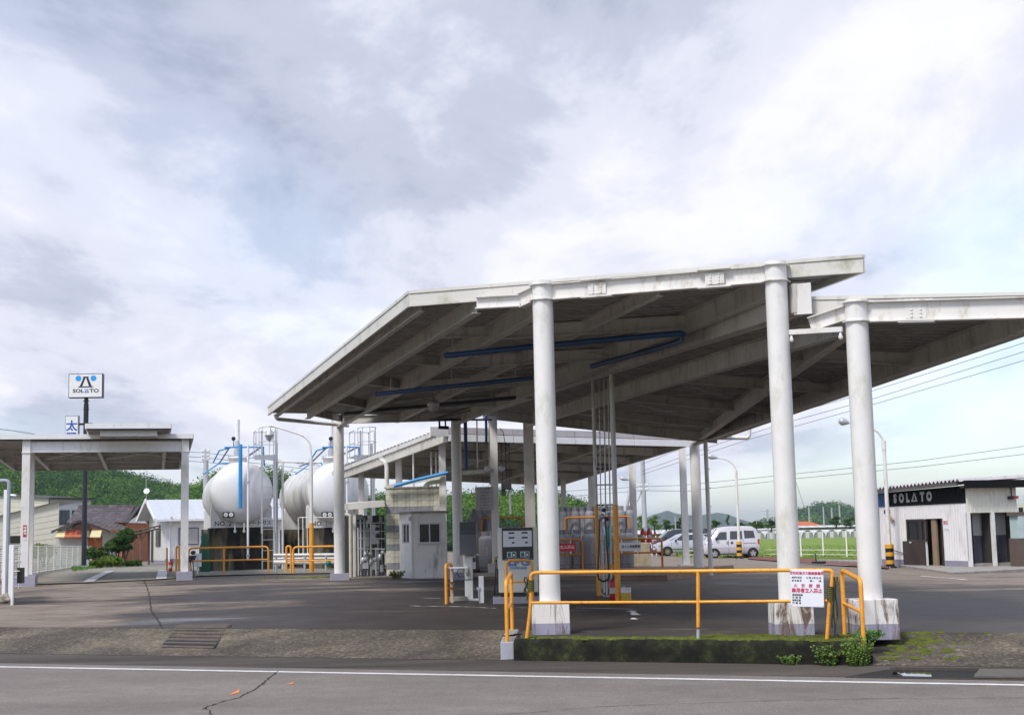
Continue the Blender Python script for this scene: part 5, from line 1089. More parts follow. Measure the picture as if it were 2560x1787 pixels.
MB().mm(V(at(862, 1430, 49.5)) + V((-0.2, 0, -0.2)), V((at(962, 1430, 49.6).x, 49.6, zr_ - 0.3))).build('back_panel', mat('shelter_dark', (0.05, 0.048, 0.045), 0.9), ps, world=True)
rnd = random.Random(9)
for k, u in enumerate((896, 903, 912, 919, 928, 941, 946, 955)):
    y = 46.9 + rnd.random() * 1.5; p = gz(at(u, 1430, y)); zt = at(u, 1285 + rnd.random() * 90, y).z
    MB().tube([p, V((p.x, p.y, zt))], rnd.choice((0.02, 0.024, 0.035)), 8).build('pipe', rnd.choice((GALV, STEELW, DARK, GALV)), ps, world=True)
for v in (1306, 1326, 1345, 1371): MB().tube([at(894, v, 47.0), at(962, v + 1, 47.0)], 0.016, 6).build('rail', GALV, ps, world=True)
for u, v, w, h in ((925, 1298, 12, 22), (918, 1342, 14, 48), (937, 1335, 24, 50), (952, 1298, 10, 16), (898, 1292, 18, 12), (940, 1410, 20, 26), (955, 1420, 10, 18), (915, 1414, 16, 14), (902, 1416, 14, 16)):
    a = at(u - w/2, v + h/2, 47.9); c = at(u + w/2, v - h/2, 48.2); MB().mm(a, c).build('equipment_box', rnd.choice((GALV, mat('grey_box', (0.28, 0.28, 0.28), 0.6), mat('grey_box2', (0.17, 0.165, 0.16), 0.6))), ps, world=True)
for u, v in ((914, 1385), (927, 1384), (908, 1400), (943, 1308), (943, 1322), (944, 1340), (950, 1392), (957, 1380), (937, 1398), (915, 1398), (928, 1405)):
    MB().lathe([(0.03, -0.1), (0.075, -0.05), (0.075, 0.05), (0.03, 0.1)], 8, at(u, v, 47.1), Matrix.Rotation(rad(90 * (u % 2)), 3, 'X')).build('valve', DARK if v < 1345 else GALV, ps, world=True)
# ================================================================== filling shed with gas cylinders
T1 = at(1118, 1068, 46.0); T2 = at(1722, 1085, 50.4); T3 = at(1395, 1190, 58.5); T4 = at(856, 1166, 54.1)
g0s = gz(at(1237, 1440, 44.5)); sh = thing('filling_shed', 'open filling shed with folded metal roof behind the front canopies', 'shed', g0s)
def RS(s, t, dz=0.0): return T1 * (1-s)*(1-t) + T2 * s*(1-t) + T4 * (1-s)*t + T3 * s*t + V((0, 0, dz))
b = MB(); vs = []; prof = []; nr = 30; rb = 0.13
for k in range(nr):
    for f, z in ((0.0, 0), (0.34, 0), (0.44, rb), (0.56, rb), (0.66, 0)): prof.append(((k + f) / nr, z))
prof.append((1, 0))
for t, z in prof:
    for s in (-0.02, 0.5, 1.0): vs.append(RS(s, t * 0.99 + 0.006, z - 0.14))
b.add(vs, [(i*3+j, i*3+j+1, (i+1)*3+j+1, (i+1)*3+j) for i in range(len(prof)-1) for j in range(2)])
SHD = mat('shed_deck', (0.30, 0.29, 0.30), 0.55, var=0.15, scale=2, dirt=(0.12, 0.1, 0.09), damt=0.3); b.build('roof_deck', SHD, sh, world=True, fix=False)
ex = (T2 - T1).normalized(); nrm = V((ex.y, -ex.x, 0)).normalized()
PINK = mat('fascia_aged', (0.50, 0.46, 0.47), 0.5, var=0.06, dirt=(0.3, 0.28, 0.25), damt=0.2)
o_ = nrm * 0.05
for k in range(4):
    a = T1.lerp(T2, k / 4 + 0.001) + o_; c = T1.lerp(T2, (k + 1) / 4 - 0.001) + o_
    MB().bar(a - V((0, 0, 0.10)), c - V((0, 0, 0.10)), 0.06, 0.205).build('upper_fascia', PINK, sh, world=True)
    MB().bar(a + o_ * 0.3 - V((0, 0, 0.335)), c + o_ * 0.3 - V((0, 0, 0.335)), 0.07, 0.22).build('lower_fascia', WHITEP, sh, world=True)
MB().bar(T1 + o_ - V((0, 0, 0.15)) - ex * 0.62, T1 + o_ - V((0, 0, 0.15)), 0.06, 0.30).build('end_fascia', CREAM, sh, world=True)
MB().bar(T1 - ex * 0.50 - V((0, 0, 0.26)), T4 - ex * 0.35 - V((0, 0, 0.26)), 0.16, 0.13).build('gutter', CREAM, sh, world=True)
MB().bar(T1 - ex * 0.05 - V((0, 0, 0.32)), T4 - V((0, 0, 0.32)), 0.10, 0.30).build('edge_beam', CREAM, sh, world=True)
MB().bar(T2 - V((0, 0, 0.26)), T3 - V((0, 0, 0.26)), 0.10, 0.30).build('edge_beam', BEAMC, sh, world=True); MB().bar(T4 - V((0, 0, 0.26)), T3 - V((0, 0, 0.26)), 0.10, 0.26).build('edge_beam', BEAMC, sh, world=True)
for f in (0.2, 0.4, 0.6, 0.8): beam(sh, RS(0.01, f, -0.30), RS(0.99, f, -0.30), 0.12, 0.24, 'cross_beam')
for s in (0.33, 0.66): beam(sh, RS(s, 0.01, -0.34), RS(s, 0.99, -0.34), 0.14, 0.28)
def scol(u, v, y, w, vt, pad=0.0, ph=0.3, m=COLW):
    p = gz(at(u, v, y)); zt = at(u, vt, y).z
    MB().mm((p.x - w/2, p.y - w/2, p.z), (p.x + w/2, p.y + w/2, zt)).build('column', m, sh, world=True, bevel=0.006)
    if pad: MB().mm((p.x - pad/2, p.y - pad/2, p.z - 0.05), (p.x + pad/2, p.y + pad/2, p.z + ph)).build('pad', mat('pad_white', (0.6, 0.58, 0.56), 0.7, dirt=(0.2, 0.19, 0.18), damt=0.2), sh, world=True, bevel=0.01)
scol(1241, 1440, 44.6, 0.23, 1040, 0.5, 0.42); scol(1716, 1418, 52.0, 0.23, 1090, 0.52, 0.20); scol(1588, 1415, 55.0, 0.24, 1130); scol(1000, 1420, 50.5, 0.22, 1120); scol(905, 1410, 53.5, 0.2, 1150); scol(1413, 1405, 57.5, 0.2, 1180); scol(1483, 1405, 56.5, 0.22, 1160); scol(1110, 1420, 47.0, 0.22, 1080)
for u0, v0, u1, v1 in ((1056, 1100, 1107, 1235), (951, 1142, 967, 1215)):
    a = at(u0, v0, 48.5); MB().tube(bend([a, at(u0 + 4, v0 + 9, 48.5), at(u1 - 4, v0 + 12, 48.3), at(u1, v0 + 24, 48.3), at(u1, v1, 48.3)], 0.25, 5), 0.075, 12).build('rain_pipe', CREAM, sh, world=True)
for u in (1033, 1078, 1090): MB().tube([at(u, 1130, 48), at(u + 1, 1225, 48)], 0.03, 8).build('hanger_pipe', STEELW, sh, world=True)
MB().tube([at(985, 1215, 46.3), at(1050, 1197, 46.3), at(1120, 1181, 46.3)], 0.055, 10).build('blue_pipe', BLUE, sh, world=True)
MB().tube(bend([at(1063, 1218, 46.5), at(1072, 1205, 46.5), at(1103, 1202, 46.5), at(1104, 1190, 46.5)], 0.15), 0.09, 10).build('duct', MATS['old_pvc'], sh, world=True)
MB().bar(at(965, 1217, 46.8), at(1110, 1190, 46.8), 0.12, 0.10).build('pipe_tray', CREAM, sh, world=True)
# filling platform and dock
platz = at(1450, 1421, 47.0).z
fw = (T2 - T1); fw.z = 0; fw.normalize(); bk = V((-fw.y, fw.x, 0))
def plat(u0, v0, u1, v1, z, depth, name, m, root, h):
    a = hitz(u0, v0, z); c = hitz(u1, v1, z); d = (c - a); d.z = 0
    k = V((-d.y, d.x, 0)).normalized() * depth
    lo_ = [a - V((0, 0, h)), c - V((0, 0, h)), c + k - V((0, 0, h)), a + k - V((0, 0, h))]; hi_ = [a, c, c + k, a + k]
    return MB().add(lo_ + hi_, [(3, 2, 1, 0), (4, 5, 6, 7), (0, 1, 5, 4), (1, 2, 6, 5), (2, 3, 7, 6), (3, 0, 4, 7)]).build(name, m, root, world=True, bevel=0.01)
pf = thing('filling_platform', 'low brown concrete platform under the gas cylinders', 'platform', gz(at(1450, 1435, 46.4)))
plat(1150, 1434, 1668, 1429, platz, 7.0, 'platform_slab', mat('platform_brown', (0.30, 0.20, 0.14), 0.85, var=0.12, dirt=(0.12, 0.09, 0.07), damt=0.3), pf, 0.5)
MB().bar(hitz(1150, 1434, platz) - V((0, 0.04, 0.045)), hitz(1668, 1429, platz) - V((0, 0.04, 0.045)), 0.05, 0.10).build('edge_strip', mat('edge_steel', (0.36, 0.33, 0.30), 0.6), pf, world=True)
dockz = at(1600, 1357, 48.6).z
DOCK = mat('dock_beige', (0.42, 0.36, 0.25), 0.85, var=0.10, dirt=(0.2, 0.17, 0.12), damt=0.3, bump=0.2)
dk = thing('loading_dock', 'beige concrete loading dock behind the front row of cylinders', 'dock', hitz(1500, 1420, platz))
ddz = dockz - platz
a = V((at(1170, 1357, 48.6).x, 48.6, dockz)); c = V((at(1625, 1357, 48.6).x, 48.6, dockz))
MB().mm((a.x, 48.6, platz), (c.x, 55.5, dockz)).build('dock_body', DOCK, dk, world=True, bevel=0.01)
MB().mm((c.x - 0.02, 48.55, dockz - 0.16), (c.x + 0.03, 48.6, dockz - 0.12)).build('groove', DARK, dk, world=True)
# gas cylinders
CYL = mat('cylinder_grey', (0.27, 0.27, 0.30), 0.5, var=0.07, scale=4, dirt=(0.18, 0.15, 0.12), damt=0.22, dscale=7, inst=0.14)
CYLW = mat('cylinder_mark', (0.60, 0.60, 0.60), 0.6, var=0.2, scale=30)
def make_cyl(r, h, name='gas_cylinder'):
    t = thing(name, 'grey gas cylinder', 'gas cylinder', (0, 0, 0), 0, 'grey gas cylinders in the filling shed')
    MB().lathe([(r * 0.86, 0.0), (r * 0.90, 0.0), (r * 0.90, 0.10), (r * 0.86, 0.10)], 22, caps=False).build('foot_ring', CYL, t)
    MB().lathe([(r * 0.6, 0.06), (r * 0.96, 0.10), (r, 0.16), (r, h * 0.84), (r * 0.94, h * 0.90), (r * 0.70, h * 0.955), (r * 0.25, h * 0.985), (r * 0.16, h)], 24).build('shell', CYL, t)
    b = MB(); n = 12; w = 2 * pi * 0.78 / n
    for s0 in (0.25, 3.4):
        pts = [(r * 0.62 * cos(s0 + k * 0.2), r * 0.62 * sin(s0 + k * 0.2)) for k in range(13)]
        vs = [(x, y, h * 0.93) for x, y in pts] + [(x * 1.05, y * 1.05, h * 1.085) for x, y in pts]
        b.add(vs, [(k, k + 1, 14 + k, 13 + k) for k in range(12)], True)
    b.build('valve_guard', CYL, t, fix=False)
    MB().lathe([(0.022, h * 0.99), (0.028, h * 1.02), (0.018, h * 1.05), (0.03, h * 1.055), (0.03, h * 1.075)], 10).build('valve', MATS['nozzle_brass'], t)
    bm_ = MB()
    for k in range(4): 
        for j in range(1):
            a = -pi/2 + 0.3; bm_.box((cos(a) * (r + 0.001), sin(a) * (r + 0.001), h * (0.45 + 0.06 * k)), (r * 0.20, 0.004, h * 0.028), RZ(a + pi/2))
    stuff(bm_.build('stencil', CYLW, t)); return t
SRCs = {}
cyl_n = [0]
def place_cyl(kind, p, label, rz=None):
    r, h = kind
    if kind not in SRCs:
        t = make_cyl(r, h); SRCs[kind] = t; t.location = p; t.rotation_euler = (0, 0, rz or 0); t['label'] = label; WM[t.name] = Matrix.Translation(p); return t
    return copy_thing(SRCs[kind], p, rz if rz is not None else random.uniform(-0.6, 0.6), label)
K50 = (0.158, 1.16); K20 = (0.155, 0.62); KBIG = (0.245, 1.16)
YF = 47.3
ordn = ['first', 'second', 'third', 'fourth', 'fifth', 'sixth', 'seventh', 'eighth', 'ninth', 'tenth', 'eleventh', 'twelfth', 'thirteenth', 'fourteenth', 'fifteenth', 'sixteenth', 'seventeenth']
def cp(u, y, z): q = at(u, 1380, y); return V((q.x, y, z))
for k, u in enumerate((1402.5, 1416, 1441)): place_cyl(K50, cp(u, YF + 0.05 * k, platz), 'grey gas cylinder on the platform behind the red sign, %s from the round column' % ordn[k])
place_cyl(KBIG, cp(1474, YF + 0.1, platz), 'fat grey gas cylinder with white stencils on the low platform')
for k, u in enumerate((1503, 1529, 1558.5, 1573)): place_cyl(K50, cp(u, YF + 0.08, platz), 'grey gas cylinder on the platform right of the fat one, %s in the row' % ordn[k])
for k, u in enumerate((1408, 1424, 1440, 1457, 1476, 1495, 1513, 1531, 1555, 1577)): place_cyl(K50, cp(u, 49.0 + (k % 2) * 0.12, dockz), 'gas cylinder on the dock, front row behind the signs, %s from the left' % ordn[k])
for k, u in enumerate((1415, 1433, 1450, 1468, 1487, 1505, 1522, 1543)): place_cyl(K50, cp(u, 49.6, dockz), 'gas cylinder in the rear row on the dock, %s from the left' % ordn[k])
for k, (u, v) in enumerate(((1404, 1340), (1430, 1338), (1447, 1342))): place_cyl(K20, cp(u, 48.05, platz + 0.42), 'small gas cylinder on a step behind the red sign, %s from the left' % ordn[k])
MB().mm(V((at(1395, 1400, 48.0).x, 47.85, platz)), V((at(1460, 1400, 48.0).x, 48.3, platz + 0.42))).build('step', DOCK, dk, world=True)
# left group
place_cyl(KBIG, cp(1216, 46.2, platz), 'fat grey gas cylinder between the notice board post and the terminal')
for k, u in enumerate((1196, 1224, 1210, 1188)): place_cyl(K50, cp(u, (49.0, 49.05, 49.7, 49.5)[k], dockz), 'gas cylinder on the dock behind the notice board, number %s' % ordn[k])
for k, u in enumerate((1260, 1278, 1296, 1312)): place_cyl(K20, cp(u, 49.1 + 0.07 * (k % 2), dockz - 0.02), 'small gas cylinder above the dispenser, %s from the left' % ordn[k])
b = thing('gas_bundle', 'dark drum of gas equipment left of the fat cylinder', 'equipment', cp(1190, 47.6, platz)); MB().lathe([(0.3, 0), (0.32, 0.05), (0.32, 1.1), (0.2, 1.25)], 20).build('drum', mat('drum_dark', (0.06, 0.06, 0.065), 0.5), b); MB().lathe([(0.33, 0.5), (0.33, 0.54)], 20).build('band', GALV, b)
# orange rails on platform and dock
def shed_rail(label, u0, u1, vt, vm, y, zb, left=True, right=True):
    a = at(u0, vt, y); c = at(u1, vt, y); t = thing('pipe_rail', label, 'guard rail', V((a.x, y, zb)), 0, 'orange pipe rails in the filling shed'); zt = (a.z + c.z) / 2
    ORD = mat('orange_dull', (0.55, 0.20, 0.02), 0.45, var=0.08, dirt=(0.25, 0.11, 0.04), damt=0.2)
    pts = ([V((a.x, y, zb))] if left else []) + [V((a.x, y, zt)), V((c.x, y, zt))] + ([V((c.x, y, zb))] if right else [])
    MB().tube(bend(pts, 0.13, 5), 0.036, 10).build('hoop', ORD, t, world=True)
    if vm: z = at(u0, vm, y).z; MB().tube([V((a.x, y, z)), V((c.x, y, z))], 0.028, 8).build('mid_rail', ORD, t, world=True)
    n = int((c.x - a.x) / 1.6)
    for k in range(1, n): x = a.x + (c.x - a.x) * k / n; MB().tube([V((x, y, zb)), V((x, y, zt))], 0.03, 8).build('post', ORD, t, world=True)
    return t
YR = 46.55
shed_rail('orange rail carrying the red sign on the low platform', 1385, 1455, 1349, 1386.5, YR, platz)
shed_rail('orange rail carrying the grey sign on the low platform', 1491, 1654, 1347, 1383.5, YR, platz)
shed_rail('orange rail along the dock in front of the right cylinders', 1412, 1573, 1292, None, 48.7, dockz)
shed_rail('orange rail along the dock above the dispenser', 1202, 1306, 1294, None, 48.7, dockz)
def sign_panel(name, label, u0, v0, u1, v1, y, m, lines, tm, bold=0.003, size=None, sx=1.0):
    a = at(u0, v1, y); c = at(u1, v0, y); w = c.x - a.x; h = c.z - a.z; t = thing(name, label, 'sign', V((a.x + w/2, y, a.z)))
    MB().mm((a.x, y - 0.006, a.z), (c.x, y + 0.006, c.z)).build('panel', m, t, world=True)
    for body, fx, fz, s in lines: text('lettering', body, s, tm, t, (a.x + w * fx, y - 0.007, a.z + h * fz), (1, 0, 0), (0, 0, 1), bold, 0.002, 'CENTER', True, sx)
    for fx in (0.15, 0.85): MB().mm((a.x + w * fx - 0.02, y + 0.002, a.z - 0.08), (a.x + w * fx + 0.02, y + 0.012, c.z + 0.10)).build('strap', WHITEP, t, world=True)
    return t
sign_panel('warning_sign', 'red sign with white writing on the orange platform rail', 1350, 1357, 1440, 1379, 46.45, RED, [('関係者以外立入禁止', 0.5, 0.5, 0.118)], TWHT, 0.003)
sign_panel('storage_sign', 'grey sign with black writing on the orange platform rail', 1546, 1355, 1602, 1377, 46.45, BOARD, [('充てん容器置場', 0.55, 0.5, 0.094)], TBLK, 0.002, sx=0.9)
nbz = thing('notice_board', 'large grey notice board with fine print hung on a shed column', 'sign', at(1211, 1276, 44.2))
a = at(1189, 1275, 44.2); c = at(1233, 1216, 44.2); MB().mm((a.x, 44.19, a.z), (c.x, 44.21, c.z)).build('panel', mat('notice_grey', (0.52, 0.49, 0.50), 0.6, var=0.06), nbz, world=True)
for k, body in enumerate(('ガス充てん作業基準', '一、作業前点検を行うこと', '二、火気厳禁とする', '三、容器の確認を行うこと', '四、充てん量を守ること', '五、漏えい検査を行うこと', '六、記録を残すこと')): text('lettering', body, 0.052 if k else 0.06, TBLK, nbz, (a.x + 0.05, 44.188, c.z - 0.07 - 0.098 * k), (1, 0, 0), (0, 0, 1), 0.0, 0.002, 'LEFT', True, 0.78)
# hoist and pipes under the shed roof
hs = thing('chain_hoist', 'dark chain hoist hanging under the shed roof', 'hoist', at(1270, 1225, 47.5)); h0_ = at(1266, 1216, 47.5)
MB().box(h0_, (0.34, 0.22, 0.20)).build('motor_box', DARK, hs, world=True, bevel=0.02); MB().box(h0_ + V((-0.1, 0, -0.2)), (0.14, 0.14, 0.2)).build('hook_block', DARK, hs, world=True, bevel=0.02)
for dx in (-0.12, 0.0, 0.1): MB().tube([h0_ + V((dx, 0, 0.1)), h0_ + V((dx * 1.2, 0, 1.6))], 0.014, 5).build('chain', DARK, hs, world=True)
MB().tube([h0_ + V((0.1, 0, -0.1)), h0_ + V((0.12, 0, -0.9))], 0.04, 6).build('pendant_control', GALV, hs, world=True)
pr = thing('pipe_rack', 'blue and white vertical pipes hanging beside the rear canopy column', 'pipework', gz(at(1165, 1440, 44)))
BLUEX = MATS['pipe_dark']
for u0, u1, v0, v1, r, m in ((1163, 1166, 1046, 1174, 0.055, BLUEDK), (1192, 1194, 1050, 1172, 0.02, STEELW), (1215, 1216, 1040, 1105, 0.04, BLUEDK), (1222, 1224, 1050, 1172, 0.02, STEELW), (1098, 1099, 1046, 1068, 0.03, BLUEX), (1113, 1114, 1048, 1068, 0.025, BLUEX)):
    MB().tube([at(u0, v0, 43.2), at(u1, v1, 43.2)], r, 8).build('pipe', m, pr, world=True)
MB().tube([at(1076, 1049, 42.6), at(1230, 1049, 43.2)], 0.03, 8).build('header', BLUEX, pr, world=True); MB().tube([at(1096, 1068, 43.2), at(1122, 1069, 43.2)], 0.05, 8).build('header', BLUEX, pr, world=True)
MB().bar(at(1078, 1043, 43.3), at(1178, 1043, 43.3), 0.1, 0.10).build('support_arm', BEAMC, pr, world=True)
MB().bar(at(1155, 1182, 43.4), at(1234, 1176, 43.4), 0.12, 0.12).build('pipe_beam', CREAM, pr, world=True)
for u, v in ((1218, 1173), (1254, 1172)): MB().lathe([(0.07, -0.04), (0.10, 0), (0.07, 0.04)], 12, at(u, v, 43.2), Matrix.Rotation(rad(90), 3, 'X')).build('junction_box', GALV, pr, world=True)
for dv, y in ((0, 43.0), (8, 43.2)): MB().tube([at(1075, 1050 + dv * 0.2, 42.3), at(1175, 1018 + dv, 40)], 0.02, 6).build('conduit', DARK, pr, world=True)
MB().tube([at(1250, 1070, 43.4), at(1258, 1080, 43.4), at(1262, 1105, 43.4), at(1278, 1122, 43.4), at(1295, 1124, 43.4)], 0.012, 6).build('loose_cable', BLACK, pr, world=True)
# ================================================================== hut, lamps, cars on the right
C0 = gnd(2425, 1424); C0 = C0 + V((0, 0, 0.12))
hut = thing('solato_hut', 'white corrugated hut with black SOLATO board and open doorways', 'hut', C0, GA)
hl = lambda p: WM[hut.name].inverted() @ p
def hs_(u, v, x=0.0): return hl(hitplane(u, v, C0 + GR * x, GR))        # on the side wall
def hf_(u, v, y=0.0): return hl(hitplane(u, v, C0 + GB * y, GB))        # on the front wall
HW = mat('hut_sheet', (0.78, 0.765, 0.76), 0.5, var=0.05, dirt=(0.45, 0.40, 0.40), damt=0.22, dscale=3); HB = mat('hut_black', (0.010, 0.010, 0.012), 0.85, var=0.2, spec=0.15); HPL = mat('hut_plinth', (0.28, 0.26, 0.34), 0.7, var=0.08)
Lh = 7.0; pw = hs_(2204, 1390).y; Lh = pw
ztop0 = hs_(2412, 1213).z; zb0_ = hs_(2412, 1257).z; zbl = hs_(2204, 1267).z; ztopl = hs_(2204, 1232).z
zpl = hs_(2424, 1402).z
d0 = hs_(2270, 1400).y; d1 = hs_(2360, 1400).y; dz1 = hs_(2330, 1296).z; dm = hs_(2318, 1400).y
# side wall as upright folded sheets around the door opening
def ribbed(x, y0, y1, z0, z1, root=hut, m=HW, name='wall_sheet', axis='y'):
    n = max(1, round(abs(y1 - y0) / 0.16)); b = MB(); pr = []
    for k in range(n):
        for f, d in ((0, 0), (0.62, 0), (0.68, 0.012), (0.94, 0.012)): pr.append((y0 + (y1 - y0) * (k + f) / n, d))
    pr.append((y1, 0)); vs = []
    zt = z1 if callable(z1) else (lambda q: z1); zbm = z0 if callable(z0) else (lambda q: z0)
    for q, d in pr:
        for z in (zbm(q), zt(q)): vs.append((x - 0.0 + d, q, z) if axis == 'y' else (q, x + d, z))
    b.add(vs, [(2*i, 2*i+1, 2*i+3, 2*i+2) for i in range(len(pr) - 1)]); return b.build(name, m, root, fix=False)
ztf = lambda y: ztop0 + (ztopl - ztop0) * y / Lh; zbf = lambda y: zb0_ + (zbl - zb0_) * y / Lh
ribbed(0, 0, d1, zpl, zbf); ribbed(0, d1, d0, dz1, zbf); ribbed(0, d0, Lh, zpl, zbf)
bs = hs_(2224, 1266).y
ribbed(-0.02, 0, bs, zbf, ztf, m=HB, name='sign_board'); ribbed(-0.02, bs, Lh + 0.02, zbf, ztf, m=mat('board_blue', (0.015, 0.09, 0.26), 0.5), name='board_end')
MB().mm((0.005, 0, -0.15), (0.06, d1 - 0.02, zpl)).build('plinth', HPL, hut); MB().mm((0.005, d0 + 0.02, -0.15), (0.06, Lh, zpl)).build('plinth', HPL, hut)
ty = (hs_(2232, 1245).y + hs_(2333, 1245).y) / 2; tz = (hs_(2283, 1234).z + hs_(2283, 1256).z) / 2; th_ = hs_(2290, 1229).z - hs_(2290, 1253).z
SG = mat('board_letters', (0.42, 0.42, 0.43), 0.6, var=0.1, scale=20)
for body, u in (('S', 2239), ('O', 2255), ('L', 2270.5), ('T', 2307), ('O', 2324.5)):
    text('lettering', body, th_ * 1.22, SG, hut, (-0.022, hs_(u, 1243).y, hs_(u, 1246.8 - (u - 2239) * 0.066).z), (0, -1, 0), (0, 0, 1), 0.03, 0.006, 'CENTER', False, 1.0)
ya, yb, yc = hs_(2280, 1254).y, hs_(2287.5, 1232).y, hs_(2295, 1252).y; za_, zb_ = hs_(2287, 1253.5).z, hs_(2287, 1231).z; w_ = 0.085 * abs(ya - yc) / 0.5
for pts in ([(ya, za_), (ya - w_ * 1.3, za_), (yb - w_ * 0.5, zb_), (yb + w_ * 0.5, zb_)], [(yc, za_), (yc + w_ * 1.3, za_), (yb + w_ * 0.5, zb_), (yb - w_ * 0.5, zb_)], [(ya, za_), (yc, za_), (yc, za_ + w_ * 0.7), (ya, za_ + w_ * 0.7)]):
    MB().prism(pts, (-0.026, 0, 0), (0, 1, 0), (0, 0, 1), (-0.006, 0, 0)).build('letter_stroke', SG, hut)
# roof of corrugated sheet, its wave showing along the eave
rz0 = hs_(2388, 1201, -0.35); rz1 = hs_(2190, 1222, -0.35)
b = MB(); n = 26; vs = []; y0r = -0.25; y1r = Lh + 0.35
for k in range(n * 4 + 1):
    y = y0r + (y1r - y0r) * k / (n * 4); z = rz0.z + (rz1.z - rz0.z) * (y - rz0.y) / (rz1.y - rz0.y) + (0.0, 0.055, 0.11, 0.055)[k % 4] - 0.05
    for x in (-0.36, 2.9): vs.append((x, y, z + 0.04 * (x + 0.36)))
b.add(vs, [(2*i, 2*i+1, 2*i+3, 2*i+2) for i in range(n * 4)]); b.build('roof_sheet', mat('corrugated', (0.50, 0.46, 0.48), 0.5, var=0.1, dirt=(0.2, 0.16, 0.15), damt=0.3), hut, fix=False)
MB().bar((-0.30, 0, rz0.z - 0.11), (-0.30, y1r, rz1.z - 0.11), 0.08, 0.12).build('eave_board', mat('eave_brown', (0.10, 0.085, 0.08), 0.7), hut)
fz0 = hf_(2470, 1219, -0.35).z; fz1 = hf_(2470, 1199.5, -0.35).z
MB().mm((-0.22, -0.38, fz0), (3.0, -0.30, fz1)).build('front_fascia', HB, hut); MB().mm((-0.22, -0.30, fz1 - 0.05), (3.0, 0.6, fz1 - 0.01)).build('front_roof', HB, hut)
MB().mm((-0.2, -0.29, fz0 + 0.02), (2.6, 0.0, fz0 + 0.05)).build('soffit', mat('eave_brown', (0, 0, 0)), hut)
# front wall with two open cubicles
xo = [hf_(u, 1340).x for u in (2427, 2482, 2486.5, 2542)]; xw = hf_(2544, 1340).x; zo1 = hf_(2480, 1282).z; zo0 = hf_(2480, 1407).z
ribbed(0, 0, xw, zo1 + 0.02, fz0 + 0.03, m=mat('hut_cream', (0.74, 0.72, 0.62), 0.5, var=0.05, dirt=(0.4, 0.38, 0.3), damt=0.2), axis='x')
for x0, x1 in ((0.0, xo[0] + 0.02), (xo[1] - 0.02, xo[2] + 0.04), (xo[3], xw + 0.03)): MB().mm((x0, -0.02, -0.1), (x1, 0.08, zo1 + 0.03)).build('door_post', HW, hut)
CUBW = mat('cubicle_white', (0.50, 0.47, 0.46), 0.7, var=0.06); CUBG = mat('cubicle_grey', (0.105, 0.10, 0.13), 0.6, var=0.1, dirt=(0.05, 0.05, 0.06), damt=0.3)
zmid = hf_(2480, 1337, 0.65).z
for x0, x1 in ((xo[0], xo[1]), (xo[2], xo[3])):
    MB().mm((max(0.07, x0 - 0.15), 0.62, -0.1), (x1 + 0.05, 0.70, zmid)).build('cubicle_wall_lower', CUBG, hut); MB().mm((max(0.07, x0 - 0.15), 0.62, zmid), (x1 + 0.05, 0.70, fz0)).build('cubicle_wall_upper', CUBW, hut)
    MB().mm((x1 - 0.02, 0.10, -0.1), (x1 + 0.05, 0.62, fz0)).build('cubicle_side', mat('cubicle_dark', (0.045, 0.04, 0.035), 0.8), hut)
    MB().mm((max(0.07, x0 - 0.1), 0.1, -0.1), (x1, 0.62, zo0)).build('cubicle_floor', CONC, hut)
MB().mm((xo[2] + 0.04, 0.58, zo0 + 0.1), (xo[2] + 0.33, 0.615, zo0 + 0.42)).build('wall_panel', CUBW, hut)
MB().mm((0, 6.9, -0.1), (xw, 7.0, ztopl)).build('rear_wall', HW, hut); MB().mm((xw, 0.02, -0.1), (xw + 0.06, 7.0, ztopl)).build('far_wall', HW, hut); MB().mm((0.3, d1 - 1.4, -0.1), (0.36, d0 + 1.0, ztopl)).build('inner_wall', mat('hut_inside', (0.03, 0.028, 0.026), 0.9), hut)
# the side door: leaf standing open, frame, window
DOORM = mat('door_brown', (0.045, 0.030, 0.026), 0.5, var=0.2, scale=2)
dr = MB().mm((-0.05, dm + 0.02, -0.02), (0.0, d0 + 0.25, dz1 * 0.52)).build('door', DOORM, hut)
fr_ = MB(); ww0, ww1 = hs_(2271, 1340).y, hs_(2320, 1340).y; wzb, wzt = hs_(2296, 1352).z, hs_(2296, 1298).z; q = 0.06
for (ya_, yb_, z0, z1) in ((ww1, ww0, wzt - q, wzt), (ww1, ww0, wzb, wzb + q), (ww0 - q, ww0, wzb, wzt), (ww1, ww1 + q, wzb, wzt), (ww1 + (ww0 - ww1) * 0.25, ww1 + (ww0 - ww1) * 0.25 + q * 0.7, wzb, wzt)): fr_.mm((-0.055, ya_, z0), (0.0, yb_, z1))
fr_.build('window_frame', DOORM, dr); MB().mm((-0.02, ww1 + q, wzb + q), (-0.012, ww0 - q, wzt - q)).build('pane', GLASS, dr); MB().lathe([(0.03, 0), (0.03, 0.05)], 10, (-0.05, ww0 - 0.25, wzb - 0.05), Matrix.Rotation(rad(-90), 3, 'Y')).build('handle', WHITEP, dr)
yj = hs_(2330, 1340).y; MB().mm((0.06, yj - 0.2, -0.02), (0.13, yj + 0.12, dz1)).build('door_leaf_edge', mat('plywood', (0.28, 0.20, 0.13), 0.7), hut)
for y in (d1, dm): MB().mm((-0.02, y - 0.03, -0.02), (0.04, y + 0.03, dz1)).build('door_jamb', HW if y == dm else DOORM, hut)
po = MB().mm((-0.012, hs_(2373, 1310).y, hs_(2364, 1323).z), (-0.004, hs_(2358, 1310).y, hs_(2364, 1303).z)).build('poster', BOARD, hut); text('lettering', '禁煙', 0.16, TRED, po, (-0.013, hs_(2365, 1310).y, hs_(2365, 1307).z), (0, -1, 0), (0, 0, 1), 0.002, 0.002)
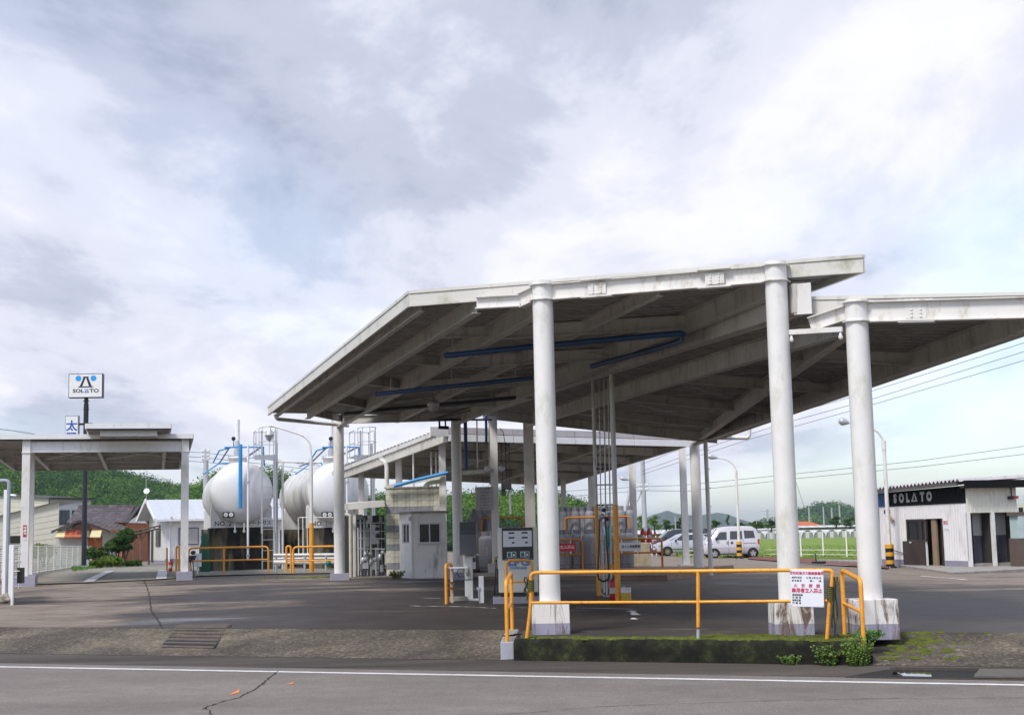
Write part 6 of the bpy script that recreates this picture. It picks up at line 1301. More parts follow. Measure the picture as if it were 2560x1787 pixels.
l0_ = hs_(2222, 1279); MB().mm((-0.16, l0_.y - 0.1, l0_.z - 0.08), (0, l0_.y + 0.1, l0_.z + 0.08)).build('flood_lamp', BLACK, hut, bevel=0.01); MB().tube([(-0.1, l0_.y - 0.1, l0_.z - 0.1), (-0.1, l0_.y - 0.5, l0_.z - 0.35)], 0.05, 8).build('lamp_bracket', mat('rusty_bracket', (0.30, 0.20, 0.15), 0.7), hut)
lq = hf_(2532, 1243, -0.1); MB().mm((lq.x - 0.16, -0.16, lq.z - 0.06), (lq.x + 0.0, -0.02, lq.z + 0.05)).build('wall_lamp', BLACK, hut); MB().mm((lq.x + 0.0, -0.14, lq.z - 0.04), (lq.x + 0.2, -0.02, lq.z + 0.05)).build('red_beacon', mat('beacon', (0.6, 0.06, 0.04), 0.4), hut); MB().tube([(lq.x, -0.03, lq.z + 0.05), (lq.x, -0.03, lq.z + 0.4)], 0.02, 6).build('cable', BLACK, hut)
pip = hs_(2265, 1384); MB().tube([(-0.03, pip.y, pip.z), (-0.05, hs_(2250, 1378).y, hs_(2250, 1379).z), (-0.08, hs_(2236, 1374).y, hs_(2236, 1374).z)], 0.015, 6).build('hose', DARK, hut); MB().box((-0.03, pip.y, pip.z), (0.06, 0.1, 0.08)).build('tap', DARK, hut)
# slab the hut stands on
b = MB(); pts = [gnd(*p) for p in ((2205, 1413), (2300, 1424), (2380, 1435), (2600, 1428))]; pts += [V((pts[-1].x + 2, pts[-1].y + 9, 0)), V((pts[0].x - 1, pts[0].y + 8, 0))]
b.prism([(p.x, p.y) for p in pts], (0, 0, C0.z - 0.25), (1, 0, 0), (0, 1, 0), (0, 0, 0.24)); struct(b.build('hut_slab', CONC, bevel=0.02))
# things by the hut
ac = gnd(2211, 1412); o = thing('air_conditioner', 'cream outdoor air conditioner unit left of the hut', 'air conditioner', ac + V((0, 0, 0.1)), rad(8))
MB().mm((-0.33, -0.15, 0.02), (0.33, 0.15, 0.62)).build('casing', mat('ac_cream', (0.62, 0.58, 0.53), 0.5), o, bevel=0.02); MB().lathe([(0.22, 0), (0.22, 0.01)], 20, (-0.05, -0.151, 0.32), Matrix.Rotation(rad(90), 3, 'X')).build('fan_grille', GALV, o)
for x in (-0.25, 0.25): MB().mm((x - 0.06, -0.16, -0.1), (x + 0.06, 0.16, 0.02)).build('foot', CONC, o)
rp_ = hl(gnd(2200, 1400)); o = thing('red_panel', 'tall red panel behind the left end of the hut', 'panel', gnd(2200, 1400) + V((0, 3, 0))); yv = gnd(2200, 1400).y + 3
a = at(2193, 1386, yv); c = at(2207, 1299, yv); MB().mm((a.x, yv, o.location.z), (c.x + 0.2, yv + 0.3, c.z)).build('panel_body', RED, o, world=True, bevel=0.02); MB().mm((a.x - 0.05, yv - 0.02, c.z), (c.x + 0.2, yv + 0.32, c.z + 0.12)).build('panel_cap', WHITEP, o, world=True)
yb_ = gnd(2234, 1418); o = thing('yellow_box', 'small yellow plastic box against the hut wall', 'box', yb_ + V((0, 0.4, 0.1))); MB().mm((-0.08, -0.1, 0.45), (0.16, 0.12, 0.82)).build('box_body', mat('box_yellow', (0.55, 0.48, 0.10), 0.5), o, bevel=0.02); MB().mm((-0.06, -0.08, 0), (0.14, 0.1, 0.45)).build('stand', GALV, o)
dcab = gnd(2552, 1425); o = thing('display_cabinet', 'glass fronted brown cabinet at the right edge of the hut', 'cabinet', dcab, GA)
zk1 = at(2552, 1288, dcab.y).z - dcab.z; zk0 = at(2552, 1345, dcab.y).z - dcab.z
MB().mm((-0.12, -0.1, 0), (1.2, 0.4, zk0)).build('lower_panel', mat('cab_brown', (0.12, 0.085, 0.07), 0.6), o); MB().mm((-0.05, -0.12, zk0), (1.2, 0.4, zk1)).build('glass_pane', mat('pale_glass', (0.45, 0.55, 0.55), 0.15), o); MB().mm((-0.14, -0.14, zk1), (1.2, 0.42, zk1 + 0.12)).build('top_rail', mat('cab_brown', (0, 0, 0)), o)
# --- tall lamps with striped feet
YEL = mat('stripe_yellow', (0.72, 0.36, 0.02), 0.5, var=0.06)
def street_lamp(label, ub, vb, neck, arc, head, stripe=None, r=0.09):
    g = gnd(ub, vb); y = g.y; t = thing('street_lamp', label, 'lamp post', g, 0, 'white street lamps of the yard')
    k = at(*neck, y); MB().tube([g, V((g.x, y, k.z))], [r, r * 0.72], 14).build('post', STEELW, t, world=True)
    MB().tube([V((g.x, y, k.z - 0.15)), V((g.x, y, k.z + 0.2))], r * 0.92, 12).build('sleeve', STEELW, t, world=True)
    pts = [V((g.x, y, k.z))] + [V((at(u, v, y).x + (g.x - k.x) * max(0, 1 - i / 3), y, at(u, v, y).z)) for i, (u, v) in enumerate(arc)]
    MB().tube(pts, r * 0.45, 10).build('arm', STEELW, t, world=True)
    h0, h1 = at(*head[0], y), at(*head[1], y); L_ = (h1 - h0).length; d = (h1 - h0).normalized(); Rm = d.to_track_quat('Z', 'X').to_matrix()
    MB().lathe([(0.001, 0), (0.09, 0.06 * L_), (0.145, 0.3 * L_), (0.13, 0.6 * L_), (0.05, L_)], 14, h0, Rm).build('lamp_head', GALV, t, world=True)
    MB().lathe([(0.001, 0.08 * L_), (0.08, 0.2 * L_), (0.10, 0.4 * L_), (0.06, 0.62 * L_), (0.001, 0.7 * L_)], 12, h0 - V((0, 0, 0.06)), Rm).build('lens', MATS['lamp_glass'], t, world=True)
    if stripe:
        zs = at(ub, stripe, y).z; n = 6; hh = (zs - g.z) / n
        for i in range(n): MB().lathe([(r * 1.75, 0), (r * 1.75, hh)], 16, (g.x, y, g.z + i * hh)).build('stripe_band', YEL if (i + n) % 2 else BLACK, t, world=True)
        MB().lathe([(r * 2.8, 0), (r * 2.6, 0.05), (r * 1.8, 0.08)], 16, (g.x, y, g.z)).build('rubber_foot', BLACK, t, world=True)
    return t
street_lamp('white street lamp with striped foot in front of the hut', 2226, 1419, (2204, 1115), [(2203.5, 1105), (2201, 1094), (2194, 1081), (2180, 1070), (2160, 1062), (2122, 1056)], [(2096, 1051), (2122, 1057)], 1360)
street_lamp('white street lamp with striped foot beside the van', 1849, 1396, (1836, 1184), [(1835, 1172), (1831, 1162), (1824, 1154), (1814, 1148), (1795, 1144.5)], [(1767, 1139), (1794, 1145)], 1353)
street_lamp('plain white street lamp beside the grey sign at the back', 1612, 1384, (1604, 1222), [(1603, 1214), (1600, 1207), (1594, 1202), (1585, 1199.5), (1572, 1198.5)], [(1549, 1194), (1572, 1199)])

# --- vehicles
def loft(secs):                                   # secs: rows of points, mirrored in y
    b = MB(); n = len(secs[0]); rows = []
    for s in secs: rows.append([V(p) for p in s] + [V((p[0], -p[1], p[2])) for p in reversed(s)])
    m = len(rows[0]); vs = [p for r in rows for p in r]
    fs = [(i*m+j, i*m+j+1, (i+1)*m+j+1, (i+1)*m+j) for i in range(len(rows)-1) for j in range(m-1)] + [(i*m+m-1, i*m, (i+1)*m, (i+1)*m+m-1) for i in range(len(rows)-1)]
    b.add(vs, fs, True); b.add(rows[0], [tuple(range(m))]); b.add(rows[-1], [tuple(reversed(range(m)))]); return b
TYRE = mat('tyre', (0.012, 0.012, 0.013), 0.8, var=0.2); ALLOY = mat('alloy', (0.62, 0.62, 0.62), 0.3, metal=0.6); GOLD = mat('gold_wheel', (0.50, 0.42, 0.26), 0.35, metal=0.5)
def wheel(root, x, y, r, w, spokes, m, gap=0.45):
    RXm = Matrix.Rotation(rad(90), 3, 'X'); sg = 1 if y > 0 else -1
    t = MB().lathe([(r * 0.62, -w/2), (r * 0.93, -w/2), (r, -w * 0.35), (r, w * 0.35), (r * 0.93, w/2), (r * 0.62, w/2)], 28, (x, y, r), RXm, caps=False).build('wheel', TYRE, root)
    MB().lathe([(r * 0.63, w * 0.35), (r * 0.55, w * 0.42), (r * 0.52, w * 0.10), (0.001, w * 0.10)], 28, (x, y, r), RXm if sg < 0 else Matrix.Rotation(rad(-90), 3, 'X'), caps=False).build('rim_dish', DARK, t)
    b = MB(); yy = y + sg * w * 0.38
    for k in range(spokes):
        a = 2 * pi * k / spokes + 0.3; b.bar((x, yy, r), (x + cos(a) * r * 0.6, yy, r + sin(a) * r * 0.6), r * (0.9 / spokes if spokes > 6 else 0.30), 0.03, up=(0, 1, 0))
    b.build('rim_spokes', m, t); MB().lathe([(r * 0.66, 0), (r * 0.60, 0.02), (r * 0.57, 0)], 28, (x, y + sg * w * 0.40, r), RXm if sg < 0 else Matrix.Rotation(rad(-90), 3, 'X'), caps=False).build('rim_ring', m, t)
def car(name, label, loc, rz, body, sts, belt, wheels, r, glassm, sidewins, wm, spokes, tail, bodym, hw, group=None, lowtrim=None):
    """sts: x, z_low, z_shoulder, z_top, half width low, half width top (nose at +x)"""
    t = thing(name, label, 'car' if 'van' not in name else 'van', loc, rz)
    secs = []
    for (x, z0, zs, zt, w, wt) in sts:
        secs.append([(x, 0.0, z0), (x, w * 0.90, z0), (x, w * 0.985, z0 + 0.10), (x, w, z0 + (zs - z0) * 0.45), (x, w * 0.985, zs - 0.02), (x, w * 0.965, zs), (x, wt * 1.01, zt - min(0.10, (zt - zs) * 0.35) if zt - zs > 0.05 else zt - 0.004), (x, wt * 0.90, zt - (0.015 if zt - zs > 0.05 else 0.002)), (x, wt * 0.5, zt + 0.012), (x, 0.0, zt + 0.018)])
    # outer body
    loft(secs).build('body', bodym, t)
    def interp(x):
        for i in range(len(sts) - 1):
            a, c = sts[i], sts[i + 1]
            if min(a[0], c[0]) <= x <= max(a[0], c[0]):
                f = (x - a[0]) / (c[0] - a[0]); return [a[k] + (c[k] - a[k]) * f for k in range(6)]
        return list(sts[0] if abs(x - sts[0][0]) < abs(x - sts[-1][0]) else sts[-1])
    def sidept(x, z, off=0.014):
        s = interp(x); zt2 = s[3] - min(0.10, (s[3] - s[2]) * 0.35) if s[3] - s[2] > 0.05 else s[3]; f = (z - s[2]) / max(0.02, zt2 - s[2]); return s[4] * 0.965 + (s[5] * 1.01 - s[4] * 0.965) * f + off
    for sgn in (-1, 1):
        for poly in sidewins:
            pts = [V((x, sgn * sidept(x, z), z)) for x, z in poly]; pin = [V((p.x, p.y - sgn * 0.03, p.z)) for p in pts]; n = len(pts)
            MB().add(pts + pin, [tuple(range(n)), tuple(reversed(range(n, 2*n)))] + [(i, (i+1) % n, n + (i+1) % n, n + i) for i in range(n)]).build('side_window', glassm, t)
    for (x0, z0, x1, z1, f0, f1, nm) in tail['screens']:
        s0, s1 = interp(x0), interp(x1); d = V((x1 - x0, 0, z1 - z0)); nn = V((-d.z, 0, d.x)).normalized() * (0.012 if d.x * 1 > 0 or True else 0)
        if nn.z < 0: nn = -nn
        if tail.get('flip'): pass
        a0, a1 = s0[4] * f0, s1[5] * f1
        pts = [V((x0, -a0, z0)) + nn, V((x0, a0, z0)) + nn, V((x1, a1, z1)) + nn, V((x1, -a1, z1)) + nn]; MB().add(pts + [p - nn * 2 for p in pts], [(0, 1, 2, 3), (7, 6, 5, 4), (0, 4, 5, 1), (1, 5, 6, 2), (2, 6, 7, 3), (3, 7, 4, 0)]).build(nm, glassm, t)
    ywh = hw - 0.05
    for x in wheels:
        for s in (-1, 1):
            wheel(t, x, s * ywh, r, 0.17, spokes, wm)
            n = 14; b = MB(); pts = [(x + r * 1.20 * cos(a), r + r * 1.20 * sin(a)) for a in [pi * k / n for k in range(n + 1)]]; pts = [(x + r * 1.2, r * 0.55)] + pts + [(x - r * 1.2, r * 0.55)]
            b.prism(pts, (0, s * (hw - 0.015), 0), (1, 0, 0), (0, 0, 1), (0, s * 0.022, 0)); b.build('wheel_arch', BLACK, t)
            yo = hw + 0.012
            for q in t.children:
                pass
    for nm, m, boxes in tail['bits']:
        for bx in boxes: MB().mm(bx[0], bx[1]).build(nm, m, t, bevel=0.012)
    return t
SILV = mat('silver_paint', (0.48, 0.48, 0.52), 0.28, metal=0.25, var=0.03, coat=0.5); SILW = mat('pearl_silver', (0.60, 0.57, 0.60), 0.30, metal=0.15, var=0.03, coat=0.5); DKP = mat('dark_paint', (0.03, 0.03, 0.04), 0.2, var=0.1, coat=0.6)
CGL = mat('car_glass', (0.03, 0.035, 0.04), 0.04, var=0.1, spec=0.9); CGL2 = mat('car_glass_light', (0.16, 0.20, 0.21), 0.05, var=0.15, spec=0.9); LAMPR = mat('tail_red', (0.45, 0.02, 0.03), 0.2); LAMPC = mat('head_clear', (0.55, 0.57, 0.58), 0.1); PLY = mat('plate_yellow', (0.62, 0.45, 0.05), 0.5); PLW = mat('plate_white', (0.75, 0.76, 0.75), 0.5)
# microvan
ang = rad(186); kv = 1.0; YV = 87.0
vp = at(1787, 1395.5, YV); hwv = 0.735
dirv = V((cos(ang), sin(ang), 0)); side = V((sin(ang), -cos(ang), 0)); side = side if side.y < 0 else -side
ctr = vp - dirv * 1.07 - side * (hwv - 0.02); ctr.z = vp.z
vst = [(1.69, 0.30, 0.80, 0.85, 0.60, 0.58), (1.62, 0.24, 0.92, 0.97, 0.70, 0.64), (1.42, 0.22, 1.00, 1.06, 0.735, 0.66), (1.18, 0.22, 1.04, 1.36, 0.735, 0.62), (0.92, 0.22, 1.05, 1.70, 0.735, 0.60), (0.72, 0.22, 1.05, 1.80, 0.735, 0.62), (0.2, 0.22, 1.05, 1.87, 0.735, 0.63), (-0.9, 0.22, 1.06, 1.88, 0.735, 0.63), (-1.35, 0.22, 1.06, 1.85, 0.735, 0.62), (-1.58, 0.24, 1.06, 1.72, 0.73, 0.60), (-1.70, 0.32, 1.0, 1.40, 0.70, 0.60)]
van = car('van', 'silver microvan facing left, parked behind the striped lamp foot', ctr, ang, None, vst, 1.05, (1.07, -1.28), 0.275, CGL,
    [[(1.00, 1.10), (0.30, 1.10), (0.28, 1.56), (0.66, 1.56), (0.76, 1.48)], [(0.10, 1.12), (-0.66, 1.12), (-0.66, 1.60), (0.06, 1.60)], [(-0.80, 1.16), (-1.44, 1.18), (-1.38, 1.60), (-0.78, 1.63)]], ALLOY, 5,
    {'screens': [(1.40, 1.07, 0.86, 1.74, 0.86, 0.93, 'windscreen')], 'bits': [('tail_lamp', LAMPR, [((-1.70, -0.735, 0.80), (-1.60, -0.64, 1.10)), ((-1.70, 0.64, 0.80), (-1.60, 0.735, 1.10))]), ('bumper', BLACK, [((1.60, -0.56, 0.28), (1.71, 0.56, 0.56))]), ('number_plate', PLY, [((1.70, -0.16, 0.36), (1.725, 0.16, 0.52))]), ('grille', BLACK, [((1.64, -0.45, 0.66), (1.70, 0.45, 0.76))]), ('head_lamp', LAMPC, [((1.50, -0.70, 0.78), (1.65, -0.48, 0.92)), ((1.50, 0.48, 0.78), (1.65, 0.70, 0.92))]),
     ('mirror', BLACK, [((0.88, -0.86, 1.10), (1.00, -0.73, 1.24)), ((0.88, 0.73, 1.10), (1.00, 0.86, 1.24))]), ('side_moulding', MATS['pearl_silver'], [((-1.55, -0.745, 0.60), (1.35, -0.735, 0.68)), ((-1.55, 0.735, 0.60), (1.35, 0.745, 0.68))]), ('sill', DARK, [((-0.95, -0.742, 0.20), (0.75, -0.70, 0.26)), ((-0.95, 0.70, 0.20), (0.75, 0.742, 0.26))]), ('door_gap', DARK, [((0.19, -0.7385, 0.30), (0.205, -0.733, 1.1)), ((-0.74, -0.7385, 0.30), (-0.725, -0.733, 1.1)), ((-1.5, -0.7405, 0.86), (-0.72, -0.733, 0.88)), ((0.19, 0.733, 0.30), (0.205, 0.7385, 1.1)), ((-0.74, 0.733, 0.30), (-0.725, 0.7385, 1.1)), ((-1.5, 0.733, 0.86), (-0.72, 0.7405, 0.88))])]}, SILW, hwv)
van.scale = (kv, kv, kv)
vs_ = 1 if (V((cos(ang), sin(ang), 0)).cross(side)).z > 0 else -1
text('lettering', '日  鉄', 0.17, TBLK, van, (0.12, vs_ * 0.742, 0.90), (-vs_ * 1 if False else (1 if vs_ < 0 else -1), 0, 0), (0, 0, 1), 0.003, 0.003)
# hatchback
hp_ = gnd(1669, 1389.5); ahv = ang + rad(1); dirc = V((cos(ahv), sin(ahv), 0)); sdc = V((sin(ahv), -cos(ahv), 0)); sdc = sdc if sdc.y < 0 else -sdc
hst = [(1.86, 0.32, 0.62, 0.66, 0.52, 0.48), (1.80, 0.24, 0.70, 0.74, 0.68, 0.58), (1.55, 0.20, 0.82, 0.87, 0.82, 0.70), (1.05, 0.20, 0.90, 0.99, 0.845, 0.70), (0.75, 0.20, 0.93, 1.12, 0.845, 0.66), (0.25, 0.20, 0.95, 1.40, 0.845, 0.62), (-0.15, 0.20, 0.97, 1.49, 0.845, 0.62), (-0.8, 0.20, 1.0, 1.50, 0.845, 0.62), (-1.35, 0.20, 1.02, 1.42, 0.84, 0.60), (-1.65, 0.24, 1.0, 1.22, 0.82, 0.60), (-1.86, 0.36, 0.92, 0.98, 0.76, 0.62)]
loc = hp_ - dirc * 1.15 - sdc * 0.82; loc.z = hp_.z
hat = car('hatchback', 'silver hatchback with gold wheels facing left between the columns', loc, ahv, None, hst, 0.95, (1.15, -1.31), 0.30, CGL,
    [[(0.66, 0.99), (-0.22, 1.02), (-0.20, 1.40), (0.12, 1.36)], [(-0.30, 1.03), (-1.12, 1.06), (-1.0, 1.38), (-0.28, 1.41)]], GOLD, 9,
    {'screens': [(0.92, 1.03, 0.14, 1.38, 0.80, 0.92, 'windscreen')], 'bits': [('head_lamp', LAMPC, [((1.48, -0.80, 0.68), (1.76, -0.55, 0.80)), ((1.48, 0.55, 0.68), (1.76, 0.80, 0.80))]), ('grille', BLACK, [((1.80, -0.40, 0.28), (1.868, 0.40, 0.44)), ((1.82, -0.35, 0.58), (1.872, 0.35, 0.64))]), ('number_plate', PLW, [((1.865, -0.17, 0.42), (1.885, 0.17, 0.57))]), ('tail_lamp', LAMPR, [((-1.86, -0.80, 0.80), (-1.68, -0.62, 1.04)), ((-1.86, 0.62, 0.80), (-1.68, 0.80, 1.04))]),
     ('mirror', BLACK, [((0.52, -0.99, 0.96), (0.64, -0.83, 1.08)), ((0.52, 0.83, 0.96), (0.64, 0.99, 1.08))]), ('side_moulding', DARK, [((-0.95, -0.855, 0.42), (0.78, -0.84, 0.47)), ((-0.95, 0.84, 0.42), (0.78, 0.855, 0.47))]), ('door_gap', DARK, [((-0.27, -0.8485, 0.28), (-0.255, -0.84, 1.0)), ((-0.27, 0.84, 0.28), (-0.255, 0.8485, 1.0)), ((0.86, -0.8475, 0.3), (0.873, -0.83, 0.92)), ((0.86, 0.83, 0.3), (0.873, 0.8475, 0.92))])]}, SILV, 0.845)
# dark minivan behind
mst = [(2.3, 0.30, 0.70, 0.76, 0.6, 0.56), (2.2, 0.24, 0.82, 0.88, 0.78, 0.68), (1.8, 0.22, 0.96, 1.02, 0.85, 0.74), (1.35, 0.22, 1.02, 1.14, 0.85, 0.72), (0.75, 0.22, 1.06, 1.62, 0.85, 0.68), (0.4, 0.22, 1.08, 1.74, 0.85, 0.68), (-1.2, 0.22, 1.10, 1.78, 0.85, 0.68), (-1.9, 0.24, 1.10, 1.70, 0.84, 0.66), (-2.2, 0.32, 1.05, 1.35, 0.80, 0.66)]
mz = gz(at(1655, 1385, 103)); mloc = V((at(1694, 1385, 104).x, 104, mz.z + 0.02))
car('minivan', 'dark minivan with tinted windows parked behind the silver hatchback', mloc, ang + rad(2), None, mst, 1.05, (1.45, -1.4), 0.31, CGL, [[(1.05, 1.14), (0.10, 1.16), (0.14, 1.60), (0.62, 1.54)], [(0.0, 1.17), (-1.0, 1.18), (-1.0, 1.64), (0.02, 1.63)], [(-1.1, 1.18), (-1.95, 1.20), (-1.8, 1.60), (-1.1, 1.64)]], ALLOY, 7,
    {'screens': [(1.30, 1.16, 0.70, 1.62, 0.84, 0.93, 'windscreen')], 'bits': [('head_lamp', LAMPC, [((1.95, -0.80, 0.74), (2.2, -0.55, 0.88)), ((1.95, 0.55, 0.74), (2.2, 0.80, 0.88))]), ('grille', BLACK, [((2.24, -0.5, 0.4), (2.315, 0.5, 0.62))]), ('number_plate', PLW, [((2.31, -0.17, 0.42), (2.33, 0.17, 0.57))]), ('tail_lamp', LAMPR, [((-2.2, -0.82, 0.9), (-2.05, -0.66, 1.3)), ((-2.2, 0.66, 0.9), (-2.05, 0.82, 1.3))]), ('mirror', BLACK, [((1.0, -1.0, 1.1), (1.12, -0.84, 1.24)), ((1.0, 0.84, 1.1), (1.12, 1.0, 1.24))])]}, DKP, 0.85)
# ================================================================== background
import numpy as np
def leaf_mat(name, dark, mid, light):
    m = bpy.data.materials.new(name); m.use_nodes = True; nt = m.node_tree; N = nt.nodes; L = nt.links; b = N['Principled BSDF']; b.inputs['Roughness'].default_value = 0.75; b.inputs['Specular IOR Level'].default_value = 0.2
    a = N.new('ShaderNodeAttribute'); a.attribute_name = 'tone'; r = N.new('ShaderNodeValToRGB'); e = r.color_ramp.elements; e.new(0.5)
    for k, (p, c) in enumerate(((0.0, dark), (0.5, mid), (1.0, light))): e[k].position = p; e[k].color = (*c, 1)
    L.new(a.outputs['Fac'], r.inputs[0]); L.new(r.outputs[0], b.inputs['Base Color'])
    tr = N.new('ShaderNodeBsdfTranslucent'); mx = N.new('ShaderNodeMixShader'); mx.inputs[0].default_value = 0.25; L.new(r.outputs[0], tr.inputs[0]); L.new(b.outputs[0], mx.inputs[1]); L.new(tr.outputs[0], mx.inputs[2]); L.new(mx.outputs[0], N['Material Output'].inputs[0]); return m
FOREST = leaf_mat('forest_leaf', (0.022, 0.065, 0.022), (0.055, 0.140, 0.022), (0.150, 0.255, 0.032))
FOLI = leaf_mat('tree_leaf', (0.018, 0.045, 0.012), (0.045, 0.10, 0.018), (0.11, 0.19, 0.03))
YOUNG = leaf_mat('light_leaf', (0.045, 0.08, 0.014), (0.10, 0.165, 0.022), (0.18, 0.26, 0.04))
rs = np.random.RandomState(4)
def crown_points(n, lumps=7, flat=0.8):
    """leaf positions and facing on a lumpy crown of unit radius"""
    c = rs.normal(size=(lumps, 3)); c /= np.linalg.norm(c, axis=1)[:, None]; c *= 0.55; c[:, 2] = np.abs(c[:, 2]) * 0.8 - 0.1; r = rs.uniform(0.38, 0.62, lumps)
    k = rs.randint(0, lumps, n); d = rs.normal(size=(n, 3)); d /= np.linalg.norm(d, axis=1)[:, None]; d[:, 2] = np.where(rs.rand(n) < 0.75, np.abs(d[:, 2]), d[:, 2])
    p = c[k] + d * (r[k] * rs.uniform(0.72, 1.05, n))[:, None]; p[:, 2] *= flat; return p, d
def leaf_cloud(name, crowns, m, nleaf, lsize, parent=None, world=True, tone_h=0.5):
    """crowns: (x, y, z, radius, height, tone). One mesh of small leaf faces"""
    Vs = []; Ts = []
    for (x, y, z, r, h, tone) in crowns:
        n = nleaf if not callable(nleaf) else nleaf(r); p, d = crown_points(n); q = p * np.array([r, r, h]) + np.array([x, y, z + h * 0.35])
        a = np.cross(d, rs.normal(size=(n, 3))); a /= np.linalg.norm(a, axis=1)[:, None] + 1e-6; dd = d + rs.normal(size=(n, 3)) * 0.45; dd /= np.linalg.norm(dd, axis=1)[:, None]; a -= dd * (a * dd).sum(1)[:, None]; b_ = np.cross(dd, a); s = (lsize if not callable(lsize) else lsize(r)) * rs.uniform(0.6, 1.35, n)[:, None]
        f = np.stack([q - a * s, q + b_ * s * 0.62, q + a * s, q - b_ * s * 0.62], 1); Vs.append(f.reshape(-1, 3)); t = np.clip(tone + rs.normal(size=n) * 0.13, 0, 1); Ts.append(np.repeat(t, 4))
    Vs = np.concatenate(Vs).astype(np.float32); Ts = np.concatenate(Ts).astype(np.float32)
    if parent is not None and world: Vs = Vs - np.array(WM[parent.name].translation, dtype=np.float32)
    n = len(Vs); me = bpy.data.meshes.new(name); me.vertices.add(n); me.vertices.foreach_set('co', Vs.ravel()); me.loops.add(n); me.loops.foreach_set('vertex_index', np.arange(n, dtype=np.int32)); me.polygons.add(n // 4); me.polygons.foreach_set('loop_start', np.arange(0, n, 4, dtype=np.int32))
    at_ = me.attributes.new('tone', 'FLOAT', 'POINT'); at_.data.foreach_set('value', Ts); me.update(); me.validate(); me.materials.append(m)
    o = bpy.data.objects.new(name, me); COL.objects.link(o)
    if parent is not None: o.parent = parent; WM[o.name] = WM[parent.name]
    else: WM[o.name] = Matrix()
    return o
LANDZ = -0.75
# --- hills
def hill(name, sky, y0, y1, m, nu=60, nv=16, back=1.6, rough=0.03, drop=0):
    """ridge whose crest follows the sighted skyline, sloping down to the plain in front and behind"""
    sky = [(a, c + drop) for a, c in sky]
    us = [sky[0][0] + (sky[-1][0] - sky[0][0]) * i / nu for i in range(nu + 1)]
    def vv(u):
        for a, c in zip(sky, sky[1:]):
            if a[0] <= u <= c[0]: return a[1] + (c[1] - a[1]) * (u - a[0]) / (c[0] - a[0])
        return sky[-1][1]
    b = MB(); vs = []; top = []
    for u in us:
        p = at(u, vv(u), y0); h = p.z - LANDZ; fx = p.x / y0
        for j in range(nv * 2 + 1):
            f = j / nv
            if f <= 1: y = y1 + (y0 - y1) * f; z = LANDZ - 1.0 + (h + 1.0) * (sin(f * pi / 2) ** 1.25)
            else: y = y0 + (y0 - y1) * back * (f - 1); z = LANDZ - 1.0 + (h + 1.0) * cos((f - 1) * pi / 2)
            x = p.x * (0.5 + 0.5 * y / y0) if f <= 1 else p.x * (y / y0); x = fx * y
            nz_ = noise.fractal(V((x, y, 3.3)) * (6.0 / (y0 - y1)), 1.0, 2.0, 4) * rough * h * (0 if j in (0, 2 * nv) else 1) * (0.3 if f == 1 else 1)
            vs.append((x, y, z + nz_))
    m2 = nv * 2 + 1; b.add(vs, [(i*m2+j, i*m2+j+1, (i+1)*m2+j+1, (i+1)*m2+j) for i in range(nu) for j in range(nv * 2)], True)
    o = struct(b.build(name, m, fix=False)); o['kind'] = 'structure'; return vs, m2, nu, nv
def plant_hill(name, label, H, n, r0, r1, nleaf, lsize, seed, lo=0.05, tscale=0.012, bias=0.0, mtl=None):
    vs, m2, nu, nv = H; rnd = random.Random(seed); cr = []
    for _ in range(n):
        fi = rnd.random() * nu * 0.9999; fj = (lo + (1 - lo) * rnd.random()) * nv; i = int(fi); j = min(int(fj), nv - 1); a = fi - i; c = min(1.0, fj - j)
        q = [V(vs[(i + di) * m2 + j + dj]) for di in (0, 1) for dj in (0, 1)]; p = q[0] * (1-a)*(1-c) + q[1] * (1-a)*c + q[2] * a*(1-c) + q[3] * a*c
        r = r0 * 0.75 + (r1 * 1.15 - r0 * 0.75) * rnd.random() ** 1.6; t = 0.45 + bias + 0.85 * noise.noise(V((p.x, p.y, 0)) * tscale) + rnd.gauss(0, 0.17); cr.append((p.x, p.y, p.z - r * 0.15, r, r * rnd.uniform(0.9, 1.25), max(0, min(1, t))))
    return tag(stuff(leaf_cloud(name, cr, mtl or FOREST, nleaf, lsize)), label, 'forest')
HM = mat('hill_soil', (0.03, 0.055, 0.018), 0.95, var=0.3, scale=0.02)
H1 = hill('hill', [(-700, 1060), (-300, 1085), (0, 1117), (60, 1138), (130, 1155), (217, 1172), (272, 1185), (314, 1192), (366, 1208), (445, 1221), (520, 1232), (620, 1245)], 620, 330, HM, drop=20)
plant_hill('hillside_forest', 'dense green forest covering the hill on the left', H1, 2600, 3.4, 6.2, 170, 0.42, 2, lo=0.02, bias=0.0, tscale=0.02)
H2 = hill('hill', [(430, 1262), (480, 1232), (505, 1212), (530, 1200), (600, 1185), (684, 1190), (724, 1212), (800, 1230), (900, 1250), (1000, 1250), (1090, 1246), (1155, 1240), (1230, 1238), (1311, 1240), (1396, 1246), (1413, 1250), (1441, 1257), (1461, 1272), (1500, 1296), (1540, 1312), (1570, 1322)], 330, 215, HM, drop=30)
plant_hill('hill_wood', 'dark wooded hill seen behind the tanks and the filling shed', H2, 1500, 2.4, 4.6, 200, 0.27, 3, lo=0.05, tscale=0.02, bias=0.0)
MTN = mat('mountain_forest', (0.028, 0.060, 0.020), 0.95, var=0.5, scale=0.012)
hill('mountain', [(300, 1216), (365, 1207), (400, 1206), (445, 1218), (520, 1240), (640, 1262)], 1500, 1000, MTN, nu=40)
hill('mountain', [(1560, 1325), (1600, 1302), (1630, 1288), (1669, 1275), (1690, 1283), (1720, 1287), (1745, 1288), (1793, 1281), (1820, 1286), (1845, 1296), (1880, 1306), (1930, 1313), (1980, 1320)], 3600, 2900, MTN, nu=60, rough=0.06)
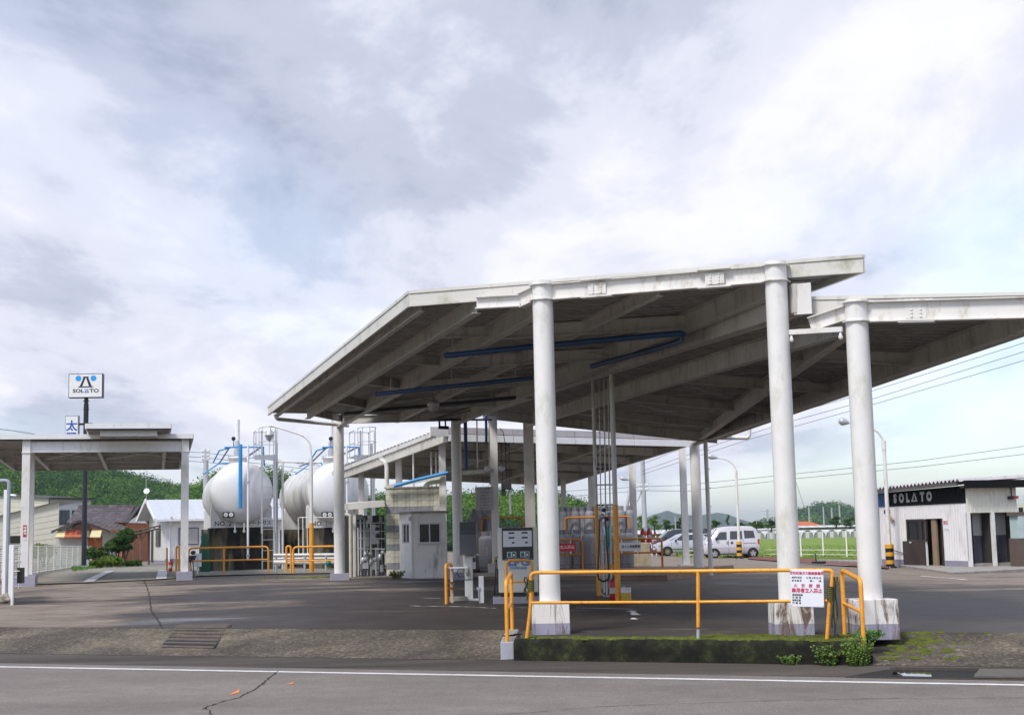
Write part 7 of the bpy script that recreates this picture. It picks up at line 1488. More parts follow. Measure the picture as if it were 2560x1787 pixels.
H5 = hill('hill', [(1880, 1322), (1940, 1306), (1993, 1283), (2025, 1270), (2050, 1264), (2071, 1261), (2095, 1265), (2120, 1273), (2150, 1283), (2200, 1296), (2300, 1312), (2420, 1318), (2560, 1318)], 1500, 1150, MTN, nu=60, drop=13)
plant_hill('hillside_forest', 'blue green wooded hill far behind the greenhouses', H5, 1300, 6, 11, 70, 1.25, 5, lo=0.1, tscale=0.006, bias=-0.08)
# --- single trees along the fields
BARK = mat('bark', (0.07, 0.05, 0.035), 0.9, var=0.3, scale=6)
def tree(label, u, v, vt, y, rpx, tone, m=FOLI, nl=700, name='tree', trunk=True, group='trees beyond the fields'):
    zb = at(u, v, y).z; base = V((at(u, v, y).x, y, zb)); top = at(u, vt, y).z; r = rpx * y / 3600.0; h = top - zb
    t = thing(name, label, 'tree', base, 0, group)
    if trunk:
        MB().tube([(0, 0, -0.2), (0.05 * r, 0, h * 0.3), (0, 0.05 * r, h * 0.7)], [r * 0.09, r * 0.07, r * 0.03], 8).build('trunk', BARK, t)
        for k in range(5): a = k * 1.3; MB().tube([(0, 0, h * (0.25 + 0.08 * k)), (r * 0.5 * cos(a), r * 0.5 * sin(a), h * (0.45 + 0.09 * k))], [r * 0.04, r * 0.015], 6).build('limb', BARK, t)
    cr = []; rnd = random.Random(int(u * 3 + v))
    for k in range(7): f = 0.30 + 0.55 * k / 6; a = rnd.uniform(0, 6.28); q = r * 0.45 * (1 - abs(f - 0.45)); cr.append((base.x + q * cos(a), base.y + q * sin(a), zb + h * (f - 0.1), r * 0.62 * (1.1 - 0.6 * f), h * 0.24, max(0, min(1, tone + rnd.gauss(0, 0.12)))))
    stuff(leaf_cloud('crown', cr, m, nl // 7, max(0.05, r * 0.10), t)); return t
tl = [('bright green bamboo clump left of the far mountain', 1606, 1335, 1280, 190, 22, 0.75, YOUNG), ('yellow green bushy tree behind the dark minivan', 1636, 1335, 1287, 190, 24, 0.6, YOUNG), ('round green tree behind the minivan roof', 1665, 1332, 1298, 195, 22, 0.5, FOLI), ('green tree between the two rear columns', 1700, 1332, 1291, 200, 24, 0.55, FOLI), ('low green tree above the white van', 1790, 1325, 1299, 230, 20, 0.55, FOLI), ('pointed dark cedar above the white van', 1820, 1322, 1284, 230, 9, 0.25, FOLI), ('low bushy tree right of the lamp above the van', 1852, 1325, 1305, 240, 22, 0.5, FOLI), ('broad green tree near the far utility pole', 1890, 1326, 1302, 240, 26, 0.42, FOLI), ('dark tree left of the second front column', 1928, 1326, 1300, 240, 24, 0.35, FOLI), ('pale green bushes at the right foot of the wooded hill', 1552, 1330, 1288, 200, 24, 0.7, YOUNG), ('green tree rising behind the orange roof', 2090, 1320, 1290, 330, 26, 0.4, FOLI), ('dark green tree right of the orange roof', 2125, 1322, 1294, 330, 22, 0.35, FOLI), ('low dark tree between greenhouses and hut', 2160, 1322, 1298, 330, 24, 0.35, FOLI), ('green tree behind the hut left corner', 2185, 1322, 1300, 320, 22, 0.4, FOLI)]
for l, u, v, vt, y, rp, tn, m in tl: tree(l, u, v, vt, y, rp, tn, m)
# --- field, path and fence on the right
fz = zy(14, 84)
b = MB(); gp_ = [(at(1690, 1392, 92).x, 92), (at(1905, 1393, 90).x, 86.5), (at(2160, 1408, 78).x, 76), (70, 60), (160, 140), (120, 240), (20, 240), (at(1690, 1350, 200).x, 200)]
b.prism([(x, y) for x, y in gp_], (0, 0, fz - 0.1), (1, 0, 0), (0, 1, 0), (0, 0, 0.16)); struct(b.build('grass_field', GM['grass']))
b = MB(); gp2 = [gnd(u, v) for u, v in ((1868, 1398), (2010, 1409), (2220, 1423), (2225, 1412), (2040, 1399), (1880, 1391))]
b.poly([p + V((0, 0, 0.05)) for p in gp2]); struct(b.build('brick_path', GM['brick']))
line_strip('path_line', [gnd(1990, 1411) , gnd(2120, 1417)], 0.15, LINEP, 0.07, 0.02, 0.2, zyc)
rnd = random.Random(8); b = MB()
for _ in range(5200):
    y = 78 + 60 * rnd.random() ** 2; u = rnd.uniform(1690, 2230); x = at(u, 1390, y).x
    if y < 92 - (u - 1690) * 0.030: continue
    h = rnd.uniform(0.03, 0.10); a = rnd.uniform(0, 3.14); w = rnd.uniform(0.04, 0.12); d = V((cos(a) * w, sin(a) * w, 0)); p = V((x, y, fz + 0.06)); b.add([p - d, p + d, p + V((rnd.gauss(0, 0.05), 0, h))], [(0, 1, 2)])
tag(stuff(b.build('field_grass', mat('field_blade', (0.19, 0.28, 0.04), 0.8, var=0.3, scale=2), fix=False)), 'long bright grass in the field beyond the right fence', 'grass')
FNC = mat('fence_white', (0.80, 0.80, 0.76), 0.6, var=0.06, dirt=(0.25, 0.22, 0.16), damt=0.25, dscale=10)
def fence_line(label, pts, hgt, npost, rails, name='white_fence', rw=0.02, post=0.045, wires=0):
    t = thing(name, label, 'fence', pts[0]); P = [V(p) for p in pts]; L_ = sum((P[i+1] - P[i]).length for i in range(len(P) - 1))
    def along(d):
        for i in range(len(P) - 1):
            l = (P[i+1] - P[i]).length
            if d <= l or i == len(P) - 2: return P[i].lerp(P[i+1], d / l)
            d -= l
    for k in range(npost): p = along(L_ * k / (npost - 1)); MB().tube([p - V((0, 0, 0.1)), p + V((0, 0, hgt))], post, 8).build('post', FNC, t, world=True)
    for z in rails: MB().tube([p + V((0, 0, z)) for p in P], rw, 6).build('rail', FNC, t, world=True)
    if wires:
        b = MB()
        for k in range(wires): b.tube([p + V((0, 0, hgt * (0.06 + 0.9 * k / (wires - 1)))) for p in P], 0.013, 4)
        n = int(L_ / 0.16)
        for k in range(n): p = along(L_ * k / n); b.tube([p + V((0, 0, 0.03)), p + V((0, 0, hgt))], 0.005, 3)
        stuff(b.build('wire_mesh', mat('wire_white', (0.62, 0.64, 0.55), 0.6), t, world=True))
    return t
fp = [V((at(u, 1380, y).x, y, fz + 0.05)) for u, y in ((1716, 92), (1930, 88), (2145, 79.5), (2235, 76))]
fence_line('white pipe fence along the grass field on the right', fp, 1.45, 9, (0.12, 0.38, 1.40))
st_ = gnd(2062, 1413); o = thing('sign_stand', 'small black weighted stand on the brick path', 'stand', st_ + V((0, 1.2, 0.05))); MB().mm((-0.28, -0.12, 0), (0.28, 0.12, 0.10)).build('base', BLACK, o); MB().tube([(-0.1, 0, 0.1), (-0.13, 0, 0.42)], 0.03, 6).build('stem', DARK, o)
# --- greenhouses
PVC = mat('greenhouse_film', (0.62, 0.63, 0.60), 0.35, var=0.06, dirt=(0.40, 0.40, 0.34), damt=0.3, dscale=1.0); PVCE = mat('greenhouse_end', (0.30, 0.32, 0.26), 0.5, var=0.15, scale=1)
gh = thing('greenhouse', 'white arched plastic greenhouse', 'greenhouse', (0, 0, 0), 0, 'row of plastic greenhouses')
def arch(n=14, w=1.32, h=1.9): return [(w * cos(pi * k / n), h * sin(pi * k / n) ** 0.85) for k in range(n + 1)]
pa_ = arch(); b = MB(); vs = [(x, 0, z) for x, z in pa_] + [(x, 22, z) for x, z in pa_]; b.add(vs, [(k, k+1, 16+k, 15+k) for k in range(14)], True); b.build('cover', PVC, gh, fix=False)
MB().prism([(x * 0.96, z * 0.96) for x, z in pa_], (0, 0.12, 0), (1, 0, 0), (0, 0, 1), (0, 0.03, 0)).build('end_wall', PVCE, gh)
MB().tube([(x, 0, z) for x, z in pa_], 0.05, 6).build('end_arch', PVC, gh); MB().mm((-0.4, 0.07, 0), (0.4, 0.12, 1.4)).build('door', PVC, gh)
for x in (-1.33,): MB().tube([(x, 0, -0.1), (x, 22, -0.1)], 0.05, 6).build('gutter', PVC, gh)
gu = [1745 + 30.5 * k for k in range(15)]
for k, u in enumerate(gu):
    p = V((at(u, 1350, 300).x, 300, -0.72)); l = 'white arched plastic greenhouse beyond the field, %s from the left' % ordn[k]
    if k == 0: gh.location = p; gh['label'] = l; gh.scale = (0.96, 1, 1)
    else: copy_thing(gh, p, 0, l, (0.96, 1, 1))
for k, (u0, u1, v0, v1, y, l) in enumerate(((1560, 1740, 1322, 1342, 260, 'long low grey greenhouse roof behind the parked cars'), (1780, 1960, 1319, 1330, 340, 'long white greenhouse roof above the silver van'), (2000, 2180, 1310, 1322, 345, 'long white greenhouse roof below the orange house'))):
    a = at(u0, v1, y); c = at(u1, v0, y); t = thing('long_greenhouse', l, 'greenhouse', V((a.x, y, LANDZ)))
    MB().mm((a.x, y, LANDZ), (c.x, y + 8, a.z + (c.z - a.z) * 0.45)).build('wall', PVCE, t, world=True); MB().add([V((a.x - 1, y - 1, a.z + (c.z - a.z) * 0.4)), V((c.x + 1, y - 1, a.z + (c.z - a.z) * 0.4)), V((c.x + 1, y + 5, c.z)), V((a.x - 1, y + 5, c.z))], [(0, 1, 2, 3)]).build('roof', PVC, t, world=True)
    for q in range(9): f = q / 8; x = a.x + (c.x - a.x) * f; MB().bar((x, y - 1.02, a.z + (c.z - a.z) * 0.42), (x, y + 5, c.z + 0.03), 0.12, 0.06).build('roof_rib', PVCE, t, world=True)
t = thing('orange_house', 'far house with an orange roof right of the second column', 'house', V((at(2025, 1322, 350).x, 350, LANDZ))); a = at(1995, 1315, 350); c = at(2056, 1302, 350)
MB().mm((a.x + 0.8, 351, LANDZ), (c.x - 1.2, 358, a.z)).build('wall', mat('far_wall', (0.35, 0.22, 0.15), 0.8), t, world=True); b = MB(); b.add([V((a.x, 350, a.z)), V((c.x, 350, a.z)), V((c.x - 2.2, 354.5, c.z)), V((a.x + 0.2, 354.5, c.z)), V((c.x, 359, a.z)), V((a.x, 359, a.z))], [(0, 1, 2, 3), (3, 2, 4, 5), (1, 4, 2), (0, 3, 5)]); b.build('roof', mat('orange_roof', (0.50, 0.13, 0.05), 0.7, var=0.1), t, world=True)
t = thing('far_building', 'pale far building at the right edge behind the hut', 'building', V((at(2555, 1320, 200).x, 200, LANDZ))); a = at(2546, 1330, 200); c = at(2600, 1258, 200); MB().mm((a.x, 200, LANDZ), (c.x, 210, c.z)).build('wall', mat('far_cream', (0.6, 0.58, 0.5), 0.8), t, world=True)
for u in (2547.5, 2553, 2562): 
    p = at(u, 1279, 199.9); q = at(u + 4, 1268, 199.9); MB().mm((p.x, 199.9, p.z), (q.x, 200.05, q.z)).build('window', GLASS, t, world=True)
t = thing('roof_railing', 'thin railing on top of the far pale building', 'railing', V((a.x, 201, c.z)))
for k in range(6): x = a.x + (c.x - a.x) * k / 5; MB().tube([(x, 201, c.z), (x, 201, c.z + 1.1)], 0.03, 5).build('post', GALV, t, world=True)
for z in (0.55, 1.1): MB().tube([(a.x, 201, c.z + z), (c.x, 201, c.z + z)], 0.03, 5).build('rail', GALV, t, world=True)
t = thing('shed_building', 'low dark roofed building behind the van', 'building', V((at(1770, 1340, 150).x, 150, LANDZ))); a = at(1755, 1345, 150); c = at(1810, 1320, 150)
MB().mm((a.x, 151, LANDZ), (c.x, 156, c.z - 0.4)).build('wall', mat('far_cream', (0, 0, 0)), t, world=True); MB().mm((a.x - 0.4, 150.4, c.z - 0.4), (c.x + 0.4, 156.5, c.z)).build('roof', BLACK, t, world=True)
# red and white barrier by the parked cars
for k, u in enumerate((1617, 1630, 1641)):
    y = 96 + k * 0.4; p = gz(at(u, 1390, y)); t = thing('barrier_post', 'red and white barrier post behind the orange rail, %s from the left' % ordn[k], 'barrier', p, 0, 'red and white barrier posts')
    for j in range(6): MB().lathe([(0.035, 0), (0.035, 0.27)], 10, (0, 0, 0.27 * j)).build('band', RED if j % 2 else WHITEP, t)
e2 = gz(at(1604, 1400, 54)); extinguisher(V((e2.x - 0.06, 52.5, at(1604, 1356, 52.5).z)), 0, 'red extinguisher bottle above the beige dock, the left one', 0.55, 0.085); extinguisher(V((e2.x + 0.18, 52.6, at(1604, 1356, 52.5).z)), 0, 'red extinguisher bottle above the beige dock, the right one', 0.55, 0.085)
# --- utility poles and wires
PCON = mat('pole_concrete', (0.42, 0.43, 0.46), 0.8, var=0.06)
def upole(label, u, vb, vt, y, r, arms=(), zb=None):
    p = at(u, vb, y); q = at(u, vt, y); t = thing('utility_pole', label, 'utility pole', V((q.x, y, LANDZ)), 0, 'utility poles'); MB().tube([(q.x, y, LANDZ), (q.x, y, q.z)], [r * 1.25, r], 12).build('pole', PCON, t, world=True)
    for v, w in arms:
        z = at(u, v, y).z; MB().bar((q.x - w, y - 0.1, z), (q.x + w, y - 0.1, z), 0.09, 0.09).build('cross_arm', GALV, t, world=True)
        for f in (-0.9, -0.45, 0.45, 0.9): MB().lathe([(0.05, 0), (0.08, 0.06), (0.04, 0.16)], 8, (q.x + w * f, y - 0.1, z + 0.04)).build('insulator', WHITEP, t, world=True)
    return t
upole('grey utility pole left of tank number two', 515, 1225, 1123, 95, 0.16, ((1131, 0.25), (1141, 0.25), (1150, 0.25)))
up2 = upole('tall grey utility pole behind the plain street lamp', 1606, 1330, 1138, 100, 0.15, ((1216, 0.3), (1226, 0.3)))
MB().tube([at(1577, 1218, 100), at(1553, 1330, 100)], 0.12, 8).build('brace', PCON, up2, world=True); MB().tube([at(1604, 1228, 100), at(1593, 1254, 100)], 0.05, 6).build('strut', PCON, up2, world=True)
upole('far utility pole with cross arms behind the van', 1918, 1320, 1273, 250, 0.16, ((1277, 1.3), (1284, 0.9)))
upole('far dark pole beside the second column', 1933, 1320, 1291, 250, 0.14); upole('thin pale pole above the hatchback', 1688, 1322, 1292, 180, 0.07); upole('thin pale post among the trees above the van', 1891, 1322, 1298, 240, 0.08)
for k, u in enumerate((2022, 2058, 2079, 2098, 2192)): upole('tall thin net pole on the far hill, %s from the left' % ordn[k], u, 1310, (1268, 1266, 1269, 1262, 1262)[k], 700, 0.32)
WIRE = mat('wire_black', (0.05, 0.055, 0.06), 0.6, var=0.05)
def wire(label, pts, y0, y1, sag=0.0, r=0.014):
    P = []; n = len(pts)
    for k, (u, v) in enumerate(pts): P.append(at(u, v, y0 + (y1 - y0) * k / (n - 1)))
    Q = []
    for i in range(n - 1):
        for j in range(8): f = j / 8; Q.append(P[i].lerp(P[i+1], f) - V((0, 0, sag * 4 * f * (1 - f))))
    Q.append(P[-1]); t = thing('power_line', label, 'power line', P[0]); MB().tube(Q, r, 5).build('cable', WIRE, t, world=True); return t
wire('upper overhead wire crossing the sky at the right', [(1604, 1160), (1770, 1096), (1980, 1034), (2175, 979), (2560, 857), (2700, 812)], 100, 60)
wire('middle overhead wire crossing the sky at the right', [(1604, 1178), (1800, 1108), (1980, 1052), (2175, 999), (2560, 879), (2700, 834)], 100, 60)
wire('third overhead wire crossing the sky at the right', [(1604, 1186), (1880, 1096), (2175, 1013), (2560, 901), (2700, 858)], 100, 60)
wire('upper slack wire above the hut', [(1400, 1228), (1606, 1216), (1700, 1213), (1990, 1184), (2302, 1151), (2560, 1115), (2700, 1095)], 110, 70); wire('lower slack wire above the hut', [(1400, 1242), (1606, 1226), (1720, 1227), (1990, 1196), (2302, 1166), (2560, 1135), (2700, 1117)], 110, 70)
for k, v in enumerate((1126, 1138, 1149)): wire('wire left of the tanks, %s from the top' % ordn[k], [(200, v - 2), (470, v + 3), (515, v + 6), (680, v + 24), (900, v + 50)], 95, 100, r=0.016)
wire('wire running off the top left edge of the entrance canopy', [(-40, 1068), (30, 1076), (85, 1085), (200, 1110)], 70, 78, r=0.016); wire('thin wire across the hillside behind the entrance canopy', [(150, 1221), (300, 1228), (480, 1233)], 120, 125, r=0.018)
wire('thin guy wire right of the second column', [(1988, 1198), (2012, 1272)], 150, 150, r=0.02)
# --- buildings on the left
def walls(t, x0, x1, y0, y1, h, m, ridge=None, th=0.1):
    pass
SIDB = mat('siding_beige', (0.55, 0.53, 0.45), 0.6, var=0.04); SIDW = mat('siding_white', (0.62, 0.64, 0.68), 0.55, var=0.04); ROOFD = mat('roof_dark', (0.05, 0.045, 0.045), 0.6, var=0.2); TILE = mat('roof_tile', (0.12, 0.10, 0.11), 0.55, var=0.25, scale=2, dirt=(0.25, 0.22, 0.2), damt=0.3, dscale=2, dstretch=1)
y1_ = 120.0; c = at(120, 1390, y1_); wh = thing('white_house', 'white and beige sided house behind the left fence', 'house', V((c.x, y1_, LANDZ)), rad(60))
k_ = y1_ / 3600.0; ht = at(120, 1245, y1_).z - LANDZ; L1_ = 4.6
def lap(x0, y0, x1, y1, z0, z1f, z1g, m, root, n=14):
    for i in range(n):
        def zz(f, k): return z0 + ((z1f if f == 0 else z1g) - z0) * k / n
        a0, a1 = zz(0, i), zz(0, i + 1); b0, b1 = zz(1, i), zz(1, i + 1); d = V((x1 - x0, y1 - y0, 0)).normalized(); nn = V((d.y, -d.x, 0)) * 0.02
        MB().add([V((x0, y0, a0)) + nn, V((x1, y1, b0)) + nn, V((x1, y1, b1 + 0.0)), V((x0, y0, a1))], [(0, 1, 2, 3)]).build('siding_board', m, root)
lap(0, 0, L1_, 0, 0, ht, ht, SIDW, wh); lap(-0.0, 6.0, 0, 0, 0, ht + 0.42, ht, SIDB, wh)
MB().mm((0.05, 0.05, 0), (L1_ - 0.05, 6, ht - 0.05)).build('core', SIDW, wh)
MB().add([(-0.3, -0.4, ht + 0.0), (L1_ + 0.3, -0.4, ht), (L1_ + 0.3, 6.2, ht + 0.5), (-0.3, 6.2, ht + 0.5)], [(0, 1, 2, 3)]).build('roof', ROOFD, wh); MB().bar((-0.3, -0.4, ht - 0.02), (L1_ + 0.3, -0.4, ht - 0.02), 0.12, 0.16).build('gutter', ROOFD, wh); MB().tube([(-0.05, -0.08, 0), (-0.05, -0.08, ht)], 0.05, 6).build('downpipe', ROOFD, wh)
for x in (0.45, 2.5):
    w = MB().mm((x, -0.08, ht * 0.64), (x + 1.75, 0.0, ht * 0.84)).build('window', DARK, wh)
    for j in range(4): MB().mm((x + 0.05 + j * 0.42, -0.10, ht * 0.65), (x + 0.42 + j * 0.42, -0.07, ht * 0.83)).build('pane', mat('pane_green', (0.05, 0.08, 0.085), 0.1), w)
lw = thing('white_annex', 'lower beige gabled annex left of the white house', 'house', V((at(60, 1390, 112).x, 112, LANDZ)), rad(4)); hx = at(60, 1281, 112).z - LANDZ; hx0 = at(0, 1281, 112).z - LANDZ
lap(-4.2, 0, 2.6, 0, 0, hx - 0.7, hx + 0.8, SIDB, lw, 12); MB().mm((-4.1, 0.06, 0), (2.6, 5, hx - 1.0)).build('core', SIDB, lw); MB().add([(-4.3, -0.3, hx - 0.75), (2.7, -0.3, hx + 0.85), (2.7, 5, hx + 0.85), (-4.3, 5, hx - 0.75)], [(0, 1, 2, 3)]).build('roof', SIDW, lw)
xw0 = (at(26, 1380, 112).x - lw.location.x); zw_ = at(26, 1357, 112).z - LANDZ; zx_ = at(26, 1339, 112).z - LANDZ; MB().mm((xw0, -0.08, zw_), (xw0 + 0.78, 0.0, zx_)).build('window', GLASS, lw)
# tiled house
y2 = 105.0; th = thing('tiled_house', 'house with grey tiled roof and orange walls behind the sign pole', 'house', V((at(250, 1380, y2).x, y2, LANDZ)), 0)
R0, R1 = at(196, 1266, y2 + 3), at(338, 1265, y2 + 3); E0, E1 = at(166, 1307, y2), at(312, 1307, y2); ob = WM[th.name].translation
def tiles(root, E0, E1, R0, R1, nx, ny, m, name='roof_tile'):
    proto = None
    for j in range(ny):
        f0, f1 = j / ny, (j + 1.12) / ny; a = E0.lerp(R0, f0); c = E1.lerp(R1, f0); a1 = E0.lerp(R0, min(1, f1)); c1 = E1.lerp(R1, min(1, f1)); b = MB(); n = nx * 6; vs = []
        for i in range(n + 1):
            f = i / n; w = 0.045 * abs(sin(pi * i / 6)) ** 0.7; vs.append(a.lerp(c, f) + V((0, -0.02, w + 0.03))); vs.append(a1.lerp(c1, f) + V((0, 0, w)))
        b.add(vs, [(2*i, 2*i+2, 2*i+3, 2*i+1) for i in range(n)], True); stuff(b.build('tile_course', m, root, world=True, fix=False))
tiles(th, E0, E1, R0, R1, 17, 9, TILE)
MB().bar(R0, R1, 0.3, 0.22).build('ridge', TILE, th, world=True); bR = V((R1.x, R1.y + 3, E1.z)); MB().add([R0, R1, V((E1.x + 0.6, R1.y + 3.2, E1.z)), V((E0.x, R0.y + 3.2, E0.z))], [(0, 1, 2, 3)]).build('rear_roof', TILE, th, world=True)
OWALL = mat('orange_wall', (0.36, 0.12, 0.05), 0.8, var=0.12); MB().mm((E0.x + 0.3, y2 + 0.4, LANDZ), (E1.x - 0.2, y2 + 5.5, E0.z - 0.02)).build('wall', OWALL, th, world=True)
ge = at(341, 1306, y2 + 1.0); MB().add([V((E1.x - 0.1, y2 + 0.5, LANDZ)), V((ge.x, y2 + 4.5, LANDZ)), V((ge.x, y2 + 4.5, E1.z)), V((E1.x + 0.35, R1.y - 0.4, R1.z - 0.55)), V((E1.x - 0.1, y2 + 0.5, E1.z))], [(0, 1, 2, 3, 4)]).build('gable_wall', OWALL, th, world=True)
MB().bar(E1 + V((0.12, -0.1, 0)), R1 + V((0.25, 0, -0.03)), 0.25, 0.10).build('barge_board', ROOFD, th, world=True); MB().bar(R1 + V((0.25, 0, -0.03)), V((ge.x + 0.5, R1.y + 3, E1.z - 0.3)), 0.3, 0.10).build('barge_board', ROOFD, th, world=True)
MB().add([V((E1.x + 0.02, y2 + 0.45, E1.z + 0.02)), V((ge.x + 0.02, y2 + 4.0, E1.z)), V((E1.x + 0.40, R1.y - 0.45, R1.z - 0.6))], [(0, 1, 2)]).build('gable_panel', WHITEP, th, world=True)
# roadside shop with awning boards
y3 = 90.0; sp3 = thing('awning_shop', 'small tiled shop with yellow and red awning boards behind the fence', 'shop', V((at(200, 1390, y3).x, y3, LANDZ)))
PK0, PK1 = at(199, 1299, y3 + 0.0), at(219, 1297, y3 + 3.5); LE0, RE0 = at(130, 1327, y3), at(276, 1326, y3 + 0.5)
for A_, nm in ((LE0, 'l'), (RE0, 'r')):
    bk_ = V((0.6, 4.0, 0)); tiles(sp3, A_, A_ + bk_, PK0, PK0 + bk_, 5, 8, TILE) if nm == 'r' else tiles(sp3, A_ + bk_, A_, PK0 + bk_, PK0, 5, 8, TILE); MB().bar(A_ - V((0, 0.1, 0.06)), PK0 - V((0, 0.1, 0.06)), 0.14, 0.12).build('barge_board', ROOFD, sp3, world=True)
MB().add([LE0 + V((0.7, 0.3, -0.15)), RE0 + V((-0.7, 0.3, -0.15)), PK0 + V((0, 0.3, -0.2))], [(0, 1, 2)]).build('gable_wall', mat('gable_tan', (0.25, 0.18, 0.13), 0.8), sp3, world=True); w0, w1 = at(140, 1345, y3 + 0.4), at(255, 1345, y3 + 0.4)
MB().mm((w0.x, y3 + 0.45, LANDZ), (w1.x, y3 + 4, LE0.z - 0.1)).build('wall', mat('shop_white', (0.5, 0.5, 0.47), 0.8), sp3, world=True); wo = at(216, 1345, y3); MB().mm((wo.x, y3 + 0.35, LANDZ), (w1.x + 0.03, y3 + 0.44, at(216, 1340, y3).z)).build('orange_wall', OWALL, sp3, world=True)
YB = mat('awning_yellow', (0.62, 0.55, 0.30), 0.6, var=0.06); RB = mat('awning_red', (0.45, 0.12, 0.06), 0.6, var=0.15)
for (u0, u1, du, m, tx) in ((138, 160, 8, YB, None), (160, 201, 7, RB, 'お食事'), (201, 224, 0, mat('awning_brown', (0.16, 0.11, 0.09), 0.7), None), (224, 250, 6, YB, None)):
    a, c2 = at(u0, 1342, y3 - 0.5), at(u1, 1342, y3 - 0.5); d, e = at(u0 + du, 1323, y3 + 0.3), at(u1 + du - 1, 1323, y3 + 0.3); pb = MB().add([a, c2, e, d, a + V((0, 0.1, -0.06)), c2 + V((0, 0.1, -0.06)), e + V((0, 0.1, -0.06)), d + V((0, 0.1, -0.06))], [(0, 1, 2, 3), (7, 6, 5, 4), (0, 4, 5, 1), (1, 5, 6, 2), (2, 6, 7, 3), (3, 7, 4, 0)]).build('awning_board', m, sp3, world=True)
    if tx: ex_ = (c2 - a).normalized(); ez2 = (d - a); ez2 = (ez2 - ex_ * ez2.dot(ex_)).normalized(); text('lettering', tx, 0.38, mat('awning_letters', (0.16, 0.02, 0.02), 0.6), sp3, (a + c2 + d + e) / 4, ex_, ez2, 0.012, 0.01, 'CENTER', True)
# white workshop with standing seam roof
wk0 = gnd(412, 1409); WA = rad(26); wk = thing('white_workshop', 'long white workshop with standing seam metal roof behind the tanks', 'workshop', wk0, WA)
wl = lambda p: WM[wk.name].inverted() @ p
WX = V((cos(WA), sin(WA), 0)); WY = V((-sin(WA), cos(WA), 0))
zeav = wl(hitplane(412, 1289, wk0, WY)).z; Lk = wl(hitplane(712, 1390, wk0, WY)).x; Dk = 4.6
rid = wl(hitplane(372, 1249, wk0 + WY * 2.3, WY)).z
ribbed(0, 0, Lk, 0.28, zeav, wk, HW, 'wall_sheet', 'x'); MB().mm((0, 0.02, -0.3), (Lk, 0.1, 0.28)).build('plinth', HPL, wk); MB().mm((0.01, 0.0, -0.3), (0.1, Dk, 0.28)).build('plinth', HPL, wk)
MB().add([(0, 0, 0.2), (0, Dk, 0.2), (0, Dk, zeav), (0, Dk/2, rid - 0.08), (0, 0, zeav)], [(0, 1, 2, 3, 4)]).build('gable_wall', mat('gable_cream', (0.62, 0.62, 0.58), 0.6), wk); MB().mm((0.1, 0.1, 0), (Lk, Dk, zeav - 0.02)).build('core', HW, wk)
SEAM = mat('seam_roof', (0.62, 0.65, 0.70), 0.35, metal=0.2, var=0.04)
for sg, ya_ in ((1, -0.45), (-1, Dk + 0.45)):
    z0 = zeav - 0.02 - (rid - zeav) * 0.45 / 2.3; MB().add([(-0.7, ya_, z0), (Lk + 0.5, ya_, z0), (Lk + 0.5, Dk/2, rid), (-0.7, Dk/2, rid)], [(0, 1, 2, 3)]).build('roof_slope', SEAM, wk)
    if sg > 0:
        n = int(Lk / 0.55)
        for k in range(n + 2): x = -0.7 + (Lk + 1.2) * k / (n + 1); MB().bar((x, ya_, z0 + 0.02), (x, Dk/2, rid + 0.02), 0.03, 0.05).build('roof_seam', SEAM, wk)
        MB().bar((-0.7, ya_ - 0.05, z0 - 0.06), (Lk + 0.5, ya_ - 0.05, z0 - 0.06), 0.12, 0.10).build('gutter', WHITEP, wk); MB().bar((-0.72, ya_, z0 - 0.02), (-0.72, Dk/2, rid - 0.02), 0.06, 0.2).build('barge_board', WHITEP, wk); MB().bar((-0.72, Dk + 0.45, z0 - 0.02), (-0.72, Dk/2, rid - 0.02), 0.06, 0.2).build('barge_board', WHITEP, wk)
MB().tube(bend([(0.25, -0.5, zeav - 0.15), (0.25, -0.3, zeav - 0.5), (0.25, -0.07, zeav - 0.7), (0.25, -0.07, 0)], 0.15), 0.045, 8).build('downpipe', WHITEP, wk); MB().lathe([(0.05, -0.2), (0.12, 0)], 10, (0.25, -0.5, zeav - 0.08)).build('rain_head', WHITEP, wk)
for u0, u1, v0, v1 in ((446, 496, 1318, 1362), (560, 600, 1318, 1362)):
    a = wl(hitplane(u0, v1, wk0, WY)); c = wl(hitplane(u1, v0, wk0, WY)); w = MB().mm((a.x, -0.06, a.z), (c.x, 0.02, c.z)).build('window', DARK, wk); MB().mm((a.x + 0.05, -0.075, a.z + 0.05), (c.x - 0.05, -0.06, c.z - 0.05)).build('pane', mat('blind_grey', (0.42, 0.40, 0.40), 0.5), w)
a = wl(hitplane(391, 1365, wk0, WX)); c = wl(hitplane(402, 1320, wk0, WX)); MB().mm((-0.06, c.y, a.z), (0.02, a.y, c.z)).build('gable_window', GLASS, wk); a = wl(hitplane(379, 1397, wk0, WX)); c = wl(hitplane(384, 1326, wk0, WX)); MB().mm((-0.05, c.y, 0.1), (0.02, a.y, c.z)).build('door', mat('door_dark2', (0.06, 0.06, 0.055), 0.6), wk)
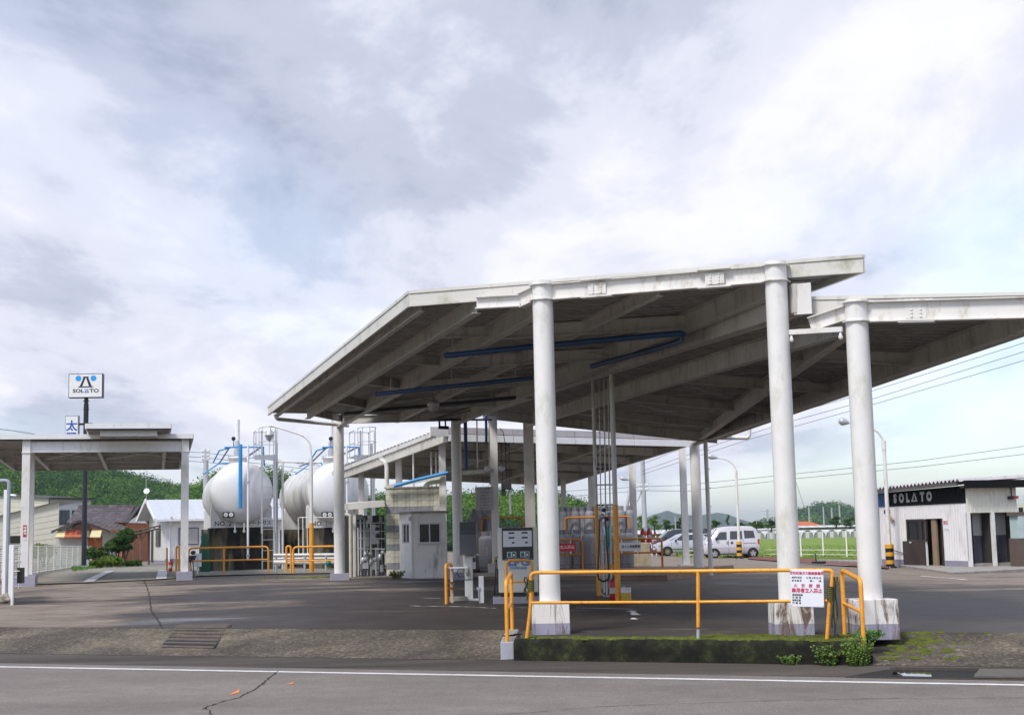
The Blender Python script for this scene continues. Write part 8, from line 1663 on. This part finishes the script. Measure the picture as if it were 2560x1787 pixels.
# lean-to porch of the workshop
lt = thing('porch_roof', 'brown corrugated lean-to porch left of the white workshop', 'porch', gnd(350, 1408)); BRN = mat('porch_brown', (0.14, 0.10, 0.08), 0.7, var=0.2)
p0, p1, p2_, p3_ = at(331, 1327, 80), at(401, 1311, 80), at(398, 1313, 83), at(334, 1330, 83)
MB().add([p0, p1, p2_, p3_, p0 - V((0, 0, 0.05)), p1 - V((0, 0, 0.05)), p2_ - V((0, 0, 0.05)), p3_ - V((0, 0, 0.05))], [(0, 1, 2, 3), (7, 6, 5, 4), (0, 4, 5, 1), (1, 5, 6, 2), (2, 6, 7, 3), (3, 7, 4, 0)]).build('porch_sheet', BRN, lt, world=True)
for k in range(6): f = k / 5; MB().bar(p0.lerp(p1, f) - V((0, 0, 0.1)), p3_.lerp(p2_, f) - V((0, 0, 0.1)), 0.06, 0.1).build('rafter', BRN, lt, world=True)
for k in range(4): f = k / 3; MB().bar(p0.lerp(p3_, f) - V((0, 0, 0.18)), p1.lerp(p2_, f) - V((0, 0, 0.18)), 0.05, 0.06).build('batten', BRN, lt, world=True)
for u, y in ((333, 80.3), (351, 80.2), (372, 82)): g = gz(at(u, 1400, y)); MB().bar(g, V((g.x, g.y, at(u, 1325, y).z)), 0.10, 0.10, up=(0, 1, 0)).build('post', BRN, lt, world=True)
MB().bar(at(352, 1352, 80.2), at(368, 1330, 80.2), 0.06, 0.06).build('brace', BRN, lt, world=True)
# TV aerial
g = at(366, 1262, 82); t = thing('tv_aerial', 'television aerial on a thin mast above the workshop', 'aerial', g); q = at(365, 1192, 82); MB().tube([g, q], 0.02, 6).build('mast', GALV, t, world=True); MB().tube([at(357, 1193, 82), at(373, 1190, 82)], 0.015, 5).build('boom', GALV, t, world=True)
for k in range(6): p = at(357 + 3 * k, 1193 - 0.5 * k, 82); MB().tube([p - V((0, 0.35, 0)), p + V((0.02, 0.35, 0.01))], 0.01, 4).build('element', GALV, t, world=True)
MB().lathe([(0.04, 0), (0.17, 0.05), (0.17, 0.06)], 14, at(367, 1228, 81.9), Matrix.Rotation(rad(70), 3, 'X')).build('dish', WHITEP, t, world=True)
# fence left, gate leaf, planting
fpts = [gnd(u, v) for u, v in ((-60, 1462), (30, 1447), (90, 1434), (150, 1424), (201, 1416), (251, 1408), (300, 1403), (345, 1400))]
fence_line('long white wire fence along the left boundary behind the sign pole', fpts, 1.15, 22, (0.05, 1.12), 'wire_fence', 0.028, 0.05, 14)
WF = thing('gate_fence', 'white barred fence panel at the left edge of the picture', 'fence', gnd(8, 1490))
yg = WF.location.y; gzv = lambda v, u=10: at(u, v, yg).z
for u, r in ((9.5, 0.045), (-30, 0.04)): q = at(u, 1480, yg); MB().bar((q.x, yg, zy(q.x, yg) - 0.05), (q.x, yg, gzv(1224 if u > 0 else 1364)), 0.09, 0.09, up=(0, 1, 0)).build('post', WHITEP, WF, world=True)
for v in (1364, 1384, 1405, 1427, 1446, 1467): MB().tube([at(-40, v + 1, yg), at(52, v - 1, yg + 2.5)], 0.022, 8).build('bar', WHITEP, WF, world=True)
for u in (36, 48): q = at(u, 1400, yg + 2); MB().tube([V((q.x, yg + 2, at(u, 1364, yg + 2).z)), V((q.x, yg + 2, at(u, 1470, yg + 2).z))], 0.015, 6).build('upright', WHITEP, WF, world=True)
gp3 = thing('pipe_post', 'grey steel pipe post with an arm at the left edge', 'post', gnd(17, 1488)); yp = gp3.location.y + 0.3
MB().tube(bend([V((at(17, 1480, yp).x, yp, gp3.location.z - 0.05)), V((at(17, 1480, yp).x, yp, at(17, 1201, yp).z)), at(-60, 1203, yp)], 0.12), 0.055, 12).build('pipe', mat('post_bluegrey', (0.30, 0.34, 0.40), 0.45, var=0.06), gp3, world=True); MB().lathe([(0.03, 0), (0.05, 0.1), (0.04, 0.2)], 8, at(24, 1237, yp), Matrix.Rotation(rad(100), 3, 'Y')).build('spot_lamp', GALV, gp3, world=True)
gl_ = thing('gate_leaf', 'white sheet gate leaf standing open at the left edge', 'gate', gnd(29, 1512)); yg2 = gl_.location.y
A0, A1 = at(29.5, 1514, yg2), at(20, 1478, yg2 + 3.2); zt0, zt1 = at(33, 1364, yg2).z, at(21, 1362, yg2 + 3.2).z
MB().add([V((A0.x, A0.y, gl_.location.z)), V((A1.x, A1.y, gl_.location.z + 0.05)), V((A1.x, A1.y, zt1)), V((A0.x, A0.y, zt0)), V((A0.x + 0.05, A0.y, gl_.location.z)), V((A1.x + 0.05, A1.y, gl_.location.z + 0.05)), V((A1.x + 0.05, A1.y, zt1)), V((A0.x + 0.05, A0.y, zt0))], [(0, 1, 2, 3), (7, 6, 5, 4), (0, 4, 5, 1), (1, 5, 6, 2), (2, 6, 7, 3), (3, 7, 4, 0)]).build('leaf', WHITEP, gl_, world=True); MB().tube([V((A0.x + 0.02, A0.y - 0.03, gl_.location.z)), V((A0.x + 0.02, A0.y - 0.03, zt0))], 0.04, 8).build('stile', WHITEP, gl_, world=True)
MB().mm((A0.x + 0.08, A0.y + 0.1, at(38, 1458, yg2).z), (A0.x + 0.2, A0.y + 0.3, at(38, 1419, yg2).z)).build('letter_box', BLACK, gl_, world=True); MB().tube([V((A0.x + 0.02, A0.y - 0.05, at(35, 1428, yg2).z)), V((A0.x + 0.2, A0.y - 0.05, at(35, 1427, yg2).z))], 0.015, 6).build('bolt', GALV, gl_, world=True)
ROCK = mat('rock', (0.30, 0.27, 0.22), 0.9, var=0.2, scale=5, bump=0.5); ROCKW = mat('rock_pale', (0.6, 0.58, 0.55), 0.85, var=0.1, bump=0.3)
def rock(label, p, r, m, seed):
    bm = bmesh.new(); bmesh.ops.create_icosphere(bm, subdivisions=3, radius=r)
    for v in bm.verts: v.co *= 0.75 + 0.4 * noise.noise(v.co * (1.6 / r) + V((seed, 0, 0))); v.co.z *= 0.6
    me = bpy.data.meshes.new('rock'); bm.to_mesh(me); bm.free(); me.materials.append(m); o = bpy.data.objects.new('rock', me); COL.objects.link(o); o.location = p; WM[o.name] = Matrix.Translation(p); me.polygons.foreach_set('use_smooth', [True] * len(me.polygons)); return tag(o, label, 'rock')
rock('mossy brown rock at the foot of the gate leaf', gnd(14, 1500) + V((0, 0, 0.05)), 0.26, ROCK, 1); rock('mossy rock below the barred fence at the left edge', gnd(2, 1507) + V((0, 0, 0.08)), 0.3, ROCK, 2)
rock('pale boulder on the grass right of the sign pole', gnd(275, 1413) + V((0, 0, 0.1)), 0.42, ROCKW, 3); rock('smaller pale boulder beside the low bush', gnd(309, 1408) + V((0, 0, 0.08)), 0.32, ROCKW, 4)
b = MB(); rnd = random.Random(21)
for _ in range(2600):
    f = rnd.random(); u = 180 + 160 * f; v = 1424 - 18 * f + rnd.gauss(0, 2.2); p = gnd(u, v); h = rnd.uniform(0.05, 0.2); a = rnd.uniform(0, 3.14); d = V((cos(a), sin(a), 0)) * 0.035; b.add([p - d, p + d, p + V((rnd.gauss(0, 0.05), 0, h))], [(0, 1, 2)])
tag(stuff(b.build('verge_grass', LEAF2, fix=False)), 'strip of grass along the foot of the left fence', 'grass')
def bush(label, u, v, y, rx, h, tone, m=FOLI, n=900, name='bush', trunk=0.0):
    g = gz(at(u, v, y)); t = thing(name, label, 'bush' if not trunk else 'tree', g); cr = []; rnd = random.Random(int(u))
    if trunk:
        for k in range(3): MB().tube([(0.1 * k - 0.1, 0, 0), (0.15 * cos(k * 2), 0.15 * sin(k * 2), trunk * 0.6), (rx * 0.4 * cos(k * 2), rx * 0.4 * sin(k * 2), trunk + h * 0.4)], [0.06, 0.045, 0.02], 7).build('trunk', BARK, t)
    for k in range(12): a = rnd.uniform(0, 6.28); q = rx * 0.6 * rnd.random() ** 0.5; cr.append((g.x + q * cos(a), g.y + q * 0.6 * sin(a), g.z + trunk + h * rnd.uniform(0.0, 0.55), rx * 0.58, h * 0.46, max(0, min(1, tone + rnd.gauss(0, 0.1)))))
    stuff(leaf_cloud('foliage', cr, m, n // 12, 0.055 + 0.03 * (y > 60), t)); return t
bush('clipped garden tree with dark green cloud crown beside the porch', 298, 1404, 76, 0.72, 0.95, 0.35, FOLI, 5200, 'garden_tree', 0.75)
bush('clipped upper crown of a garden tree behind the first', 312, 1404, 78, 0.60, 0.8, 0.42, FOLI, 4000, 'garden_tree', 1.25)
bush('light green bush right of the sign pole', 280, 1408, 73.5, 0.62, 0.62, 0.6, YOUNG, 1600); bush('small dark bush behind the sign pole base', 245, 1412, 72.5, 0.4, 0.5, 0.5, YOUNG, 800); bush('low green plants beside the porch posts', 330, 1404, 77, 0.6, 0.35, 0.6, YOUNG, 900)
bush('yellow green shrub rising behind the left fence', 112, 1390, 84, 1.1, 1.0, 0.75, YOUNG, 1600, 'bush', 0.35); bush('green shrub behind the sign pole above the fence', 250, 1392, 84, 0.9, 1.2, 0.4, FOLI, 1200)
o = thing('planter', 'grey planter box at the foot of the fence', 'planter', gnd(244, 1414)); MB().mm((-0.22, -0.15, 0), (0.22, 0.15, 0.34)).build('box_body', WHITEP, o, bevel=0.01); MB().mm((-0.19, -0.12, 0.3), (0.19, 0.12, 0.345)).build('soil', BARK, o)
b = thing('green_tarp', 'dark green tarpaulin bundle left of tank number two', 'tarpaulin', gz(at(512, 1425, 57))); MB().lathe([(0.20, 0), (0.26, 0.3), (0.22, 0.9), (0.15, 1.2), (0.17, 1.4), (0.05, 1.5)], 12).build('cover', mat('tarp_green', (0.012, 0.10, 0.05), 0.5, var=0.3, scale=4), b)
# --- air between here and the mountains
b = MB(); b.box((0, 2950, 38.5), (9000, 7100, 81)); hz = b.build('haze', None); hz['kind'] = 'stuff'; hz['label'] = 'thin haze in the air towards the mountains'; hz['category'] = 'haze'
hm = bpy.data.materials.new('haze_air'); hm.use_nodes = True; N = hm.node_tree.nodes; L = hm.node_tree.links; N.remove(N['Principled BSDF']); pv = N.new('ShaderNodeVolumePrincipled'); pv.inputs['Color'].default_value = (0.74, 0.86, 1.0, 1); pv.inputs['Density'].default_value = HAZE; pv.inputs['Anisotropy'].default_value = 0.2; L.new(pv.outputs[0], N['Material Output'].inputs['Volume']); hz.data.materials.append(hm)
